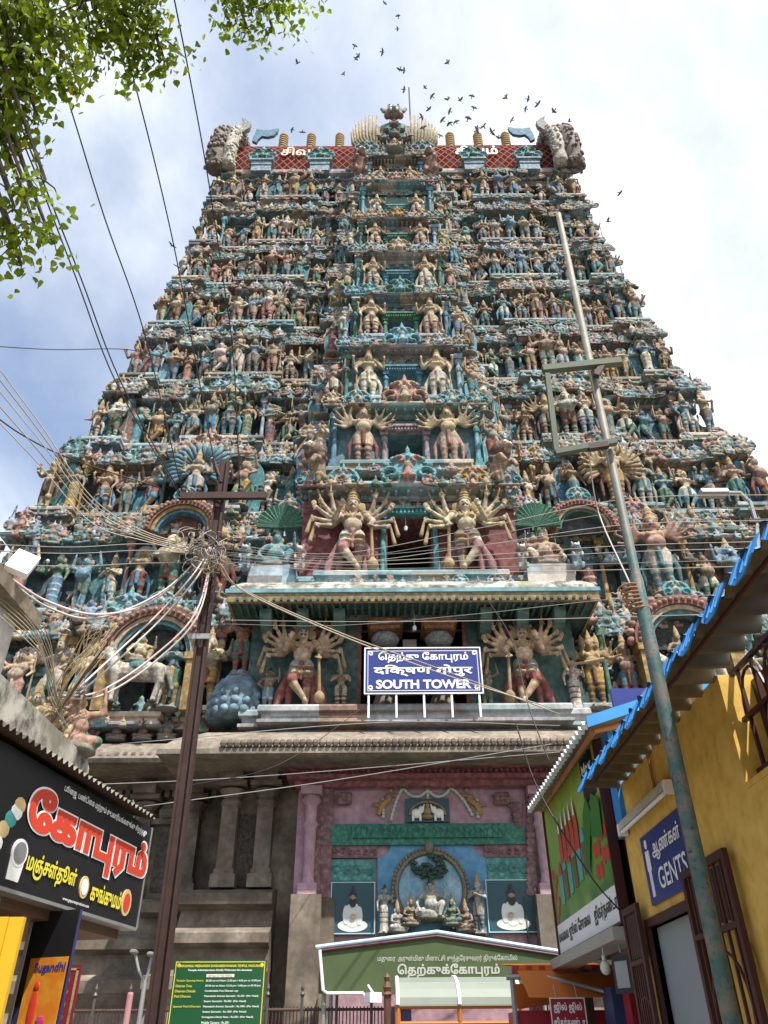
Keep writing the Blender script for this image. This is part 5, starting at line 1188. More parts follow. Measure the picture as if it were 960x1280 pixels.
for px0, px1, bt in ((397, 413, 1122), (656, 671, 1120)):
    b = MB(); pbox(b, px0, px1, 985, bt, PY - .14, PY - .002)
    for k in range(15): a = PX((px0 + px1) / 2, 990 + k * (bt - 995) / 14, PY - .14); b.ell((a[0], PY - .14, a[1]), (.12, .03, .10), 8, 5)
    b.build('pilaster', M['pinkcarve'], portal)
    b = MB(); pbox(b, px0, px1 + 1, bt, 1290, PY - .16, PY - .003); b.build('pilaster_base', M['stone'], portal)
for px in (384, 686):
    p = PX(px, 1120, PY - .2); q = PX(px, 985, PY - .2); H_ = q[1] - p[1]
    b = MB(); b.box(p[0] - .22, p[0] + .22, PY - .4, PY - .01, p[1], p[1] + .25); b.lathe([(.17, .25), (.13, .4), (.14, H_ * .6), (.20, H_ * .64), (.14, H_ * .68), (.15, H_ * .82), (.25, H_ * .87), (.18, H_ * .92)], (p[0], PY - .2, p[1]), 12); b.box(p[0] - .26, p[0] + .26, PY - .45, PY - .01, p[1] + H_ * .92, p[1] + H_); b.build('column', M['pinkwall'], portal)
    b = MB(); b.box(p[0] - .35, p[0] + .35, PY - .5, PY - .02, 2.0, p[1] - .003); b.build('column_base', M['stone'], portal)
for px, s in ((430, 1), (636, -1)):                       # carved brackets
    a = PX(px, 988, PY - .15); b = MB()
    for k in range(9): b.ell((a[0] + s * .10 * (k % 3) - .1, PY - .12, a[1] - .1 - .09 * (k // 3)), (.12, .10, .08), 7, 5)
    if s < 0:
        for k in range(5): b.ell((a[0] + .15, PY - .12, a[1] - .35 - .12 * k), (.20 - .02 * k, .11, .09), 8, 5)
    b.build('carved_bracket', M['pinkcarve'], portal)
b = MB(); pbox(b, 414, 657, 1030, 1055, PY - .16, PY - .004); pbox(b, 440, 628, 1033, 1046, PY - .22, PY - .161)
for k in range(26): a = PX(444 + k * 7.15, 1039, PY - .22); b.tube([(a[0], PY - .225, a[1] - .1), (a[0] + .05, PY - .24, a[1]), (a[0], PY - .225, a[1] + .1)], .03, 5)
b.build('green_band', M['tealcarve'], portal)
for (a0, a1, b0, b1), mt, nm in (((414, 472, 1056, 1072), 'pinkcarve', 'scroll_strip'), ((605, 660, 1056, 1071), 'pinkcarve', 'scroll_strip'), ((413, 469, 1075, 1101), 'tealpanel', 'scroll_panel'), ((608, 662, 1072, 1099), 'tealpanel', 'scroll_panel')):
    b = MB(); pbox(b, a0, a1, b0, b1, PY - .10, PY - .005)
    n = 4 if mt == 'tealpanel' else 6
    for k in range(n):
        c = PX(a0 + (k + .5) * (a1 - a0) / n, (b0 + b1) / 2, PY - .1); r0 = .13 if n == 4 else .08
        for j in range(10): a = j * .62 + k; r = r0 * (1 - j / 12); b.ell((c[0] + r * math.cos(a), PY - .10, c[1] + r * math.sin(a)), (.028, .035, .028), 6, 4)
    b.build(nm, M[mt], portal)
# blue panel with notched upper corners
c0 = PX(472, 1170, PY - .06); c1 = PX(607, 1054, PY - .06); nq = .32
M['blue'] = stucco('blue_painted_panel', (.10, .30, .50), scale=.5, grime=.35, dirt=(.06, .16, .30)); M['cloudy'] = stucco('pale_sky_painting', (.14, .33, .46), scale=1.2, grime=.75, dirt=(.42, .52, .58))
b = MB(); o = [(c0[0], c0[1]), (c1[0], c0[1]), (c1[0], c1[1] - nq)]
o += [(c1[0] - nq * math.sin(PI / 2 * k / 6), c1[1] - nq * math.cos(PI / 2 * k / 6)) for k in range(1, 7)]
o += [(c0[0] + nq * math.cos(PI / 2 * k / 6), c1[1] - nq * math.sin(PI / 2 * k / 6)) for k in range(6)] + [(c0[0], c1[1] - nq)]
b.plate(o, PY - .07, PY - .006); bluep = b.build('blue_panel', M['blue'], portal)
cc = PX(538, 1112, PY - .07); cx, czz = cc; rr = PX(584, 1112, PY - .07)[0] - cx
b = MB(); b.plate([(cx + rr * .86 * math.cos(2 * PI * k / 36), czz + rr * .86 * math.sin(2 * PI * k / 36)) for k in range(36)], PY - .09, PY - .071); b.build('painted_sky', M['cloudy'], portal)
b = MB(); b.tube([(cx + rr * .93 * math.cos(R(-40 + 260 * k / 40)), PY - .12, czz + rr * .93 * math.sin(R(-40 + 260 * k / 40))) for k in range(41)], .05, 8)
for k in range(44): a = R(-40 + 260 * k / 43); b.ell((cx + rr * 1.02 * math.cos(a), PY - .13, czz + rr * 1.02 * math.sin(a)), (.05, .05, .05), 6, 5)
b.ell((cx, PY - .15, czz + rr * 1.05), (.12, .1, .16), 8, 6); b.build('beaded_arch', stucco('bronze_arch', (.20, .17, .12), scale=2, grime=.4), portal)
b = MB()
for k in range(60):
    a = random.uniform(0, 2 * PI); r = random.uniform(0, 1) ** .5; b.ell((cx + .02 + .46 * r * math.cos(a), PY - .16 - .06 * random.random(), czz + .50 + .27 * r * math.sin(a)), (.07, .06, .055), 6, 4)
tr = b.build('relief_tree', stucco('dark_leaf_relief', (.02, .075, .06), scale=4, grime=.3, carve=16), portal)
b = MB(); b.tube([(cx + .03, PY - .12, czz + .35), (cx + .0, PY - .12, czz - .3)], [.05, .09], 7); b.build('relief_trunk', M['stone'], tr)
rel = lambda kind, px, py, h, rz, label, cols, d=.16, flip=False: statue(kind, PX(px, py, PY - d)[0], PY - d, PX(px, py, PY - d)[1], h, R(rz), label, 'relief figures of the blue panel', True, False, flip, cols, name='relief_figure')
WB = (('white', (.50, .52, .52), 1), c_['white'], c_['grey']); BZ = (('bronze', (.24, .20, .15), 1), c_['brown'], c_['grey']); GR = (('green', (.12, .26, .22), 1), c_['green'], c_['white'])
rel('ease', 539, 1150, 1.30, 0, 'white seated figure under the tree in the middle of the blue panel', WB, .24)
rel('seated', 514, 1157, .85, 20, 'kneeling bronze figure just left of the white seated figure', BZ, .28); rel('seated', 497, 1166, .85, 30, 'lower grey kneeling figure left of the arch', WB, .32)
rel('seated', 566, 1157, .85, -20, 'green kneeling figure just right of the white seated figure', GR, .28); rel('seated', 583, 1165, .85, -30, 'lower kneeling bronze figure right of the arch', BZ, .32)
rel('woman', 480, 1166, 1.15, 25, 'dark standing figure at the left edge of the blue panel', WB, .2); rel('worship', 600, 1166, 1.3, -25, 'pale standing figure at the right edge of the blue panel', WB, .2, True)
b = MB()
for k in range(26): px = random.uniform(475, 604); a = PX(px, 1166, PY - .2); b.ell((a[0], PY - .16, a[1] - .1), (random.uniform(.1, .2), .14, random.uniform(.1, .22)), 7, 5)
tag(b.build('rock_relief', stucco('dark_rock', (.05, .05, .055), scale=2)), 'dark rocks along the foot of the blue panel relief', 'rock relief')
# two dark panels with a white robed seated sage
M['navyp'] = paint('dark_teal_panel', (.022, .07, .09), rough=.5, wear=.3, scale=1.5); M['robe'] = paint('white_robe_paint', (.62, .62, .60), wear=.2, scale=6); M['face'] = paint('brown_skin_paint', (.30, .18, .12)); M['beard'] = paint('black_beard_paint', (.02, .02, .02))
for px0, px1, py0, py1, lab in ((412, 469, 1102, 1168, 'left'), (611, 668, 1099, 1166, 'right')):
    a = PX(px0, py1, PY - .12); d = PX(px1, py0, PY - .12); t = thing('sage_mural', 'dark painting of a bearded white-robed sage, ' + lab + ' of the blue panel', 'painting', ((a[0] + d[0]) / 2, PY - .12, a[1]), 0, 'painted sages')
    w = (d[0] - a[0]) / 2; h = d[1] - a[1]
    b = MB(); b.box(-w, w, 0, .1, 0, h); b.build('board', M['navyp'], t)
    b = MB()
    for q in ((-w, w, 0, .025), (-w, w, h - .025, h), (-w, -w + .025, .026, h - .026), (w - .025, w, .026, h - .026)): b.box(q[0], q[1], -.012, -.001, q[2], q[3])
    b.build('frame', paint('pale_frame_' + lab, (.35, .5, .55)), t)
    b = MB(); n = 28
    def blob(cx_, cz_, rx, rz_, y_, m_, k0=0): b.plate([(cx_ + rx * math.cos(2 * PI * k / n), cz_ + rz_ * math.sin(2 * PI * k / n)) for k in range(n)], y_, y_ + .004, m_)
    blob(0, h * .16, w * .66, h * .12, -.010, 0); blob(0, h * .36, w * .36, h * .24, -.015, 0); blob(-w * .30, h * .36, w * .14, h * .18, -.020, 0); blob(w * .30, h * .34, w * .14, h * .18, -.0205, 0)
    blob(0, h * .68, w * .15, h * .09, -.030, 1); blob(0, h * .60, w * .16, h * .10, -.036, 2); blob(0, h * .75, w * .17, h * .06, -.042, 2); blob(0, h * .85, w * .07, h * .07, -.047, 2); blob(0, h * .69, w * .10, h * .045, -.052, 1); blob(w * .02 * (1 if lab == 'left' else -4), h * .33, w * .12, h * .04, -.057, 1)
    b.build('sage_painting', [M['robe'], M['face'], M['beard']], t)
# small framed goddess relief, garland, two flying figures
a = PX(507, 1028, PY - .1); d = PX(561, 998, PY - .1); t = thing('framed_relief', 'small dark green framed relief of a seated figure between two elephants', 'relief', ((a[0] + d[0]) / 2, PY - .1, a[1])); w = (d[0] - a[0]) / 2; h = d[1] - a[1]
b = MB(); b.box(-w, w, 0, .08, 0, h); b.build('backing', M['navyp'], t)
b = MB(); b.tube([(w * .8 * math.cos(PI * k / 14), -.03, h * .3 + h * .55 * math.sin(PI * k / 14)) for k in range(15)], .025, 6); b.build('gilded_arch', M['gold'], t)
for s in (-1, 1):
    b = MB(); b.ell((s * w * .5, -.05, h * .35), (.14, .08, .12), 9, 6); b.ell((s * w * .28, -.06, h * .5), (.08, .07, .09), 8, 6); b.tube([(s * w * .24, -.1, h * .45), (s * w * .18, -.1, h * .6), (s * w * .15, -.1, h * .72)], [.03, .025, .015], 6)
    for k in (-.09, .09): b.tube([(s * w * .5 + k, -.05, h * .3), (s * w * .5 + k, -.05, .02)], .035, 6)
    b.build('elephant', M['whitepaint'], t, smooth=True)
b = MB(); b.ell((0, -.06, h * .42), (.09, .06, .13), 8, 6); b.ell((0, -.07, h * .66), (.055, .05, .07), 8, 6); b.ell((0, -.06, h * .22), (.16, .07, .06), 8, 6); b.ell((0, -.06, h * .8), (.03, .03, .06), 6, 5); b.build('seated_goddess', M['gold'], t, smooth=True)
gp = []
for (ax, ay), (bx, by), sag in (((489, 1024), (504, 985), -6), ((504, 985), (535, 987), 10), ((535, 987), (563, 985), 10), ((563, 985), (593, 1024), -6)):
    for k in range(10): u = k / 10; a = PX(ax + (bx - ax) * u, ay + (by - ay) * u + sag * 4 * u * (1 - u), PY - .06); gp.append((a[0], PY - .06, a[1]))
b = MB()
for q in gp: b.ell(q, (.05, .04, .05), 6, 4)
for px in (479, 535, 596):
    a = PX(px, 1000, PY - .06)
    for k in range(6): b.ell((a[0], PY - .06, a[1] - .08 * k + (.35 if px == 535 else 0)), (.05, .04, .05), 6, 4)
b.tube([Vector(q) for q in gp], .03, 6); tag(b.build('garland', paint('pale_flower_garland', (.42, .50, .42), wear=.4, scale=12)), 'pale flower garland swagged across the pink wall', 'garland')
for px, s, lab in ((485, 1, 'left'), (588, -1, 'right')):
    a = PX(px, 1003, PY - .05); t = thing('flying_figure', 'small flying figure holding the ' + lab + ' end of the garland', 'relief figure', (a[0], PY - .05, a[1]), 0, 'flying garland bearers')
    b = MB(); b.ell((0, 0, .1), (.10, .05, .13), 8, 6); b.ell((s * .08, -.01, .3), (.06, .05, .07), 8, 6); b.tube([(s * .05, 0, .18), (s * .2, -.02, .15), (s * .3, -.02, .22)], [.035, .03, .02], 6); b.tube([(-s * .02, 0, .02), (-s * .18, 0, -.08), (-s * .40, 0, -.06)], [.07, .06, .03], 6); b.build('body', M['face'], t, smooth=True)
    b = MB(); b.ell((s * .085, .0, .34), (.065, .05, .05), 8, 6); b.build('hair', M['beard'], t); b = MB(); b.tube([(0, -.02, .05), (-s * .15, -.03, -.06), (-s * .25, -.03, -.3)], [.08, .09, .06], 6); b.build('skirt', paint('ochre_skirt_' + lab, (.35, .20, .06)), t)

# ------------------------------------------------------------------ houses and shop on the right
M['ochre'] = stucco('ochre_plaster', (.78, .48, .085), scale=.6, grime=.30, rough=.85, bump=.15, dirt=(.46, .29, .07))
M['maroon'] = paint('maroon_iron', (.05, .012, .012), rough=.45, wear=.3); M['greydoor'] = paint('grey_blue_door', (.26, .30, .32), rough=.5, wear=.15, scale=1.2)
M['bluesheet'] = paint('blue_coated_sheet', (.03, .22, .55), rough=.4, wear=.35, scale=2); M['sheet_under'] = paint('dull_galvanised_underside', (.22, .20, .16), rough=.55, metal=.2, wear=.6, scale=2)
M['timber'] = paint('orange_timber', (.32, .13, .04), rough=.7, wear=.4); M['darkwood'] = paint('dark_timber', (.06, .035, .025), rough=.7); M['steel'] = paint('galvanised_steel', (.32, .33, .33), rough=.45, metal=.5, wear=.3); M['black'] = paint('black_board', (.012, .012, .014), rough=.45, wear=.1)
hx = 2.5; AW = R(-90)
WX = lambda px, py, x=hx: (lambda q: (-q[0], q[1]))(on_plane(px, py, (x, 0, 0), AW))      # -> (y, z) on a wall facing west
house = thing('yellow_house', 'single storey ochre yellow house with a barred window and an open toilet doorway', 'house', (hx, 0, 0))
b = MB(); ZT = 3.9
D0, D1, DZ = 6.95, 8.2, 2.53; W0, W1, WZ = 3.3, 5.45, 3.1
b.box(0, .28, -2, W0, 0, ZT); b.box(0, .28, W0, W1, 0, WZ); b.box(0, .28, W1, D0, 0, ZT); b.box(0, .28, D0, D1, DZ, ZT); b.box(0, .28, D1, 8.55, 0, ZT)
b.box(.28, 5.5, 8.3, 8.55, 0, ZT); b.box(.28, 5.5, -2, -1.75, 0, ZT); b.box(5.3, 5.5, -1.75, 8.3, 0, ZT); b.box(.28, 5.3, -1.75, 8.3, ZT - .15, ZT - .02)
b.build('wall', M['ochre'], house)
b = MB(); b.box(.05, .09, D0 + .005, D1 - .005, 0, DZ - .004); b.build('inner_door', M['greydoor'], house)
b = MB()
for y0, y1, z0, z1 in ((D0 - .07, D0, 0, DZ + .07), (D1, D1 + .07, 0, DZ + .07), (D0 + .001, D1 - .001, DZ, DZ + .07)): b.box(-.04, .1, y0, y1, z0, z1)
b.build('door_frame', M['maroon'], house)
def gate(y0, y1, z1, name, xoff, fold):
    g = MB(); n = 6
    for q in ((y0, y0 + .06, .1, z1), (y1 - .06, y1, .1, z1), (y0 + .061, y1 - .061, z1 - .06, z1), (y0 + .061, y1 - .061, .1, .16), (y0 + .061, y1 - .061, 1.15, 1.2), (y0 + .061, y1 - .061, z1 - .5, z1 - .46)): g.box(-.02, .02, *q)
    g.box(-.008, .008, y0 + .06, y1 - .06, .16, 1.15)
    for k in range(n): yy = y0 + .06 + (y1 - y0 - .12) * (k + .5) / n; g.box(-.01, .01, yy - .012, yy + .012, 1.2, z1 - .06)
    for k in range(10): a = PI * k / 9; a2 = PI * (k + 1) / 9; ym = (y0 + y1) / 2; r = (y1 - y0) * .36; g.tube([(0, ym + r * math.cos(a), z1 - .95 + r * math.sin(a)), (0, ym + r * math.cos(a2), z1 - .95 + r * math.sin(a2))], .012, 5)
    for k in range(n - 1): yy = y0 + .06 + (y1 - y0 - .12) * (k + 1) / n; g.tube([(0, yy, z1 - .44), (0, yy, z1 - .08)], .016, 6)
    o = g.build(name, M['maroon'], house); o.location = (xoff, 0, 0); return o
gate(5.92, 6.88, 2.78, 'gate_leaf', -.07, 0)
o = gate(8.22, 8.75, 2.75, 'gate_leaf', -.09, 0)
wf = MB()
for k in range(9): yy = W0 + .1 + (W1 - W0 - .2) * k / 8; wf.box(.10, .125, yy - .012, yy + .012, WZ + .05, ZT)
for zz_ in (WZ + .08, WZ + .45, WZ + .8): wf.box(.095, .13, W0, W1, zz_ - .015, zz_ + .015)
for k in range(5):
    c = W0 + .3 + k * .4
    for j in range(9): a = PI * j / 9; a2 = PI * (j + 1) / 9; wf.tube([(.11, c + .2 * math.cos(a), WZ + .45 + .3 * math.sin(a)), (.11, c + .2 * math.cos(a2), WZ + .45 + .3 * math.sin(a2))], .012, 5)
win = wf.build('window_grille', M['maroon'], house); v = MB(); v.box(.24, .26, W0, W1, WZ, ZT - .05); v.build('window_pane', paint('dark_pane', (.03, .02, .02), rough=.2), win)
v = MB(); v.box(-.01, .1, W0, W1, WZ - .04, WZ + .002); v.build('window_sill', M['ochre'], win)
# corrugated awning: wavy sheet from the wall down to the street
def corrugated(p_wall0, p_wall1, p_edge0, p_edge1, name, parent, waves, mat_top, mat_under, amp=.035, edge=None):
    """a wavy sheet spanning two lines (wall line, street edge), ridges running down the slope"""
    A0, A1, B0, B1 = map(Vector, (p_wall0, p_wall1, p_edge0, p_edge1)); n = waves * 8; nrm = (A1 - A0).cross(B0 - A0).normalized()
    if nrm.z < 0: nrm = -nrm
    mb = MB()
    for top in (1, 0):
        vs = []; 
        for i in range(n + 1):
            u = i / n; off = nrm * (amp * math.sin(2 * PI * waves * u) + (.004 if top else -.004)); a = A0.lerp(A1, u); e = B0.lerp(B1, u)
            vs += [tuple(a + off), tuple(a.lerp(e, .5) + off), tuple(e + off)]
        fs = []
        for i in range(n):
            for j in range(2): k = i * 3 + j; fs.append((k, k + 3, k + 4, k + 1))
        mb.add(vs, fs, 0 if top else 1)
    return mb.build(name, [M[mat_top], M[mat_under]], parent, smooth=True)
aw = corrugated((.0, 1.0, 3.91), (.0, 8.5, 3.91), (-.74, 1.0, 3.56), (-.74, 7.15, 3.56), 'awning_sheet', house, 26, 'bluesheet', 'sheet_under')
# turned-up blue rim of the sheet: one tab per ridge
n = 15
for k in range(n):
    y0 = 1.0 + 6.15 * (k + .06) / n; y1 = 1.0 + 6.15 * (k + .74) / n; z = 3.56; q = [(-.72, y0 - .02, z + .05), (-.72, y1 + .02, z + .05), (-.78, y1 + .01, z - .06), (-.80, y1 - .09, z - .125), (-.80, y0 + .09, z - .125), (-.78, y0 - .01, z - .06)]
    tb = MB(); tb.add(q + [(a_ + .012, b_, c_ + .004) for a_, b_, c_ in q], [(0, 1, 2, 3, 4, 5), (11, 10, 9, 8, 7, 6)] + [(i, i + 6, (i + 1) % 6 + 6, (i + 1) % 6) for i in range(6)])
    for j in range(4): yy = y0 + .05 + (y1 - y0 - .1) * j / 3; tb.tube([(-.725, yy, z + .04), (-.80, yy, z - .10)], .007, 4)
    tb.build('rim_tab', M['bluesheet'], aw)

b = MB(); b.tube([(-.62, 1.2, 3.56), (-.62, 7.0, 3.56)], .014, 6); b.build('awning_purlin', M['maroon'], aw)
# tube light, conduit
a = WX(786, 1031); d = WX(846, 993); tl = thing('tube_light', 'dusty white tube light fitting on the yellow wall over the toilet sign', 'lamp', (hx - .05, (a[0] + d[0]) / 2, (a[1] + d[1]) / 2)); L = math.hypot(a[0] - d[0], a[1] - d[1]) / 2
b = MB(); b.box(-.05, .045, -L, L, .0, .07); b.build('fitting', paint('dusty_enamel', (.45, .42, .33), wear=.6), tl); b = MB(); b.tube([(-.04, -L + .05, -.03), (-.04, L - .05, -.03)], .018, 8); b.build('tube', M['white'], tl); b = MB(); b.box(-.06, .03, L + .001, L + .06, -.05, .06); b.box(-.06, .03, -L - .06, -L - .001, -.05, .06); b.build('end_cap', M['whitepaint'], tl)
p0 = WX(824, 993); b = MB(); b.tube([(hx - .03, p0[0], p0[1]), (hx - .03, p0[0], p0[1] + .62), (hx - .03, p0[0] + .08, p0[1] + .70), (hx - .03, p0[0] + .2, p0[1] + .7)], .016, 8); tag(b.build('conduit', M['timber']), 'thin brown conduit running up the yellow wall from the tube light', 'pipe')
# gents sign
q = [WX(806, 1063), WX(874, 1038), WX(876, 1112), WX(818, 1131)]; y0, y1 = q[0][0] + .0, q[2][0]; zb, ztp = 2.68, 3.27
gs = thing('toilet_sign', 'dark blue toilet sign reading GENTS with a white male symbol', 'sign', (hx - .02, y0, zb), AW); w = y0 - y1; h = ztp - zb
b = MB(); b.box(0, w, -.01, .015, 0, h); b.build('board', M['navy'], gs)
write('ஆண்கள்', w * .26, w * .92, h * .54, h * .86, -.016, M['white'], gs, .02); write('GENTS', w * .30, w * .94, h * .14, h * .44, -.016, M['white'], gs, .012)
b = MB(); cx = w * .12; b.plate([(cx + .035 * math.cos(2 * PI * k / 16), h * .86 + .042 * math.sin(2 * PI * k / 16)) for k in range(16)], -.014, -.0105); b.plate([(cx - .055, h * .76), (cx + .055, h * .76), (cx + .06, h * .48), (cx + .035, h * .46), (cx + .035, h * .1), (cx + .006, h * .1), (cx + .002, h * .44), (cx - .002, h * .44), (cx - .006, h * .1), (cx - .035, h * .1), (cx - .035, h * .46), (cx - .06, h * .48)], -.014, -.0105); b.build('symbol', M['white'], gs)
# rag on a nail
p = WX(943, 1200); b = MB(); b.tube([(hx - .02, p[0], p[1] + .12), (hx - .03, p[0] + .03, p[1]), (hx - .03, p[0] - .0, p[1] - .1), (hx - .03, p[0] - .05, p[1] - .05), (hx - .02, p[0] - .02, p[1] + .1)], .012, 6); tag(b.build('loop', M['timber']), 'loop of brown cord hanging on the yellow wall beside the gate', 'cord')

# billboard shop beyond the house
shop = thing('juice_shop', 'narrow roofed shop front carrying a green juice billboard beyond the yellow house', 'shop', (hx, 0, 0))
b = MB(); b.box(.12, 3.2, 8.9, 12.6, 2.63, 4.45); b.box(1.6, 3.2, 8.9, 11.0, 0, 2.625); b.build('wall', M['darkwood'], shop)
for yq in (9.0, 12.4): b = MB(); b.box(.2, .3, yq - .05, yq + .05, 0, 2.495); b.build('post', M['darkwood'], shop)
b = MB(); b.box(-.2, .11, 8.85, 12.5, 2.5, 2.62); b.build('soffit', paint('grey_soffit', (.35, .33, .30)), shop)
b = MB(); b.tube([(-.24, 8.2, 4.42), (-.1, 12.4, 4.62)], .035, 8); b.tube([(-.24, 8.2, 4.42), (.6, 8.2, 4.6)], .03, 8); b.build('rafter', M['timber'], shop)
rf = corrugated((1.2, 8.1, 4.95), (1.2, 12.6, 4.95), (-.32, 8.1, 4.48), (-.32, 12.2, 4.55), 'roof_sheet', shop, 22, 'bluesheet', 'sheet_under', .025)
b = MB(); b.add([(-.33, 8.07, 4.42), (1.2, 8.07, 4.90), (1.2, 8.07, 5.02), (-.33, 8.07, 4.54), (-.33, 8.09, 4.42), (1.2, 8.09, 4.90), (1.2, 8.09, 5.02), (-.33, 8.09, 4.54)], [(0, 1, 2, 3), (7, 6, 5, 4), (0, 4, 5, 1), (1, 5, 6, 2), (2, 6, 7, 3), (3, 7, 4, 0)]); b.build('fascia', M['bluesheet'], rf)
edge_m = paint('pale_sheet_edge', (.55, .62, .62))
for k in range(24): y0 = 8.15 + 4.0 * k / 24; tb = MB(); tb.prism([(y0, 4.475 + .003 * k), (y0 + .06, 4.44 + .003 * k), (y0 + .12, 4.475 + .003 * k), (y0 + .06, 4.53 + .003 * k)], -.36, -.30); tb.build('rim_tab', edge_m, rf)
b = MB(); b.box(.1, .5, 8.35, 8.6, 3.4, 4.5); tag(b.build('tarpaulin', M['bluesheet'], loc=(hx - .15, 0, 0)), 'bright blue tarpaulin stuffed under the roof beside the billboard', 'tarpaulin')
bb_o = (hx - .05, 0, 0); y_far = WX(690, 1100, hx - .05)[0]; y_near = 8.95; zb, zt = 2.68, 4.62
bb = thing('juice_billboard', 'tilted green billboard of red drinks and tall glasses with a white caption strip', 'billboard', (hx - .05, y_far, zb), AW); w = y_far - y_near; h = zt - zb
def bb_mat():
    m, t, bs = _nodes('billboard_print'); tcn = t.nodes.new('ShaderNodeTexCoord'); sp = t.nodes.new('ShaderNodeSeparateXYZ'); t.links.new(tcn.outputs['Object'], sp.inputs[0])
    f = t.nodes.new('ShaderNodeMath'); f.operation = 'DIVIDE'; t.links.new(sp.outputs[2], f.inputs[0]); f.inputs[1].default_value = h
    r = t.nodes.new('ShaderNodeValToRGB'); e = r.color_ramp.elements; e[0].position = .2; e[0].color = (.05, .16, .02, 1); e[1].position = 1; e[1].color = (.34, .42, .03, 1); q = e.new(.38); q.color = (.10, .30, .03, 1); q = e.new(.7); q.color = (.26, .40, .08, 1)
    t.links.new(f.outputs[0], r.inputs[0]); nz = _noise(t, tcn.outputs['Object'], 1.6, 3); t.links.new(_mix(t, _ramp(t, nz, .45, .7), r.outputs[0], (.20, .34, .06)), bs.inputs['Base Color']); bs.inputs['Roughness'].default_value = .35; return m
b = MB(); b.box(0, w, 0, .06, 0, h); b.build('board', bb_mat(), bb)
b = MB(); b.box(.01, w - .01, -.004, -.001, .01, h * .185); b.build('caption_strip', M['white'], bb)
write('மல்லை ஜூஸ் சோலை & ஜிகர்தண்டா', .06, w - .08, h * .045, h * .15, -.008, M['black'], bb, .02)
b = MB()
for q in ((0, w, -.03, 0), (0, w, h, h + .03), (-.03, 0, -.03, h + .03), (w, w + .03, -.03, h + .03)): b.box(q[0], q[1], -.03, .08, q[2], q[3])
b.build('frame', M['maroon'], bb)
b = MB(); b.box(w * .76, w * .94, -.006, -.002, h * .70, h * .98); b.build('black_tab', M['black'], bb); write('Max', w * .78, w * .92, h * .84, h * .93, -.009, M['white'], bb, .02)
RED = paint('red_print', (.50, .06, .03), rough=.35); CUP = paint('teal_cup_print', (.12, .36, .38), rough=.35); BRN = paint('brown_print', (.16, .10, .05), rough=.35); GRN = paint('leaf_print', (.03, .18, .02), rough=.35)
bl = MB()
for k in range(6):
    x = w * (.2 + .09 * k); z0 = h * (.28 + .012 * k); bl.plate([(x - .09, z0), (x + .09, z0), (x + .11, z0 + .36), (x - .11, z0 + .36)], -.010 - .0005 * k, -.006, [1, 2, 1, 2, 1, 2][k])
    bl.plate([(x - .11, z0 + .36), (x + .11, z0 + .36), (x + .09, z0 + .48), (x, z0 + .53), (x - .09, z0 + .48)], -.0135 - .0005 * k, -.0105, 1 if k % 2 else 0)
for k in range(5):
    x = w * (.28 + .075 * k); bl.plate([(x - .10, h * .52), (x + .10, h * .52), (x + .11, h * .66), (x + .05, h * .76), (x, h * .82), (x - .05, h * .74), (x - .11, h * .64)], -.018 - .0008 * k, -.0155, 0)
    bl.plate([(x - .04, h * .72), (x + .04, h * .72), (x + .02, h * .80), (x, h * .84), (x - .02, h * .80)], -.0235, -.0222, 4)
for k in range(7):
    x = w * (.04 + .03 * (k % 3)); z = h * (.22 + .05 * k); bl.ell((x, -.006, z), (.09, .006, .07), 10, 6, 0)
for k in range(8):
    x = w * (.80 + .05 * (k % 4)); z = h * (.30 + .06 * (k // 2)); bl.ell((x, -.006, z), (.10, .006, .09), 10, 6, 0)
bl.plate([(w * .70, h * .30), (w * .78, h * .5), (w * .84, h * .62), (w * .80, h * .74), (w * .72, h * .66), (w * .68, h * .48)], -.026, -.0245, 3); bl.plate([(w * .8, h * .5), (w * .95, h * .45), (w * .97, h * .65), (w * .88, h * .72)], -.03, -.0285, 3)
bl.build('print', [RED, CUP, BRN, GRN, M['white']], bb)
b = MB(); b.tube([(0, 0, 0), (0, 0, -.12)], .008, 6); b.lathe([(.022, 0), (.024, -.05)], (0, 0, -.12), 8); b.ell((0, 0, -.24), (.055, .055, .07), 12, 8); gl = paint('clear_glass_bulb', (.6, .6, .55), rough=.1); p = at(752, 1178, 9.6); tag(b.build('hanging_bulb', gl, loc=(p.x, p.y, p.z), smooth=True), 'clear bulb hanging below the green billboard', 'lamp')
# jutting boards between the two roofs
p = at(800, 880, 9.4); b = MB(); b.plate([(-.5, -.5), (.30, .42), (.42, .36), (-.2, -.5)], -.03, .03); tag(b.build('leaning_plank', M['timber'], loc=(p.x, p.y, p.z)), 'orange plank leaning up behind the blue shop roof', 'plank')
p = at(797, 872, 9.9); b = MB(); b.box(-.35, .2, -.03, .03, -.45, .12); tag(b.build('back_board', M['navy'], loc=(p.x, p.y, p.z)), 'dark blue board standing behind the blue shop roof', 'board')

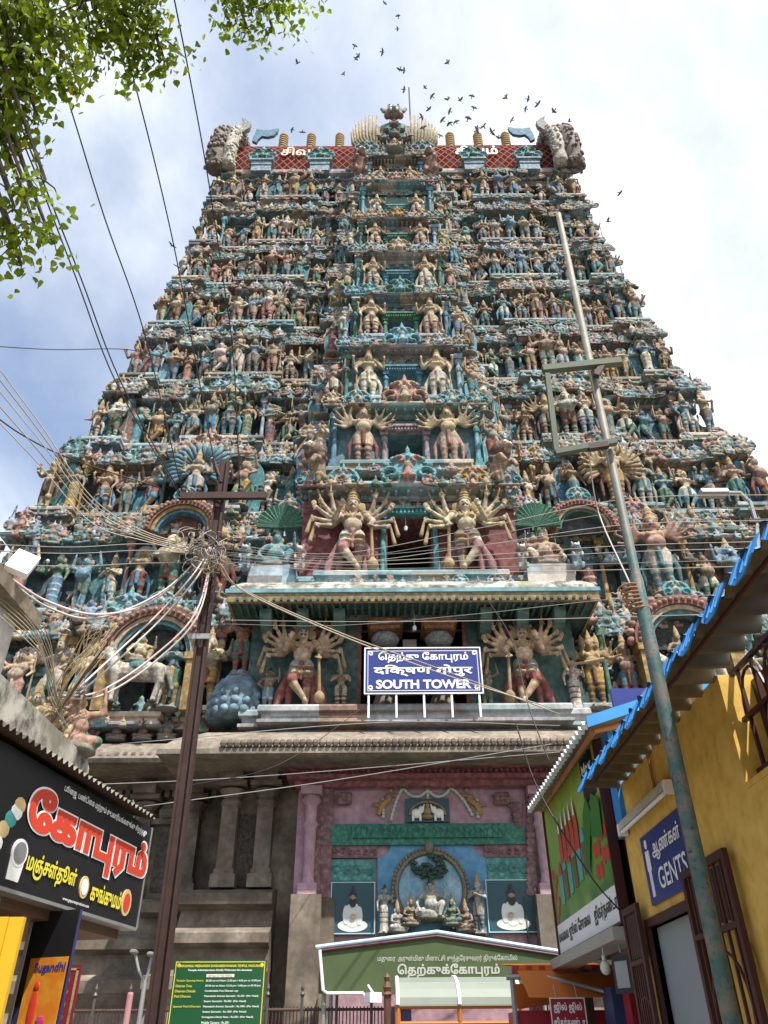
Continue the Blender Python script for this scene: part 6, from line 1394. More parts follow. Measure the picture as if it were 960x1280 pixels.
# ------------------------------------------------------------------ left side: shop, signboard, old limewashed building
SO = (-3.445, 5.1, 0); SA = math.atan2(.989, .148); SX = lambda px, py: on_plane(px, py, SO, SA)
sb_ = thing('shop_signboard', 'long black shop signboard with big red Tamil letters and yellow lettering below', 'sign', (SO[0], SO[1], 0), SA); L = SX(181, 1090)[0]; zb, zt = 2.72, 3.76
b = MB(); b.box(0, L, 0, .14, zb, zt); b.build('board', M['black'], sb_); b = MB(); b.box(L + .001, L + .02, -.01, .15, zb - .01, zt + .01); b.box(0, L, -.01, .15, zb - .03, zb - .001); b.build('edging', M['steel'], sb_)
def on_sign(text, px0, px1, zb0, zb1, mat, bold=.02, slant=0, y=-.012): 
    s0 = SX(px0, 1080)[0]; s1 = SX(px1, 1080)[0]; return write(text, s0, s1, zb0, zb1, y, mat, sb_, bold)
M['redlet'] = paint('red_sign_letters', (.55, .05, .025), rough=.4, wear=.05); M['yellet'] = paint('yellow_sign_letters', (.65, .58, .06), rough=.4, wear=.05)
on_sign('கோபுரம்', 15, 184, 3.06, 3.60, M['white'], .09); on_sign('கோபுரம்', 17, 182, 3.08, 3.58, M['redlet'], .055, y=-.018)
on_sign('பூஜை, பண்டிகை மற்றும் சுபகாரியங்களுக்கு சிறந்தது', 58, 176, 3.62, 3.71, M['white'], .02)
on_sign('மஞ்சள்தூள்', 32, 98, 2.84, 3.05, M['yellet'], .03); on_sign('குங்குமம்', 119, 158, 2.83, 3.0, M['yellet'], .03); on_sign('www.gopuramproducts.com', 86, 120, 2.75, 2.785, M['white'], .01)
b = MB(); s0 = SX(20, 1080)[0]
b.plate([(s0 + .0 + .12 * math.cos(2 * PI * k / 24), 3.0 + .11 * math.sin(2 * PI * k / 24)) for k in range(24)], -.012, -.0006, 0); b.plate([(s0 - .10, 2.78), (s0 + .08, 2.78), (s0 + .11, 2.98), (s0 - .11, 2.98)], -.008, -.0005, 0); b.plate([(s0 + .095 * math.cos(2 * PI * k / 24), 3.0 + .085 * math.sin(2 * PI * k / 24)) for k in range(24)], -.017, -.013, 1)
PM = [M['white'], M['steel'], paint('cream_print', (.55, .42, .2)), M['redlet'], paint('teal_print', (.05, .3, .28))]; b.build('tin_picture', PM, sb_)
for px, r in ((110, .10), (165, .13)):
    s1 = SX(px, 1080)[0]; b = MB(); b.plate([(s1 + r * .9 * math.cos(2 * PI * k / 24), 2.92 + r * math.sin(2 * PI * k / 24)) for k in range(24)], -.012, -.0006, 2); b.plate([(s1 + r * .6 * math.cos(2 * PI * k / 24), 2.92 + r * .7 * math.sin(2 * PI * k / 24)) for k in range(24)], -.017, -.0125, 3 if px == 165 else 0); b.build('round_picture', PM, sb_)
b = MB()
for k in range(9): a = .7 * k; b.ell((SX(2, 1080)[0] - .06 + .1 * math.cos(a), -.006, 3.35 - .09 * k + .05 * math.sin(a)), (.09, .006, .07), 10, 6, (2, 0, 4)[k % 3])
b.build('deity_picture', PM, sb_)
# corrugated eave over the sign and the shop body
lshop = thing('spice_shop', 'dim shop front with brown posts and a yellow shutter under the black signboard', 'shop', (SO[0], SO[1], 0), SA)
cs = corrugated((-.2, .75, 4.02), (L - .3, .75, 4.02), (-.2, -.16, 3.80), (L - .3, -.16, 3.80), 'eave_sheet', lshop, 44, 'sheet_under', 'darkrust' if 'darkrust' in M else 'darkwood', .022)
b = MB(); b.box(0, L - .1, .15, 2.6, 2.60, 2.70); b.build('soffit', paint('brown_soffit', (.14, .08, .05)), lshop)
b = MB(); b.box(0, L - .1, 1.6, 1.75, 0, 2.595); b.box(0, L - .1, 1.6, 1.7, 2.75, 3.9); b.build('back_wall', M['darkwood'], lshop)
for s_ in (SX(40, 1140)[0] - .55, L - 1.05): b = MB(); b.box(s_ - .07, s_ + .07, .30, .44, 0, 2.595); b.build('post', paint('brown_post', (.10, .055, .035)), lshop)
b = MB(); y0 = 6.9; p = at(6, 1150, y0)
for k in range(9): b.box(-.9 + k * .118, -.9 + k * .118 + .114, -.02 - (.012 if k % 2 else 0), .03, -1.9, .02)
o = b.build('shutter', paint('yellow_shutter', (.60, .36, .015), rough=.5, wear=.1)); tag(o, 'bright yellow ribbed shutter panel at the shop corner', 'shutter'); o.location = (p.x, y0, p.z)
# poster on a standing box at the shop corner
PA = R(-24); po = at(50, 1140, 8.1); PPX = lambda px, py: on_plane(px, py, po, PA)
ps = thing('advert_poster', 'blue and orange illustrated advert panel at the shop corner post', 'poster', (po.x, po.y, 0), PA); zt = 2.68
w = PPX(88, 1200)[0]; b = MB(); b.box(-.05, w, 0, .03, 0, zt); b.build('panel', paint('indigo_panel', (.03, .032, .10), rough=.4), ps)
b = MB(); b.box(-.09, -.052, -.01, .05, 0, zt); b.build('edge_post', paint('pale_edge', (.42, .38, .30)), ps)
b = MB(); b.box(-.05, w, -.004, -.001, 1.93, zt); b.build('black_top', M['black'], ps); b = MB(); b.box(.03, w - .02, -.010, -.005, 1.62, 2.30); b.build('picture', paint('orange_print', (.55, .17, .02), rough=.35, wear=.6, scale=5, wearcol=(.6, .45, .05)), ps)
write('Sugandhi', .10, w - .03, 2.17, 2.26, -.014, M['navy'], ps, .03); write('QUALITY SINCE 1992', .0, w - .03, 1.53, 1.585, -.014, M['white'], ps, .02); write('சுகந்தி', .0, w - .06, 1.36, 1.46, -.014, M['white'], ps, .03)
b = MB(); b.ell((w * .35, -.012, 1.9), (.05, .008, .16), 10, 6, 0); b.ell((w * .36, -.014, 2.08), (.035, .008, .035), 10, 6, 0); b.ell((w * .55, -.013, 1.76), (.14, .008, .035), 10, 6, 1); b.ell((w * .6, -.015, 1.82), (.05, .006, .04), 8, 5, 2); b.build('print', [M['redlet'], M['white'], paint('magenta_print', (.5, .05, .2))], ps)
p0, p1 = at(72, 1280, 11.2), at(102, 1206, 11.2); bd = thing('red_board', 'dark red notice board half hidden behind the shop corner', 'sign', (p0.x, 11.2, 0)); w = p1.x - p0.x
b = MB(); b.box(-.6, w, 0, .05, 1.0, p1.z); b.build('board', paint('maroon_board', (.16, .015, .02), rough=.4), bd); b = MB(); b.box(w - .05, w - .02, -.006, -.001, 1.05, p1.z - .04); b.box(-.6, w - .02, -.006, -.001, p1.z - .06, p1.z - .035); b.build('border', M['gold'], bd)
for k in range(5): write('பக்தர்கள்', w - .4, w - .1, p1.z - .2 - .13 * k, p1.z - .14 - .13 * k, -.006, M['gold'], bd, .01)
b = MB(); b.box(-.5, -.44, .0, .06, 0, .999); b.box(w - .12, w - .06, .0, .06, 0, .999); b.build('post', M['steel'], bd)
# old limewashed building with mossy parapet
M['lime'] = stucco('flaking_limewash', (.76, .74, .69), scale=.9, grime=.5, dirt=(.16, .15, .13)); M['slab'] = stucco('brown_stone_slab', (.20, .16, .11), scale=1, grime=.5)
ob = thing('limewashed_building', 'old flaking limewashed building with a mossy parapet above the black signboard', 'building', (-3.6, 0, 0), 0)
b = MB(); b.box(-4, -.1, 5.6, 8.7, 3.3, 4.12); b.box(-4, -.45, 5.2, 7.6, 4.441, 5.45); b.build('wall', M['lime'], ob); b = MB(); b.box(-4, -.1, 5.6, 8.7, 0, 3.295); b.build('lower_wall', M['darkwood'], ob)
b = MB()
b.prism([(5.5, 4.10), (9.15, 4.10), (9.25, 4.18), (9.2, 4.36), (9.05, 4.44), (5.5, 4.44)], -1.2, .08); pr = b.build('parapet', M['moss'], ob)
b = MB(); b.box(-4, -.25, 4.6, 7.75, 5.451, 5.62); b.build('roof_slab', M['slab'], ob)
for k, (px, py, y_, h_, cols, kind, lab) in enumerate(((86, 930, 8.85, 1.15, (('pink', (.52, .33, .25), 1), c_['green'], c_['red']), 'dwarf', 'squatting pink figure in a green cloth on the corner of the mossy parapet'), (62, 905, 8.62, 1.0, (('yellow', (.50, .42, .24), 1), c_['brown'], c_['white']), 'ease', 'weathered yellow seated figure behind the pink one on the mossy parapet'), (44, 880, 8.55, .95, (('cream', (.50, .44, .34), 1), c_['white'], c_['grey']), 'seated', 'small cream seated figure farthest in on the mossy parapet'))):
    p = at(px, py, y_); statue(kind, p.x, p.y, 4.44, h_, R(38), lab, 'painted figures on the parapet', True, False, False, cols, name='seated_figure')
p = at(28, 704, 7.0); fl_ = thing('floodlight', 'white rectangular floodlight tilted down on a bracket above the old wall', 'lamp', (p.x, p.y, p.z), R(25))
b = MB(); b.box(-.12, .12, -.03, .05, -.17, .17); fo = b.build('housing', M['white'], fl_); fo.rotation_euler = (R(-25), R(14), 0); b = MB(); b.tube([(0, .03, .05), (-.25, .15, .0), (-.7, .2, -.3), (-1.0, .25, -.9)], .015, 6); b.build('bracket', M['steel'], fl_)

# ------------------------------------------------------------------ in front of the gate: tent, canopy, stall, boards
tent = thing('green_tent', 'green cloth tent with Tamil lettering and a white pipe along its gabled edge', 'tent', (0, 17.0, 0))
TX = lambda px, py: PX(px, py, 17.0)
e0, pk, e1 = TX(400, 1184), TX(546, 1165), TX(706, 1191); b0, b1 = TX(404, 1242), TX(704, 1246)
M['greencloth'] = paint('olive_tent_cloth', (.075, .105, .05), rough=.8, wear=.35, scale=1.2, spec=.1); M['maroonpipe'] = paint('maroon_tube', (.09, .02, .03)); M['bluepipe'] = paint('pale_blue_pipe', (.45, .62, .75), rough=.35, wear=.1)
b = MB(); b.plate([(e0[0], b0[1]), (b1[0], b1[1]), (e1[0], e1[1] - .08), (pk[0], pk[1] - .08), (e0[0], e0[1] - .08)], 0, .02); b.build('front_cloth', M['greencloth'], tent)
b = MB(); b.add([(e0[0], .02, e0[1] - .03), (pk[0], .02, pk[1] - .03), (e1[0], .02, e1[1] - .03), (e1[0], 2.4, e1[1] + .0), (pk[0], 2.4, pk[1] + .0), (e0[0], 2.4, e0[1] + .0)], [(0, 1, 4, 5), (1, 2, 3, 4)]); b.build('roof_cloth', M['greencloth'], tent)
b = MB(); b.tube([(e0[0] - .08, -.03, e0[1]), (pk[0], -.03, pk[1]), (e1[0] + .05, -.03, e1[1])], .035, 8); b.build('edge_pipe', M['bluepipe'], tent)
b = MB(); b.tube([(e0[0], -.02, e0[1] - .06), (pk[0], -.02, pk[1] - .07), (e1[0], -.02, e1[1] - .06)], .03, 8); b.build('frame_tube', M['maroonpipe'], tent)
c0, c1 = TX(404, 1238), TX(460, 1240); b = MB(); b.tube([(e0[0] + .0, -.05, e0[1] - .05), (c0[0], -.05, c0[1]), (c0[0] + .08, -.05, c0[1] - .05), (c1[0] - .1, -.05, c1[1] - .02), (c1[0], -.05, c1[1] - .12)], .03, 8); b.build('water_pipe', M['white'], tent)
for x in (e0[0] + .1, e1[0] - .1):
    
    for yq in (.1, 2.3): b = MB(); b.tube([(x, yq, .14), (x, yq, e0[1] - .1)], .04, 8); b.build('pole', M['steel'], tent)
a0, a1 = TX(472, 1204), TX(646, 1193); write('மதுரை, அருள்மிகு மீனாட்சி சுந்தரேசுவரர் திருக்கோயில்', a0[0], a1[0], a0[1], a1[1], -.006, paint('faded_white_letters', (.38, .40, .34), wear=.2), tent, .012)
a0, a1 = TX(497, 1223), TX(624, 1204); write('தெற்குக்கோபுரம்', a0[0], a1[0], a0[1], a1[1], -.006, paint('faded_white_letters_big', (.42, .44, .38), wear=.2), tent, .03)
p = at(466, 1247, 16.8); b = MB(); b.box(-.12, .12, -.12, .1, -.08, .08); b.tube([(0, 0, .08), (-.05, .1, .2)], .02, 6); tag(b.build('small_floodlight', M['white'], loc=(p.x, p.y, p.z), rz=.5), 'small white floodlight at the end of the pipe below the tent', 'lamp')
# translucent little canopy on an orange frame
CX = lambda px, py: PX(px, py, 14.6); k0, k1 = CX(497, 1228), CX(652, 1256)
cn = thing('polycarbonate_canopy', 'pale milky curved canopy on an orange painted frame before the gate', 'canopy', (0, 14.6, 0)); b = MB(); vs = []; n = 10; xa, xb = CX(497, 1256)[0], CX(652, 1256)[0]; zlo = CX(497, 1256)[1]
prof = [(0, zlo), (.02, zlo + .10), (.12, zlo + .22), (.32, zlo + .33), (.7, zlo + .42), (1.3, zlo + .46), (1.9, zlo + .42)]
b.prism(prof + [(y_, z_ - .02) for y_, z_ in reversed(prof)], xa, xb); b.build('sheet', paint('milky_sheet', (.24, .27, .23), rough=.25, wear=.2, scale=2), cn)
for x in (xa, (xa + xb) / 2, xb): b = MB(); b.tube([(x, y_ - .01, z_) for y_, z_ in prof], .03, 6); b.build('rib', M['white'], cn)
b = MB(); b.tube([(xa, .05, .0), (xa, .05, zlo)], .05, 8); b.tube([(xb, .05, .0), (xb, .05, zlo)], .05, 8); b.tube([(xa, .05, zlo - .02), (xb, .05, zlo - .02)], .04, 8); b.tube([(xa, .05, zlo - .25), (xb, .05, zlo - .25)], .03, 8); b.tube([((xa + xb) / 2, .05, 0), ((xa + xb) / 2, .05, zlo)], .04, 8); b.build('orange_frame', paint('orange_frame_paint', (.40, .14, .03)), cn)
for px, lab in ((491, 'left'), (505, 'inner left')):
    a = CX(px, 1262); b = MB(); b.box(-.12, .12, 0, .04, -.25, .05); o = b.build('notice', M['navy'], loc=(a[0], 14.75, a[1])); tag(o, 'little navy notice on the orange frame, ' + lab + ' one', 'notice', 'navy notices')
p = CX(488, 1240); b = MB(); b.lathe([(.06, -1.7), (.06, .3), (.09, .32), (.05, .36), (.07, .42), (.04, .5), (.06, .56), (.01, .62)], n=10); tag(b.build('turned_post', paint('brown_turned_post', (.12, .05, .03)), loc=(p[0] - .05, 14.7, p[1] - .35)), 'dark brown turned post beside the milky canopy', 'post')
# orange stall
OX = lambda px, py: PX(px, py, 12.4); o0, o1 = OX(640, 1207), OX(772, 1207)
st = thing('juice_stall', 'orange awninged roadside stall with a striped valance and red counter', 'stall', (0, 12.4, 0)); zt = o0[1]; xa, xb = o0[0], o1[0]
M['orange'] = paint('orange_awning_cloth', (.55, .15, .02), rough=.7, wear=.3, scale=2); M['scarlet'] = paint('scarlet_cloth', (.40, .03, .02), rough=.6); M['crimson'] = paint('crimson_board', (.30, .015, .03), rough=.4)
zf_ = PX(700, 1246, 11.9)[1]; b = MB(); b.add([(xa + .06, .03, zt - .03), (xb, .03, zt - .03), (xb - .05, -.5, zf_), (xa + .12, -.5, zf_), (xa + .06, .03, zt - .04), (xb, .03, zt - .04), (xb - .05, -.5, zf_ - .01), (xa + .12, -.5, zf_ - .01)], [(3, 2, 1, 0), (4, 5, 6, 7), (0, 1, 5, 4), (1, 2, 6, 5), (2, 3, 7, 6), (3, 0, 4, 7)]); b.build('front_flap', M['orange'], st)
b = MB(); b.add([(xa, 0, zt), (xb, 0, zt), (xb, 1.3, zt + .12), (xa, 1.3, zt + .12), (xa, 0, zt - .01), (xb, 0, zt - .01), (xb, 1.3, zt + .11), (xa, 1.3, zt + .11)], [(0, 1, 2, 3), (7, 6, 5, 4), (0, 4, 5, 1), (2, 6, 7, 3)]); b.build('awning', M['orange'], st)
b = MB(); n = 16
for k in range(n):
    x0 = xa + (xb - xa) * k / n; x1 = xa + (xb - xa) * (k + 1) / n; b.plate([(x0, zt - .14), ((x0 + x1) / 2, zt - .17), (x1, zt - .14), (x1, zt), (x0, zt)], -.012, -.002, k % 2)
b.build('valance', [M['scarlet'], M['orange']], st)
z1 = OX(700, 1232)[1]
b = MB(); b.plate([(xa + .12, z1 - .25), (xb - .3, z1 - .12), (xb - .1, zt - .18), (xa + .05, zt - .18)], .6, .62); b.build('back_cloth', M['orange'], st)
b = MB(); b.tube([(xa - .1, -.06, OX(650, 1222)[1]), (xb, -.06, OX(650, 1219)[1])], .035, 8); b.tube([(xa + .45, -.1, OX(650, 1222)[1]), (xa + 1.1, -.56, OX(650, 1243)[1])], .025, 8); b.tube([(xa, .1, .0), (xa, .1, zt - .02)], .035, 8); b.tube([(xb, .1, .0), (xb, .1, zt - .02)], .035, 8); b.build('frame', M['steel'], st)
b = MB(); b.box(xa + .05, xb - .05, .2, 1.2, 0, OX(700, 1262)[1]); b.build('counter', M['crimson'], st)
rs = thing('hanging_sign', 'small crimson hanging sign with white Tamil words on the orange stall', 'sign', (OX(680, 1280)[0], 11.8, 0)); w = OX(722, 1260)[0] - OX(680, 1260)[0]; zt2 = PX(700, 1247, 11.8)[1]
b = MB(); b.box(0, w, 0, .03, zt2 - .62, zt2); b.build('board', M['crimson'], rs); b = MB()
for q in ((0, w, zt2 - .012, zt2), (0, .012, zt2 - .62, zt2 - .013), (w - .012, w, zt2 - .62, zt2 - .013)): b.box(q[0], q[1], -.006, -.001, q[2], q[3])
b.build('border', M['white'], rs)
write('ஜில் ஜில்', w * .1, w * .9, zt2 - .17, zt2 - .05, -.006, M['white'], rs, .03); write('ஜிகர்தண்டா', w * .06, w * .94, zt2 - .36, zt2 - .21, -.006, M['white'], rs, .03)
for q in ((w * .2, zt2), (w * .8, zt2)): b = MB(); b.tube([(q[0], .015, q[1]), (q[0], .1, q[1] + .15)], .006, 5); b.build('hook', M['steel'], rs)
p0, p1 = at(763, 1233, 11.5), at(790, 1280, 11.5); b = MB(); b.box(0, p1.x - p0.x, 0, .5, 0, p0.z); tag(b.build('blue_cabinet', paint('dark_blue_cabinet', (.03, .06, .16), rough=.4), loc=(p0.x, 11.5, 0)), 'dark blue cabinet beside the orange stall', 'cabinet')
p0, p1 = at(785, 1236, 11.0), at(806, 1280, 11.0); b = MB(); b.box(0, p1.x - p0.x + .1, 0, .3, 0, p0.z); tag(b.build('red_cabinet', M['crimson'], loc=(p0.x, 11.0, 0)), 'red box cabinet between the blue cabinet and the gate leaf', 'cabinet')
p = at(778, 1218, 9.3); sq = thing('square_sign', 'small dark square sign projecting under the billboard', 'sign', (p.x, p.y, p.z), R(-60)); b = MB(); b.box(-.13, .13, 0, .03, -.17, .17); b.build('board', M['black'], sq); mk = MB(); mk.plate([(-.09, -.12), (.09, -.12), (.09, .12), (-.09, .12)], -.004, -.001); mk.build('panel', M['steel'], sq); b = MB(); b.tube([(0, .02, .2), (0, .02, .5)], .012, 6); b.build('rod', M['steel'], sq)
# green temple notice board
GX = lambda px, py: PX(px, py, 14.0); g0, g1 = GX(219, 1200), GX(333, 1200); gw = g1[0] - g0[0]; gz = g0[1]; gh = 1.35
nb = thing('temple_notice_board', 'dark green temple notice board with yellow heading and white timings', 'notice board', (g0[0], 14.0, gz - gh), R(2)); M['noticegreen'] = paint('notice_green', (.012, .075, .03), rough=.35, wear=.1); M['yellow'] = paint('yellow_letters', (.60, .50, .05), wear=.05)
b = MB(); b.box(0, gw, 0, .05, 0, gh); b.build('board', M['noticegreen'], nb)
b = MB()
for q in ((.02, gw - .02, gh - .035, gh - .022), (.02, .033, .02, gh - .036), (gw - .033, gw - .02, .02, gh - .036)): b.box(q[0], q[1], -.004, -.0005, q[2], q[3])
for x in (.07, gw - .07): b.ell((x, -.003, gh - .075), (.03, .004, .03), 8, 5)
b.build('border', M['yellow'], nb)
write('ARULMIGU MEENAKSHI SUNDARESHWARAR TEMPLE, MADURAI', .09, gw - .09, gh - .105, gh - .065, -.006, M['yellow'], nb, .03); write('Temple Administration Kindly Welcome the devotees', .22, gw - .22, gh - .16, gh - .125, -.006, M['white'], nb, .015)
b = MB(); b.box(gw * .36, gw * .66, -.004, -.001, gh - .235, gh - .195); b.build('heading_strip', M['whitepaint'], nb); write('DETAILS OF THE TEMPLE', gw * .38, gw * .64, gh - .227, gh - .203, -.008, M['redlet'], nb, .015)
rows = [('Temple Opening Hours', '05.00 am to Noon 12.30 pm / 4.00 pm to 10.00 pm'), ('Dharsan Time', '05.00 am to Noon 12.30 pm / 4.00 pm to 09.30 pm'), ('Dharsan Details', 'Comfortable Free Dharsan way'), ('Paid Dharsan', 'Meenakshi Amman Sannathi : Rs.50/- (Per Head)'), ('', 'Swami Sannathi : Rs.50/- (Per Head)'), ('Special Paid Dharsan', 'Meenakshi Amman Sannathi : Rs.100/- (Per Head)'), ('', 'Swami Sannathi : Rs.100/- (Per Head)'), ('', 'Foreigners Entry Fees : Rs.50/- (Per Head)'), ('', 'Mobile Camera : Rs.50/-')]
for k, (l, r_) in enumerate(rows):
    z = gh - .30 - k * .068
    if l: write(l, .06, .06 + .021 * len(l), z, z + .034, -.006, M['yellow'], nb, .015)
    write(r_, gw * .36, min(gw - .07, gw * .36 + .0185 * len(r_)), z, z + .032, -.006, M['white'], nb, .01)
for k, l in enumerate(('There are 4 Entrances to the Temple. They are at East, South, West and North Tower Entrances.', 'Dont approach any third persons for Dharsan. Please go by Free Dharsan queue or Paid Dharsan queue.')): write(l, .05, gw - .05, gh - .97 - k * .05, gh - .945 - k * .05, -.006, M['white'], nb, .006)
for x in (.15, gw - .15): b = MB(); b.box(x - .03, x + .03, .055, .11, -(gz - gh), gh * .5); b.build('post', M['steel'], nb)
# grille fence along the temple front
fx0, fx1 = PX(95, 1260, 17.6)[0], PX(486, 1260, 17.6)[0]; fz = PX(300, 1258, 17.6)[1]; fn = thing('grille_fence', 'rusty brown grille fence with spiked posts along the temple base', 'fence', (0, 17.6, .14)); b = MB(); n = 90
for zz_ in (.2, 1.0, fz - .2): b.tube([(fx0, 0, zz_), (fx1, 0, zz_)], .025, 6)
for k in range(n): x = fx0 + (fx1 - fx0) * k / (n - 1); b.tube([(x, 0, .0), (x, 0, fz - .15)], .012, 5)
b.build('grille', paint('rusty_grille', (.07, .04, .03), wear=.5), fn)
for k in range(9): x = fx0 + (fx1 - fx0) * (k + .5) / 9; b = MB(); b.tube([(x, -.02, -.0), (x, -.02, fz)], .03, 6); b.lathe([(.02, 0), (.05, .05), (.02, .1), (.035, .16), (.003, .26)], (x, -.02, fz), 8); b.build('spiked_post', paint('iron_post_%d' % k, (.08, .07, .065)), fn)
# twin arm street lamp and striped post
p = at(176, 1262, 16.8); la = thing('street_lamp', 'slim galvanised street lamp with two upswept arms', 'street lamp', (p.x, 16.8, .14)); b = MB(); zc = at(176, 1228, 16.8).z - .14; b.tube([(0, 0, 0), (0, 0, zc)], [.06, .04], 8); b.build('pole', M['steel'], la)
for s, e in ((-1, (169, 1192)), (1, (190, 1195))): q = at(*e, 16.8); b = MB(); b.tube([(0, 0, zc), ((q.x - p.x) * .55, 0, zc + (q.z - .14 - zc) * .4), (q.x - p.x, 0, q.z - .14)], .028, 8); b.ell((q.x - p.x, -.1, q.z - .12), (.07, .2, .045), 10, 6); b.build('arm', M['steel'], la)
p = at(163, 1243, 15.0); b = MB(); b.lathe([(.05, -2.0), (.05, 0), (.04, .03)], n=10); tag(b.build('bollard_post', paint('pinkish_post', (.40, .20, .20)), loc=(p.x, 15.0, p.z)), 'slim pinkish post in front of the grille fence', 'post')

# ------------------------------------------------------------------ peepal tree at the left, trunk beside the shop row and outside the picture
def leaf_mat(name, col, tr):
    m = bpy.data.materials.new(name); m.use_nodes = True; t = m.node_tree; t.nodes.clear()
    o = t.nodes.new('ShaderNodeOutputMaterial'); d = t.nodes.new('ShaderNodeBsdfPrincipled'); x = t.nodes.new('ShaderNodeBsdfTranslucent'); mxs = t.nodes.new('ShaderNodeMixShader'); mxs.inputs[0].default_value = .5
    at_ = t.nodes.new('ShaderNodeAttribute'); at_.attribute_name = 'leaf_tone'
    r = t.nodes.new('ShaderNodeValToRGB'); e = r.color_ramp.elements; e[0].color = (*[c * .55 for c in col], 1); e[1].color = (*[c * 1.5 for c in col], 1); q = e.new(.965); q.color = (*[c * 1.35 for c in col], 1); e[-1].color = (.45, .33, .03, 1); t.links.new(at_.outputs['Fac'], r.inputs[0])
    r2 = t.nodes.new('ShaderNodeMixRGB'); r2.blend_type = 'MULTIPLY'; r2.inputs[0].default_value = 1; t.links.new(r.outputs[0], r2.inputs[1]); r2.inputs[2].default_value = (*tr, 1)
    t.links.new(r.outputs[0], d.inputs['Base Color']); d.inputs['Roughness'].default_value = .6; d.inputs['Specular IOR Level'].default_value = .2; t.links.new(r2.outputs[0], x.inputs[0])
    t.links.new(d.outputs[0], mxs.inputs[1]); t.links.new(x.outputs[0], mxs.inputs[2]); t.links.new(mxs.outputs[0], o.inputs[0]); return m
tree = thing('peepal_tree', 'leafy peepal tree reaching in overhead with heart-shaped yellow-green leaves', 'tree', (-6.4, 2.2, 0))
TO = Vector((-6.4, 2.2, 0)); bark = stucco('grey_bark', (.16, .13, .10), scale=2, grime=.5, carve=5)
b = MB(); b.tube([Vector(p) for p in ((0, 0, -.1), (.1, .05, 1.5), (.0, .1, 3.5), (.2, .1, 6.0), (.3, .2, 8.5))], [.5, .38, .32, .25, .16], 12); b.build('trunk', bark, tree, smooth=True)
twigs = []; rng = random.Random(11)
def P3(px, py, d): r = ray(px, py).normalized(); return EYE + r * d - TO
clumps = []                                              # sprays of leaves: centre, radius, number, way it hangs
for px, py, d, r, n in ((15, 15, 8.0, .5, 230), (55, 25, 8.0, .42, 160), (10, 70, 7.7, .45, 200), (45, 75, 7.9, .34, 110), (10, 120, 7.8, .36, 120), (70, 60, 8.0, .22, 44), (0, 150, 7.8, .22, 44), (36, 118, 7.9, .16, 20), (60, 100, 8, .13, 14),
                        (105, 5, 8.8, .42, 150), (140, 15, 9.0, .42, 180), (180, 0, 9.0, .30, 110), (130, 50, 8.8, .26, 80), (160, 60, 9.0, .28, 100), (195, 45, 9.0, .28, 90), (112, 85, 8.9, .12, 18), (172, 92, 9.0, .14, 22), (205, 78, 9.0, .16, 28), 
                        (285, 0, 9.6, .26, 64), (315, 12, 9.6, .28, 84), (340, 2, 9.6, .28, 84), (375, -14, 9.7, .22, 48), (308, 36, 9.5, .16, 24), (340, 36, 9.6, .15, 22), 
                        (5, 200, 7.6, .3, 45), (0, 175, 7.6, .35, 60), (45, 148, 7.7, .2, 14), (25, 225, 7.2, .26, 24), (55, 228, 7.2, .2, 14), (15, 265, 7.2, .32, 34), (40, 285, 7.2, .3, 30), (58, 292, 7.2, .18, 12), (20, 310, 7.2, .2, 14), (25, 332, 7.2, .14, 8), (5, 285, 7.2, .25, 20), (10, 240, 7.2, .22, 18),
                        (-110, 60, 7.8, .7, 380), (-110, -80, 8.3, 1.0, 420), (30, -95, 8.4, .55, 300), (130, -95, 9.0, .55, 260), (-190, 200, 7.3, .6, 200), (-190, 0, 7.6, 1.0, 380), (240, -140, 9.4, .6, 200), (330, -90, 9.8, .5, 180)):
    clumps.append((P3(px, py, d), r * .86, n))
V = []; F = []; tone = []
LF = [(0, 0), (.34, .04), (.50, .26), (.42, .52), (.18, .78), (0, 1.08), (-.18, .78), (-.42, .52), (-.50, .26), (-.34, .04)]
hub = Vector((.3, .2, 8.0)); bm_ = MB()
for c, r, n in clumps:
    src = hub + Vector((rng.uniform(-.3, .3), rng.uniform(-.3, .3), rng.uniform(-2.2, .6))); mid = src.lerp(c, .55) + Vector((rng.uniform(-.2, .2), rng.uniform(-.2, .2), .35))
    if c.x > 3.4: src = hub + Vector((1.5, -1.5, 4.5)); mid = c + Vector((-.5, -.9, 1.2))
    bm_.tube([src, mid, c + Vector((0, 0, r * .25)), c], [.05, .03, .014, .008], 6)
    tw = [c + Vector([max(-.95, min(.95, rng.gauss(0, g_))) for g_ in (.5, .5, .4)]) * r for _ in range(max(3, n // 9))]
    for q in tw: bm_.tube([c + Vector((0, 0, r * .15)), c.lerp(q, .6) + Vector((0, 0, .06)), q], [.008, .006, .003], 4, caps=False)
    for k in range(int(n * 1.65)):
        q = rng.choice(tw) + Vector((rng.gauss(0, .09), rng.gauss(0, .09), rng.gauss(0, .07) - .04))
        L = rng.uniform(.045, .085); ax = Vector((rng.gauss(0, .55), rng.gauss(0, .55), -1)).normalized(); sd = ax.cross(Vector((rng.gauss(0, 1), rng.gauss(0, 1), rng.gauss(0, .5)))).normalized(); nr = ax.cross(sd); base = len(V); cup = rng.uniform(.05, .3)
        for u, v in LF: V.append(tuple(q + sd * u * L + ax * v * L + nr * (abs(u) * cup * L)))
        V.append(tuple(q + ax * .5 * L)); m_ = len(LF); F += [(base + i, base + (i + 1) % m_, base + m_) for i in range(m_)]; tone += [rng.random()] * (m_)
bm_.build('branches', bark, tree, smooth=True)
me = bpy.data.meshes.new('crown'); me.from_pydata(V, [], F); at_ = me.attributes.new('leaf_tone', 'FLOAT', 'FACE'); at_.data.foreach_set('value', tone); me.materials.append(leaf_mat('peepal_leaf', (.15, .21, .022), (2.0, 2.0, .7))); me.update(); link('crown', me, tree)

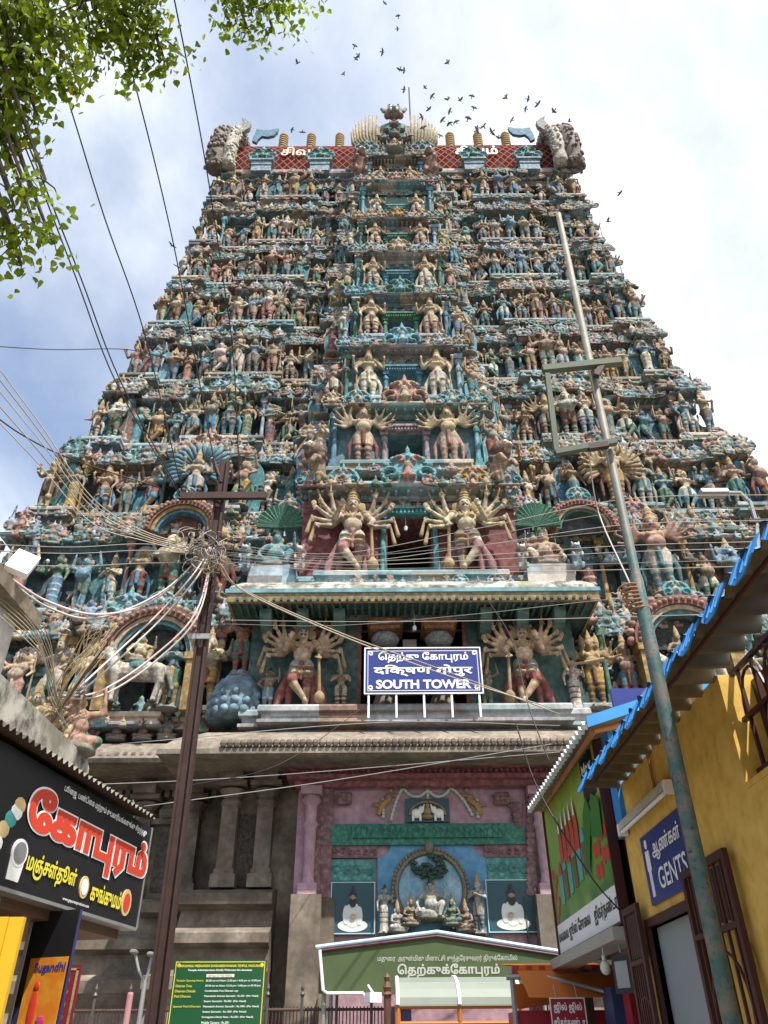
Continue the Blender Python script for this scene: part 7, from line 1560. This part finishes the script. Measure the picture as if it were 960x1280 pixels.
# ------------------------------------------------------------------ poles
M['rust'] = paint('rusty_iron', (.032, .015, .013), rough=.7, wear=.5, scale=5, wearcol=(.07, .032, .022))
y = 10.2; a = at(195, 1290, y); d = at(281, 575, y); rp_ = thing('rusty_pole', 'rust brown iron electric pole with one crossarm and a knot of cables', 'electric pole', (a.x, y, 0))
dxp = (d.x - a.x); b = MB(); zt = d.z
for (wx0, wx1, wy0, wy1) in ((-.092, .092, -.02, .02), (-.095, -.06, -.08, .08), (.06, .095, -.08, .08)):
    lo = [(wx0, wy0, 0), (wx1, wy0, 0), (wx1, wy1, 0), (wx0, wy1, 0)]; k_ = .85; hi = [(p[0] * k_ + dxp, p[1] * k_, zt) for p in lo]; b.add(lo + hi, [(0, 1, 5, 4), (1, 2, 6, 5), (2, 3, 7, 6), (3, 0, 4, 7), (4, 5, 6, 7)])
b.build('shaft', M['rust'], rp_)
c0, c1 = at(224, 621, y - .12), at(333, 621, y - .12); b = MB(); b.box(c0.x - a.x, c1.x - a.x, -.17, -.10, c0.z - .06, c0.z + .06); b.build('crossarm', M['rust'], rp_)
for px in (229, 248, 300, 325): q = at(px, 616, y - .14); b = MB(); b.lathe([(.03, 0), (.05, .04), (.03, .08), (.05, .12), (.02, .16)], (q.x - a.x, -.14, q.z), 8); b.build('insulator', paint('dark_insulator_%d' % px, (.06, .05, .05), rough=.2), rp_)
q0, q1 = at(276, 603, y - .15), at(266, 574, y - .15); b = MB(); b.tube([(q0.x - a.x, -.15, q0.z), (q1.x - a.x, -.15, q1.z)], .035, 6); b.build('stay_bar', M['rust'], rp_)
q = at(262, 700, y - .3); b = MB(); b.box(q.x - a.x - .22, q.x - a.x + .06, -.36, -.16, q.z - .22, q.z + .12); b.build('junction_box', paint('box_paint', (.12, .09, .06)), rp_)
for px, py in ((250, 795), (246, 800)): q = at(px, py, y - .12); b = MB(); b.box(q.x - a.x - .16, q.x - a.x + .16, -.12, -.095, q.z - .04, q.z + .04); b.build('clamp', M['steel'], rp_); break
def pole_mat():
    m, t, bs = _nodes('teal_chipped_pole_paint'); tcn = t.nodes.new('ShaderNodeTexCoord'); v = tcn.outputs['Object']
    c = _mix(t, _ramp(t, _noise(t, v, 9, 8, .7), .44, .6), (.035, .10, .10), (.14, .13, .11)); c = _mix(t, _ramp(t, _noise(t, v, 26, 6, .7), .55, .66), c, (.03, .022, .018))
    sp = t.nodes.new('ShaderNodeSeparateXYZ'); t.links.new(v, sp.inputs[0]); r = t.nodes.new('ShaderNodeMapRange'); r.inputs[1].default_value = 4.0; r.inputs[2].default_value = 4.9; t.links.new(sp.outputs[2], r.inputs[0])
    c = _mix(t, r.outputs[0], c, _mix(t, _ramp(t, _noise(t, v, 7, 6, .7), .4, .65), (.15, .145, .115), (.085, .07, .05))); t.links.new(c, bs.inputs['Base Color']); bs.inputs['Roughness'].default_value = .6; return m
y = 4.2; a = at(908, 1260, y); d = at(698, 268, y); tp = thing('teal_pole', 'tall round pole, chipped teal below and bare metal above, carrying an iron frame', 'electric pole', (a.x, y, 0)); M['tealpole'] = pole_mat()
b = MB(); zt = d.z; b.tube([(0, 0, 0), ((d.x - a.x) * .45, 0, 4.0), ((d.x - a.x) * .5, 0, 4.05), (d.x - a.x, 0, zt)], [.044, .041, .031, .025], 14); b.build('shaft', M['tealpole'], tp, smooth=True)
M['verdigris'] = paint('verdigris_bar', (.06, .085, .06), rough=.7, wear=.6, scale=8, wearcol=(.06, .045, .03))
def bar(p, q, w, nm, m='verdigris'): p = at(p[0], p[1], y - .07) - Vector((a.x, y, 0)); q = at(q[0], q[1], y - .07) - Vector((a.x, y, 0)); mb = MB(); mb.tube([p, q], w, 4); mb.build(nm, M[m], tp)
bar((678, 462), (776, 452), .038, 'crossarm'); bar((684, 468), (696, 566), .026, 'hanger'); bar((694, 566), (770, 552), .030, 'lower_crossarm')
for (p, q) in (((752, 458), (745, 470)), ((735, 560), (760, 556))): bar(p, q, .03, 'bolt', 'rust')
b = MB()
for k in range(7): q = at(790 + k * 2, 728 + k * 3, y - .05) - Vector((a.x, y, 0)); b.tube([(q.x + .06 * math.cos(2 * PI * j / 12), .02 + .06 * math.sin(2 * PI * j / 12), q.z - .01 * k) for j in range(13)], .006, 5)
b.build('tied_wire', M['timber'], tp)
# street lamp on a bent arm at the right
y = 14.0; a = at(948, 1000, y); q = [at(px, py, y) for px, py in ((948, 690), (946, 655), (938, 628), (925, 616), (905, 616))]; sl = thing('street_lamp', 'grey street lamp with a flat head on a bent arm above the blue awning', 'street lamp', (q[0].x, y, 0))
b = MB(); b.tube([(0, 0, 0), (0, 0, q[0].z)], [.09, .06], 10); b.build('pole', M['steel'], sl); b = MB(); b.tube([tuple(p - Vector((q[0].x, y, 0))) for p in q], .045, 8); b.build('arm', M['steel'], sl)
p = q[-1] - Vector((q[0].x, y, 0)); b = MB(); b.prism([(-.14, 0), (.14, 0), (.10, .12), (-.10, .12)], p.x - .55, p.x + .06); hd = b.build('lamp_head', paint('grey_lamp_head', (.30, .32, .33)), sl); hd.location = (0, 0, p.z - .06)
b = MB(); b.box(.0, .7, -.05, .05, at(950, 652, y).z - .05, at(950, 652, y).z + .05); b.build('bracket', M['rust'], sl)

# ------------------------------------------------------------------ wires
WM = dict(black=paint('black_cable', (.012, .012, .014), rough=.5), white=paint('pale_cable', (.40, .375, .34), rough=.5), pink=paint('pinkish_cable', (.60, .42, .42), rough=.5), tan=paint('tan_cable', (.34, .26, .15), rough=.6), grey=paint('grey_cable', (.22, .22, .21), rough=.5), green=paint('green_cord', (.03, .20, .10), rough=.5))
def wire(pts, r, col, label, group, sub=7):
    """pts: (px, py, y); a smooth cable through those places"""
    P = [at(*p) for p in pts]; Q = [P[0] * 2 - P[1]] + P + [P[-1] * 2 - P[-2]]; out = []
    for i in range(1, len(Q) - 2):
        for k in range(sub):
            t = k / sub; a, b_, c, d_ = Q[i - 1], Q[i], Q[i + 1], Q[i + 2]
            out.append(.5 * ((2 * b_) + (c - a) * t + (2 * a - 5 * b_ + 4 * c - d_) * t * t + (3 * b_ - a - 3 * c + d_) * t ** 3))
    out.append(P[-1]); mb = MB(); mb.tube(out, r, 5); return tag(mb.build('wire', WM[col], smooth=True), label, 'wire', group)
G = 'wires strung over the street'
for pts, lab in ((((-30, 20, 4.0), (45, 205, 5.5), (102, 350, 7.5), (150, 475, 9.0), (226, 618, 10.05)), 'outermost black wire dropping from the leaves to the rusty crossarm'),
                 (((-30, 40, 4.1), (40, 205, 5.6), (96, 350, 7.6), (145, 478, 9.0), (226, 622, 10.05)), 'second black wire running close beside the outermost one'),
                 (((30, -40, 4.0), (85, 125, 5.5), (130, 270, 7.0), (180, 415, 8.8), (228, 616, 10.05)), 'third black wire slanting through the sky to the rusty crossarm'),
                 (((130, -40, 4.0), (170, 110, 5.4), (200, 230, 7.0), (222, 330, 8.2), (248, 470, 9.3), (272, 600, 10.05)), 'fourth black wire from the leaves past the left tower edge'),
                 (((210, -40, 4.0), (236, 90, 5.4), (258, 210, 7.0), (277, 335, 8.2), (292, 450, 9.2), (300, 614, 10.05)), 'fifth black wire crossing in front of the left roof end')):
    wire(pts, .011, 'black', lab, G)
wire(((-20, 432, 14), (70, 437, 15), (160, 437, 17), (215, 450, 20)), .014, 'black', 'single dark wire level across the left sky', G)
for k, (y0, ym) in enumerate(((448, 600), (462, 606), (478, 612), (498, 622), (520, 632))):
    wire(((-20, y0 - 12, 6.5), (50, (y0 + ym) / 2 + 6, 7.6), (115, ym + 22, 8.6), (180, 664 + 3 * k, 9.5), (255, 686 + 2 * k, 10.0)), .008, 'tan' if k % 2 else 'white', ORD[k + 1] + ' from top of the pale cables sweeping down to the pole', 'pale cables of the left bundle')
wire(((-20, 510, 7), (30, 545, 8), (90, 574, 9), (200, 610, 10)), .010, 'black', 'thin black wire under the pale bundle at left', G)
for k, (a0, a1, a2, a3, c) in enumerate((((0, 714), (60, 752), (130, 768), (200, 745), 'pink'), ((5, 722), (62, 760), (125, 772), (205, 738), 'white'), ((96, 862), (150, 812), (200, 765), (240, 720), 'pink'), ((100, 866), (155, 818), (205, 770), (246, 722), 'white'), ((75, 870), (125, 864), (190, 822), (245, 765), 'pink'), ((78, 874), (130, 868), (195, 826), (248, 768), 'white'))):
    yy = (7.0, 7.0, 8.6, 8.6, 8.4, 8.4)[k]; wire(((*a0, yy), (*a1, yy + .8), (*a2, yy + 1.2), (*a3, 9.7), (262 + k, 684, 10.0)), .014, c, ('upper', 'lower', 'upper', 'lower', 'upper', 'lower')[k] + (' cable sagging from the floodlight wall to the pole', ' cable sagging from the floodlight wall to the pole', ' steep cable from the parapet figures to the pole', ' steep cable from the parapet figures to the pole', ' low swag from the parapet to the pole', ' low swag from the parapet to the pole')[k], 'pale cables of the left building')
wire(((270, 700, 10.0), (300, 735, 11), (430, 793, 13), (560, 840, 15), (700, 893, 17)), .014, 'tan', 'tan cable running from the pole down across the blue sign to the right', G)
wire(((275, 705, 10.0), (310, 742, 11), (440, 800, 13), (570, 848, 15), (690, 885, 17)), .012, 'white', 'pale cable just under the tan one crossing the blue sign', G)
for k, (yl, yr, c) in enumerate(((690, 618, 'white'), (696, 634, 'grey'), (702, 650, 'white'), (694, 657, 'grey'), (700, 676, 'white'), (704, 684, 'white'), (708, 698, 'grey'), (712, 706, 'white'), (780, 742, 'grey'), (775, 765, 'white'))):
    wire(((280, yl - 10 if k < 8 else yl, 10.1), (420, yl + 2, 9.5), (600, (yl + yr) / 2 + 6, 9.0), (780, yr + 6, 8.4), (990, yr, 7.6)), .0042, c, ORD[k + 1] + ' from top of the level wires from pole to right edge', 'level wires across the tower')
for k, (yl, yr) in enumerate(((676, 688), (684, 694), (700, 704))): wire(((-20, yl + 4, 8.6), (90, yl + 8, 9.2), (180, yl + 4, 9.8), (258, yr, 10.1)), .007, 'grey', ORD[k + 1] + ' from top of the thin grey wires level from the left edge to the pole', 'thin grey wires at left')
for k, (p0, p1, p2) in enumerate((((-10, 985), (300, 972), (700, 940)), ((180, 1008), (420, 975), (690, 930)), ((150, 930), (480, 903), (700, 907)), ((220, 985), (350, 955), (460, 880)))):
    wire(((*p0, 15), (*p1, 17), (*p2, 18)), .009, 'grey' if k != 3 else 'black', ORD[k + 1] + ' thin wire sagging under the stone eaves', 'wires under the eaves')
wire(((645, 905, 9.6), (672, 985, 9.4), (735, 1090, 9.0), (778, 1142, 8.8)), .009, 'black', 'black wire slanting across the juice billboard', G)
wire(((610, 750, 12), (640, 800, 11), (660, 880, 10), (690, 960, 9.6)), .008, 'black', 'thin black wire dropping right of the blue sign', G)
wire(((735, 560, 4.3), (748, 640, 5.0), (790, 735, 4.25)), .006, 'white', 'short pale wire hooked between the iron frame and the teal pole', G)
# loose curls of cable round the pole
rng = random.Random(5)
for k in range(30):
    x, y_ = 262 + rng.uniform(-25, 18), 690 + rng.uniform(-30, 35); pts = [(x, y_, 10.0)]; a_ = rng.uniform(0, 2 * PI); r_ = rng.uniform(4, 13)
    for j in range(6): a_ += rng.uniform(.5, 1.5) * (1 if k % 2 else -1); x += r_ * math.cos(a_) + (2.2 if k % 3 else -3.5); y_ += r_ * math.sin(a_) * .9; pts.append((x, y_, 9.95 - rng.uniform(0, .35)))
    wire(pts, .0055, rng.choice(('white', 'tan', 'grey', 'grey', 'black')), 'loose curled end of cable in the tangle on the rusty pole', 'loose cable ends on the rusty pole', 5)
for k in range(12):
    x0, y0 = 62 + rng.uniform(-6, 8), 900 + rng.uniform(-8, 8); x1, y1 = 140 + rng.uniform(-14, 10), 790 + rng.uniform(-8, 14)
    wire(((x0, y0, 8.5), ((x0 + x1) / 2 + rng.uniform(-16, 8), (y0 + y1) / 2 + rng.uniform(-14, 14), 8.3), (x1, y1, 8.4), (x1 - rng.uniform(10, 30), y1 - rng.uniform(-10, 8), 8.4), (x0 + rng.uniform(10, 40), y0 - rng.uniform(40, 70), 8.5)), .0045, 'tan', 'dry tan wire looped in the bundle over the parapet figures', 'dry wire bundle over the parapet', 5)
for k in range(9): wire(((0, 722 + 6 * k, 7.0), (30 + 3 * k, 752 + 9 * k, 7.5), (62, 800 + 9 * k, 8.2), (70 + 2 * k, 880 + 4 * k, 8.6)), .006, 'tan' if k % 2 else 'grey', ORD[k + 1] + ' of the fine wires fanning across the old limewashed wall', 'fine wires on the old wall')
b = MB(); q0, q1 = at(62, 905, 8.45), at(146, 786, 8.35); b.tube([q0, q1], [.022, .012], 6); tag(b.build('stick', M['darkwood']), 'leaning stick inside the dry wire bundle over the parapet', 'stick')
for k, pts in enumerate((((166, 1000), (170, 1015), (164, 1030), (168, 1050)), ((150, 1093), (160, 1100), (152, 1110), (158, 1150)))):
    wire(tuple((*p, 9.35) for p in pts), .008, 'green', ('upper', 'lower')[k] + ' green cord tied at the end of the black signboard', 'green cords on the signboard', 5)

# ------------------------------------------------------------------ pigeons wheeling over the roof
M['pigeon'] = paint('pigeon_grey', (.11, .12, .135), rough=.7); M['pigeonwing'] = paint('pigeon_wing', (.15, .155, .17), rough=.7)
def bird_meshes(flap):
    b = MB(); b.ell((0, 0, 0), (.07, .17, .065), 9, 7); b.ell((0, -.18, .03), (.04, .055, .04), 8, 6); b.tube([(0, -.22, .03), (0, -.26, .02)], [.014, .004], 5)
    b.add([(-.03, .13, .0), (.03, .13, 0), (.075, .30, .0), (-.075, .30, 0), (-.03, .13, -.02), (.03, .13, -.02), (.075, .30, -.012), (-.075, .30, -.012)], [(0, 1, 2, 3), (7, 6, 5, 4), (0, 4, 5, 1), (1, 5, 6, 2), (2, 6, 7, 3), (3, 7, 4, 0)]); body = b.mesh('body', M['pigeon'], True); ws = []
    for s in (-1, 1):
        w = MB(); z1 = .17 * math.sin(flap); x1 = .17 * math.cos(flap); z2 = z1 + .24 * math.sin(flap * .35); x2 = x1 + .24 * math.cos(flap * .35)
        t = [(s * .05, -.09, .03), (s * .05, .07, .03), (s * x1, .10, .03 + z1), (s * x1, -.14, .03 + z1), (s * x2, .10, .03 + z2), (s * (x2 + .02), .02, .03 + z2)]; w.add(t + [(a, b_, c - .012) for a, b_, c in t], [(0, 3, 2, 1), (3, 5, 4, 2), (6, 7, 8, 9), (9, 8, 10, 11), (0, 6, 9, 3), (3, 9, 11, 5), (1, 2, 8, 7), (2, 4, 10, 8), (5, 11, 10, 4)]); ws.append(w.mesh('wing', M['pigeonwing']))
    return body, ws
BIRDS = [bird_meshes(f) for f in (.7, .25, -.35, 1.1)]
pos = [(372, 79), (430, 93), (445, 74), (443, 58), (448, 70), (478, 65), (497, 36), (481, 4), (498, 20), (560, 78), (531, 109), (505, 88), (500, 87), (505, 112), (536, 136), (527, 146), (562, 139), (560, 124), (570, 152), (562, 154), (575, 125), (592, 135), (596, 163), (597, 160), (605, 158), (615, 165), (623, 172), (640, 150), (660, 124), (657, 136), (692, 139), (712, 152), (633, 122), (590, 120), (550, 170), (553, 150), (529, 160), (540, 120), (378, 165), (365, 162), (215, 307), (760, 277), (775, 241), (672, 130), (585, 148)]
rank = sorted(range(len(pos)), key=lambda k: pos[k][1]); rng = random.Random(3)
def tens(k): return ORD[k] if k < len(ORD) else {29: 'twenty-ninth', 30: 'thirtieth'}.get(k, ('thirty-' + ORD[k - 30]) if k < 40 else 'fortieth' if k == 40 else 'forty-' + ORD[k - 40])
for n, k in enumerate(rank):
    px, py = pos[k]; p = at(px, py, rng.uniform(18, 26)); body, ws = BIRDS[rng.randrange(4)]; o = link('pigeon', body, None, None, p); o.rotation_euler = (rng.uniform(-.4, .4), rng.uniform(-.5, .5), rng.uniform(0, 2 * PI)); sc_ = rng.uniform(.48, .68) * p.y / 24; o.scale = (sc_,) * 3
    tag(o, 'dark pigeon in flight, ' + tens(n + 1) + ' from the highest of the flock', 'bird', 'pigeons flying round the tower top')
    for w in ws: link('wing', w, o)
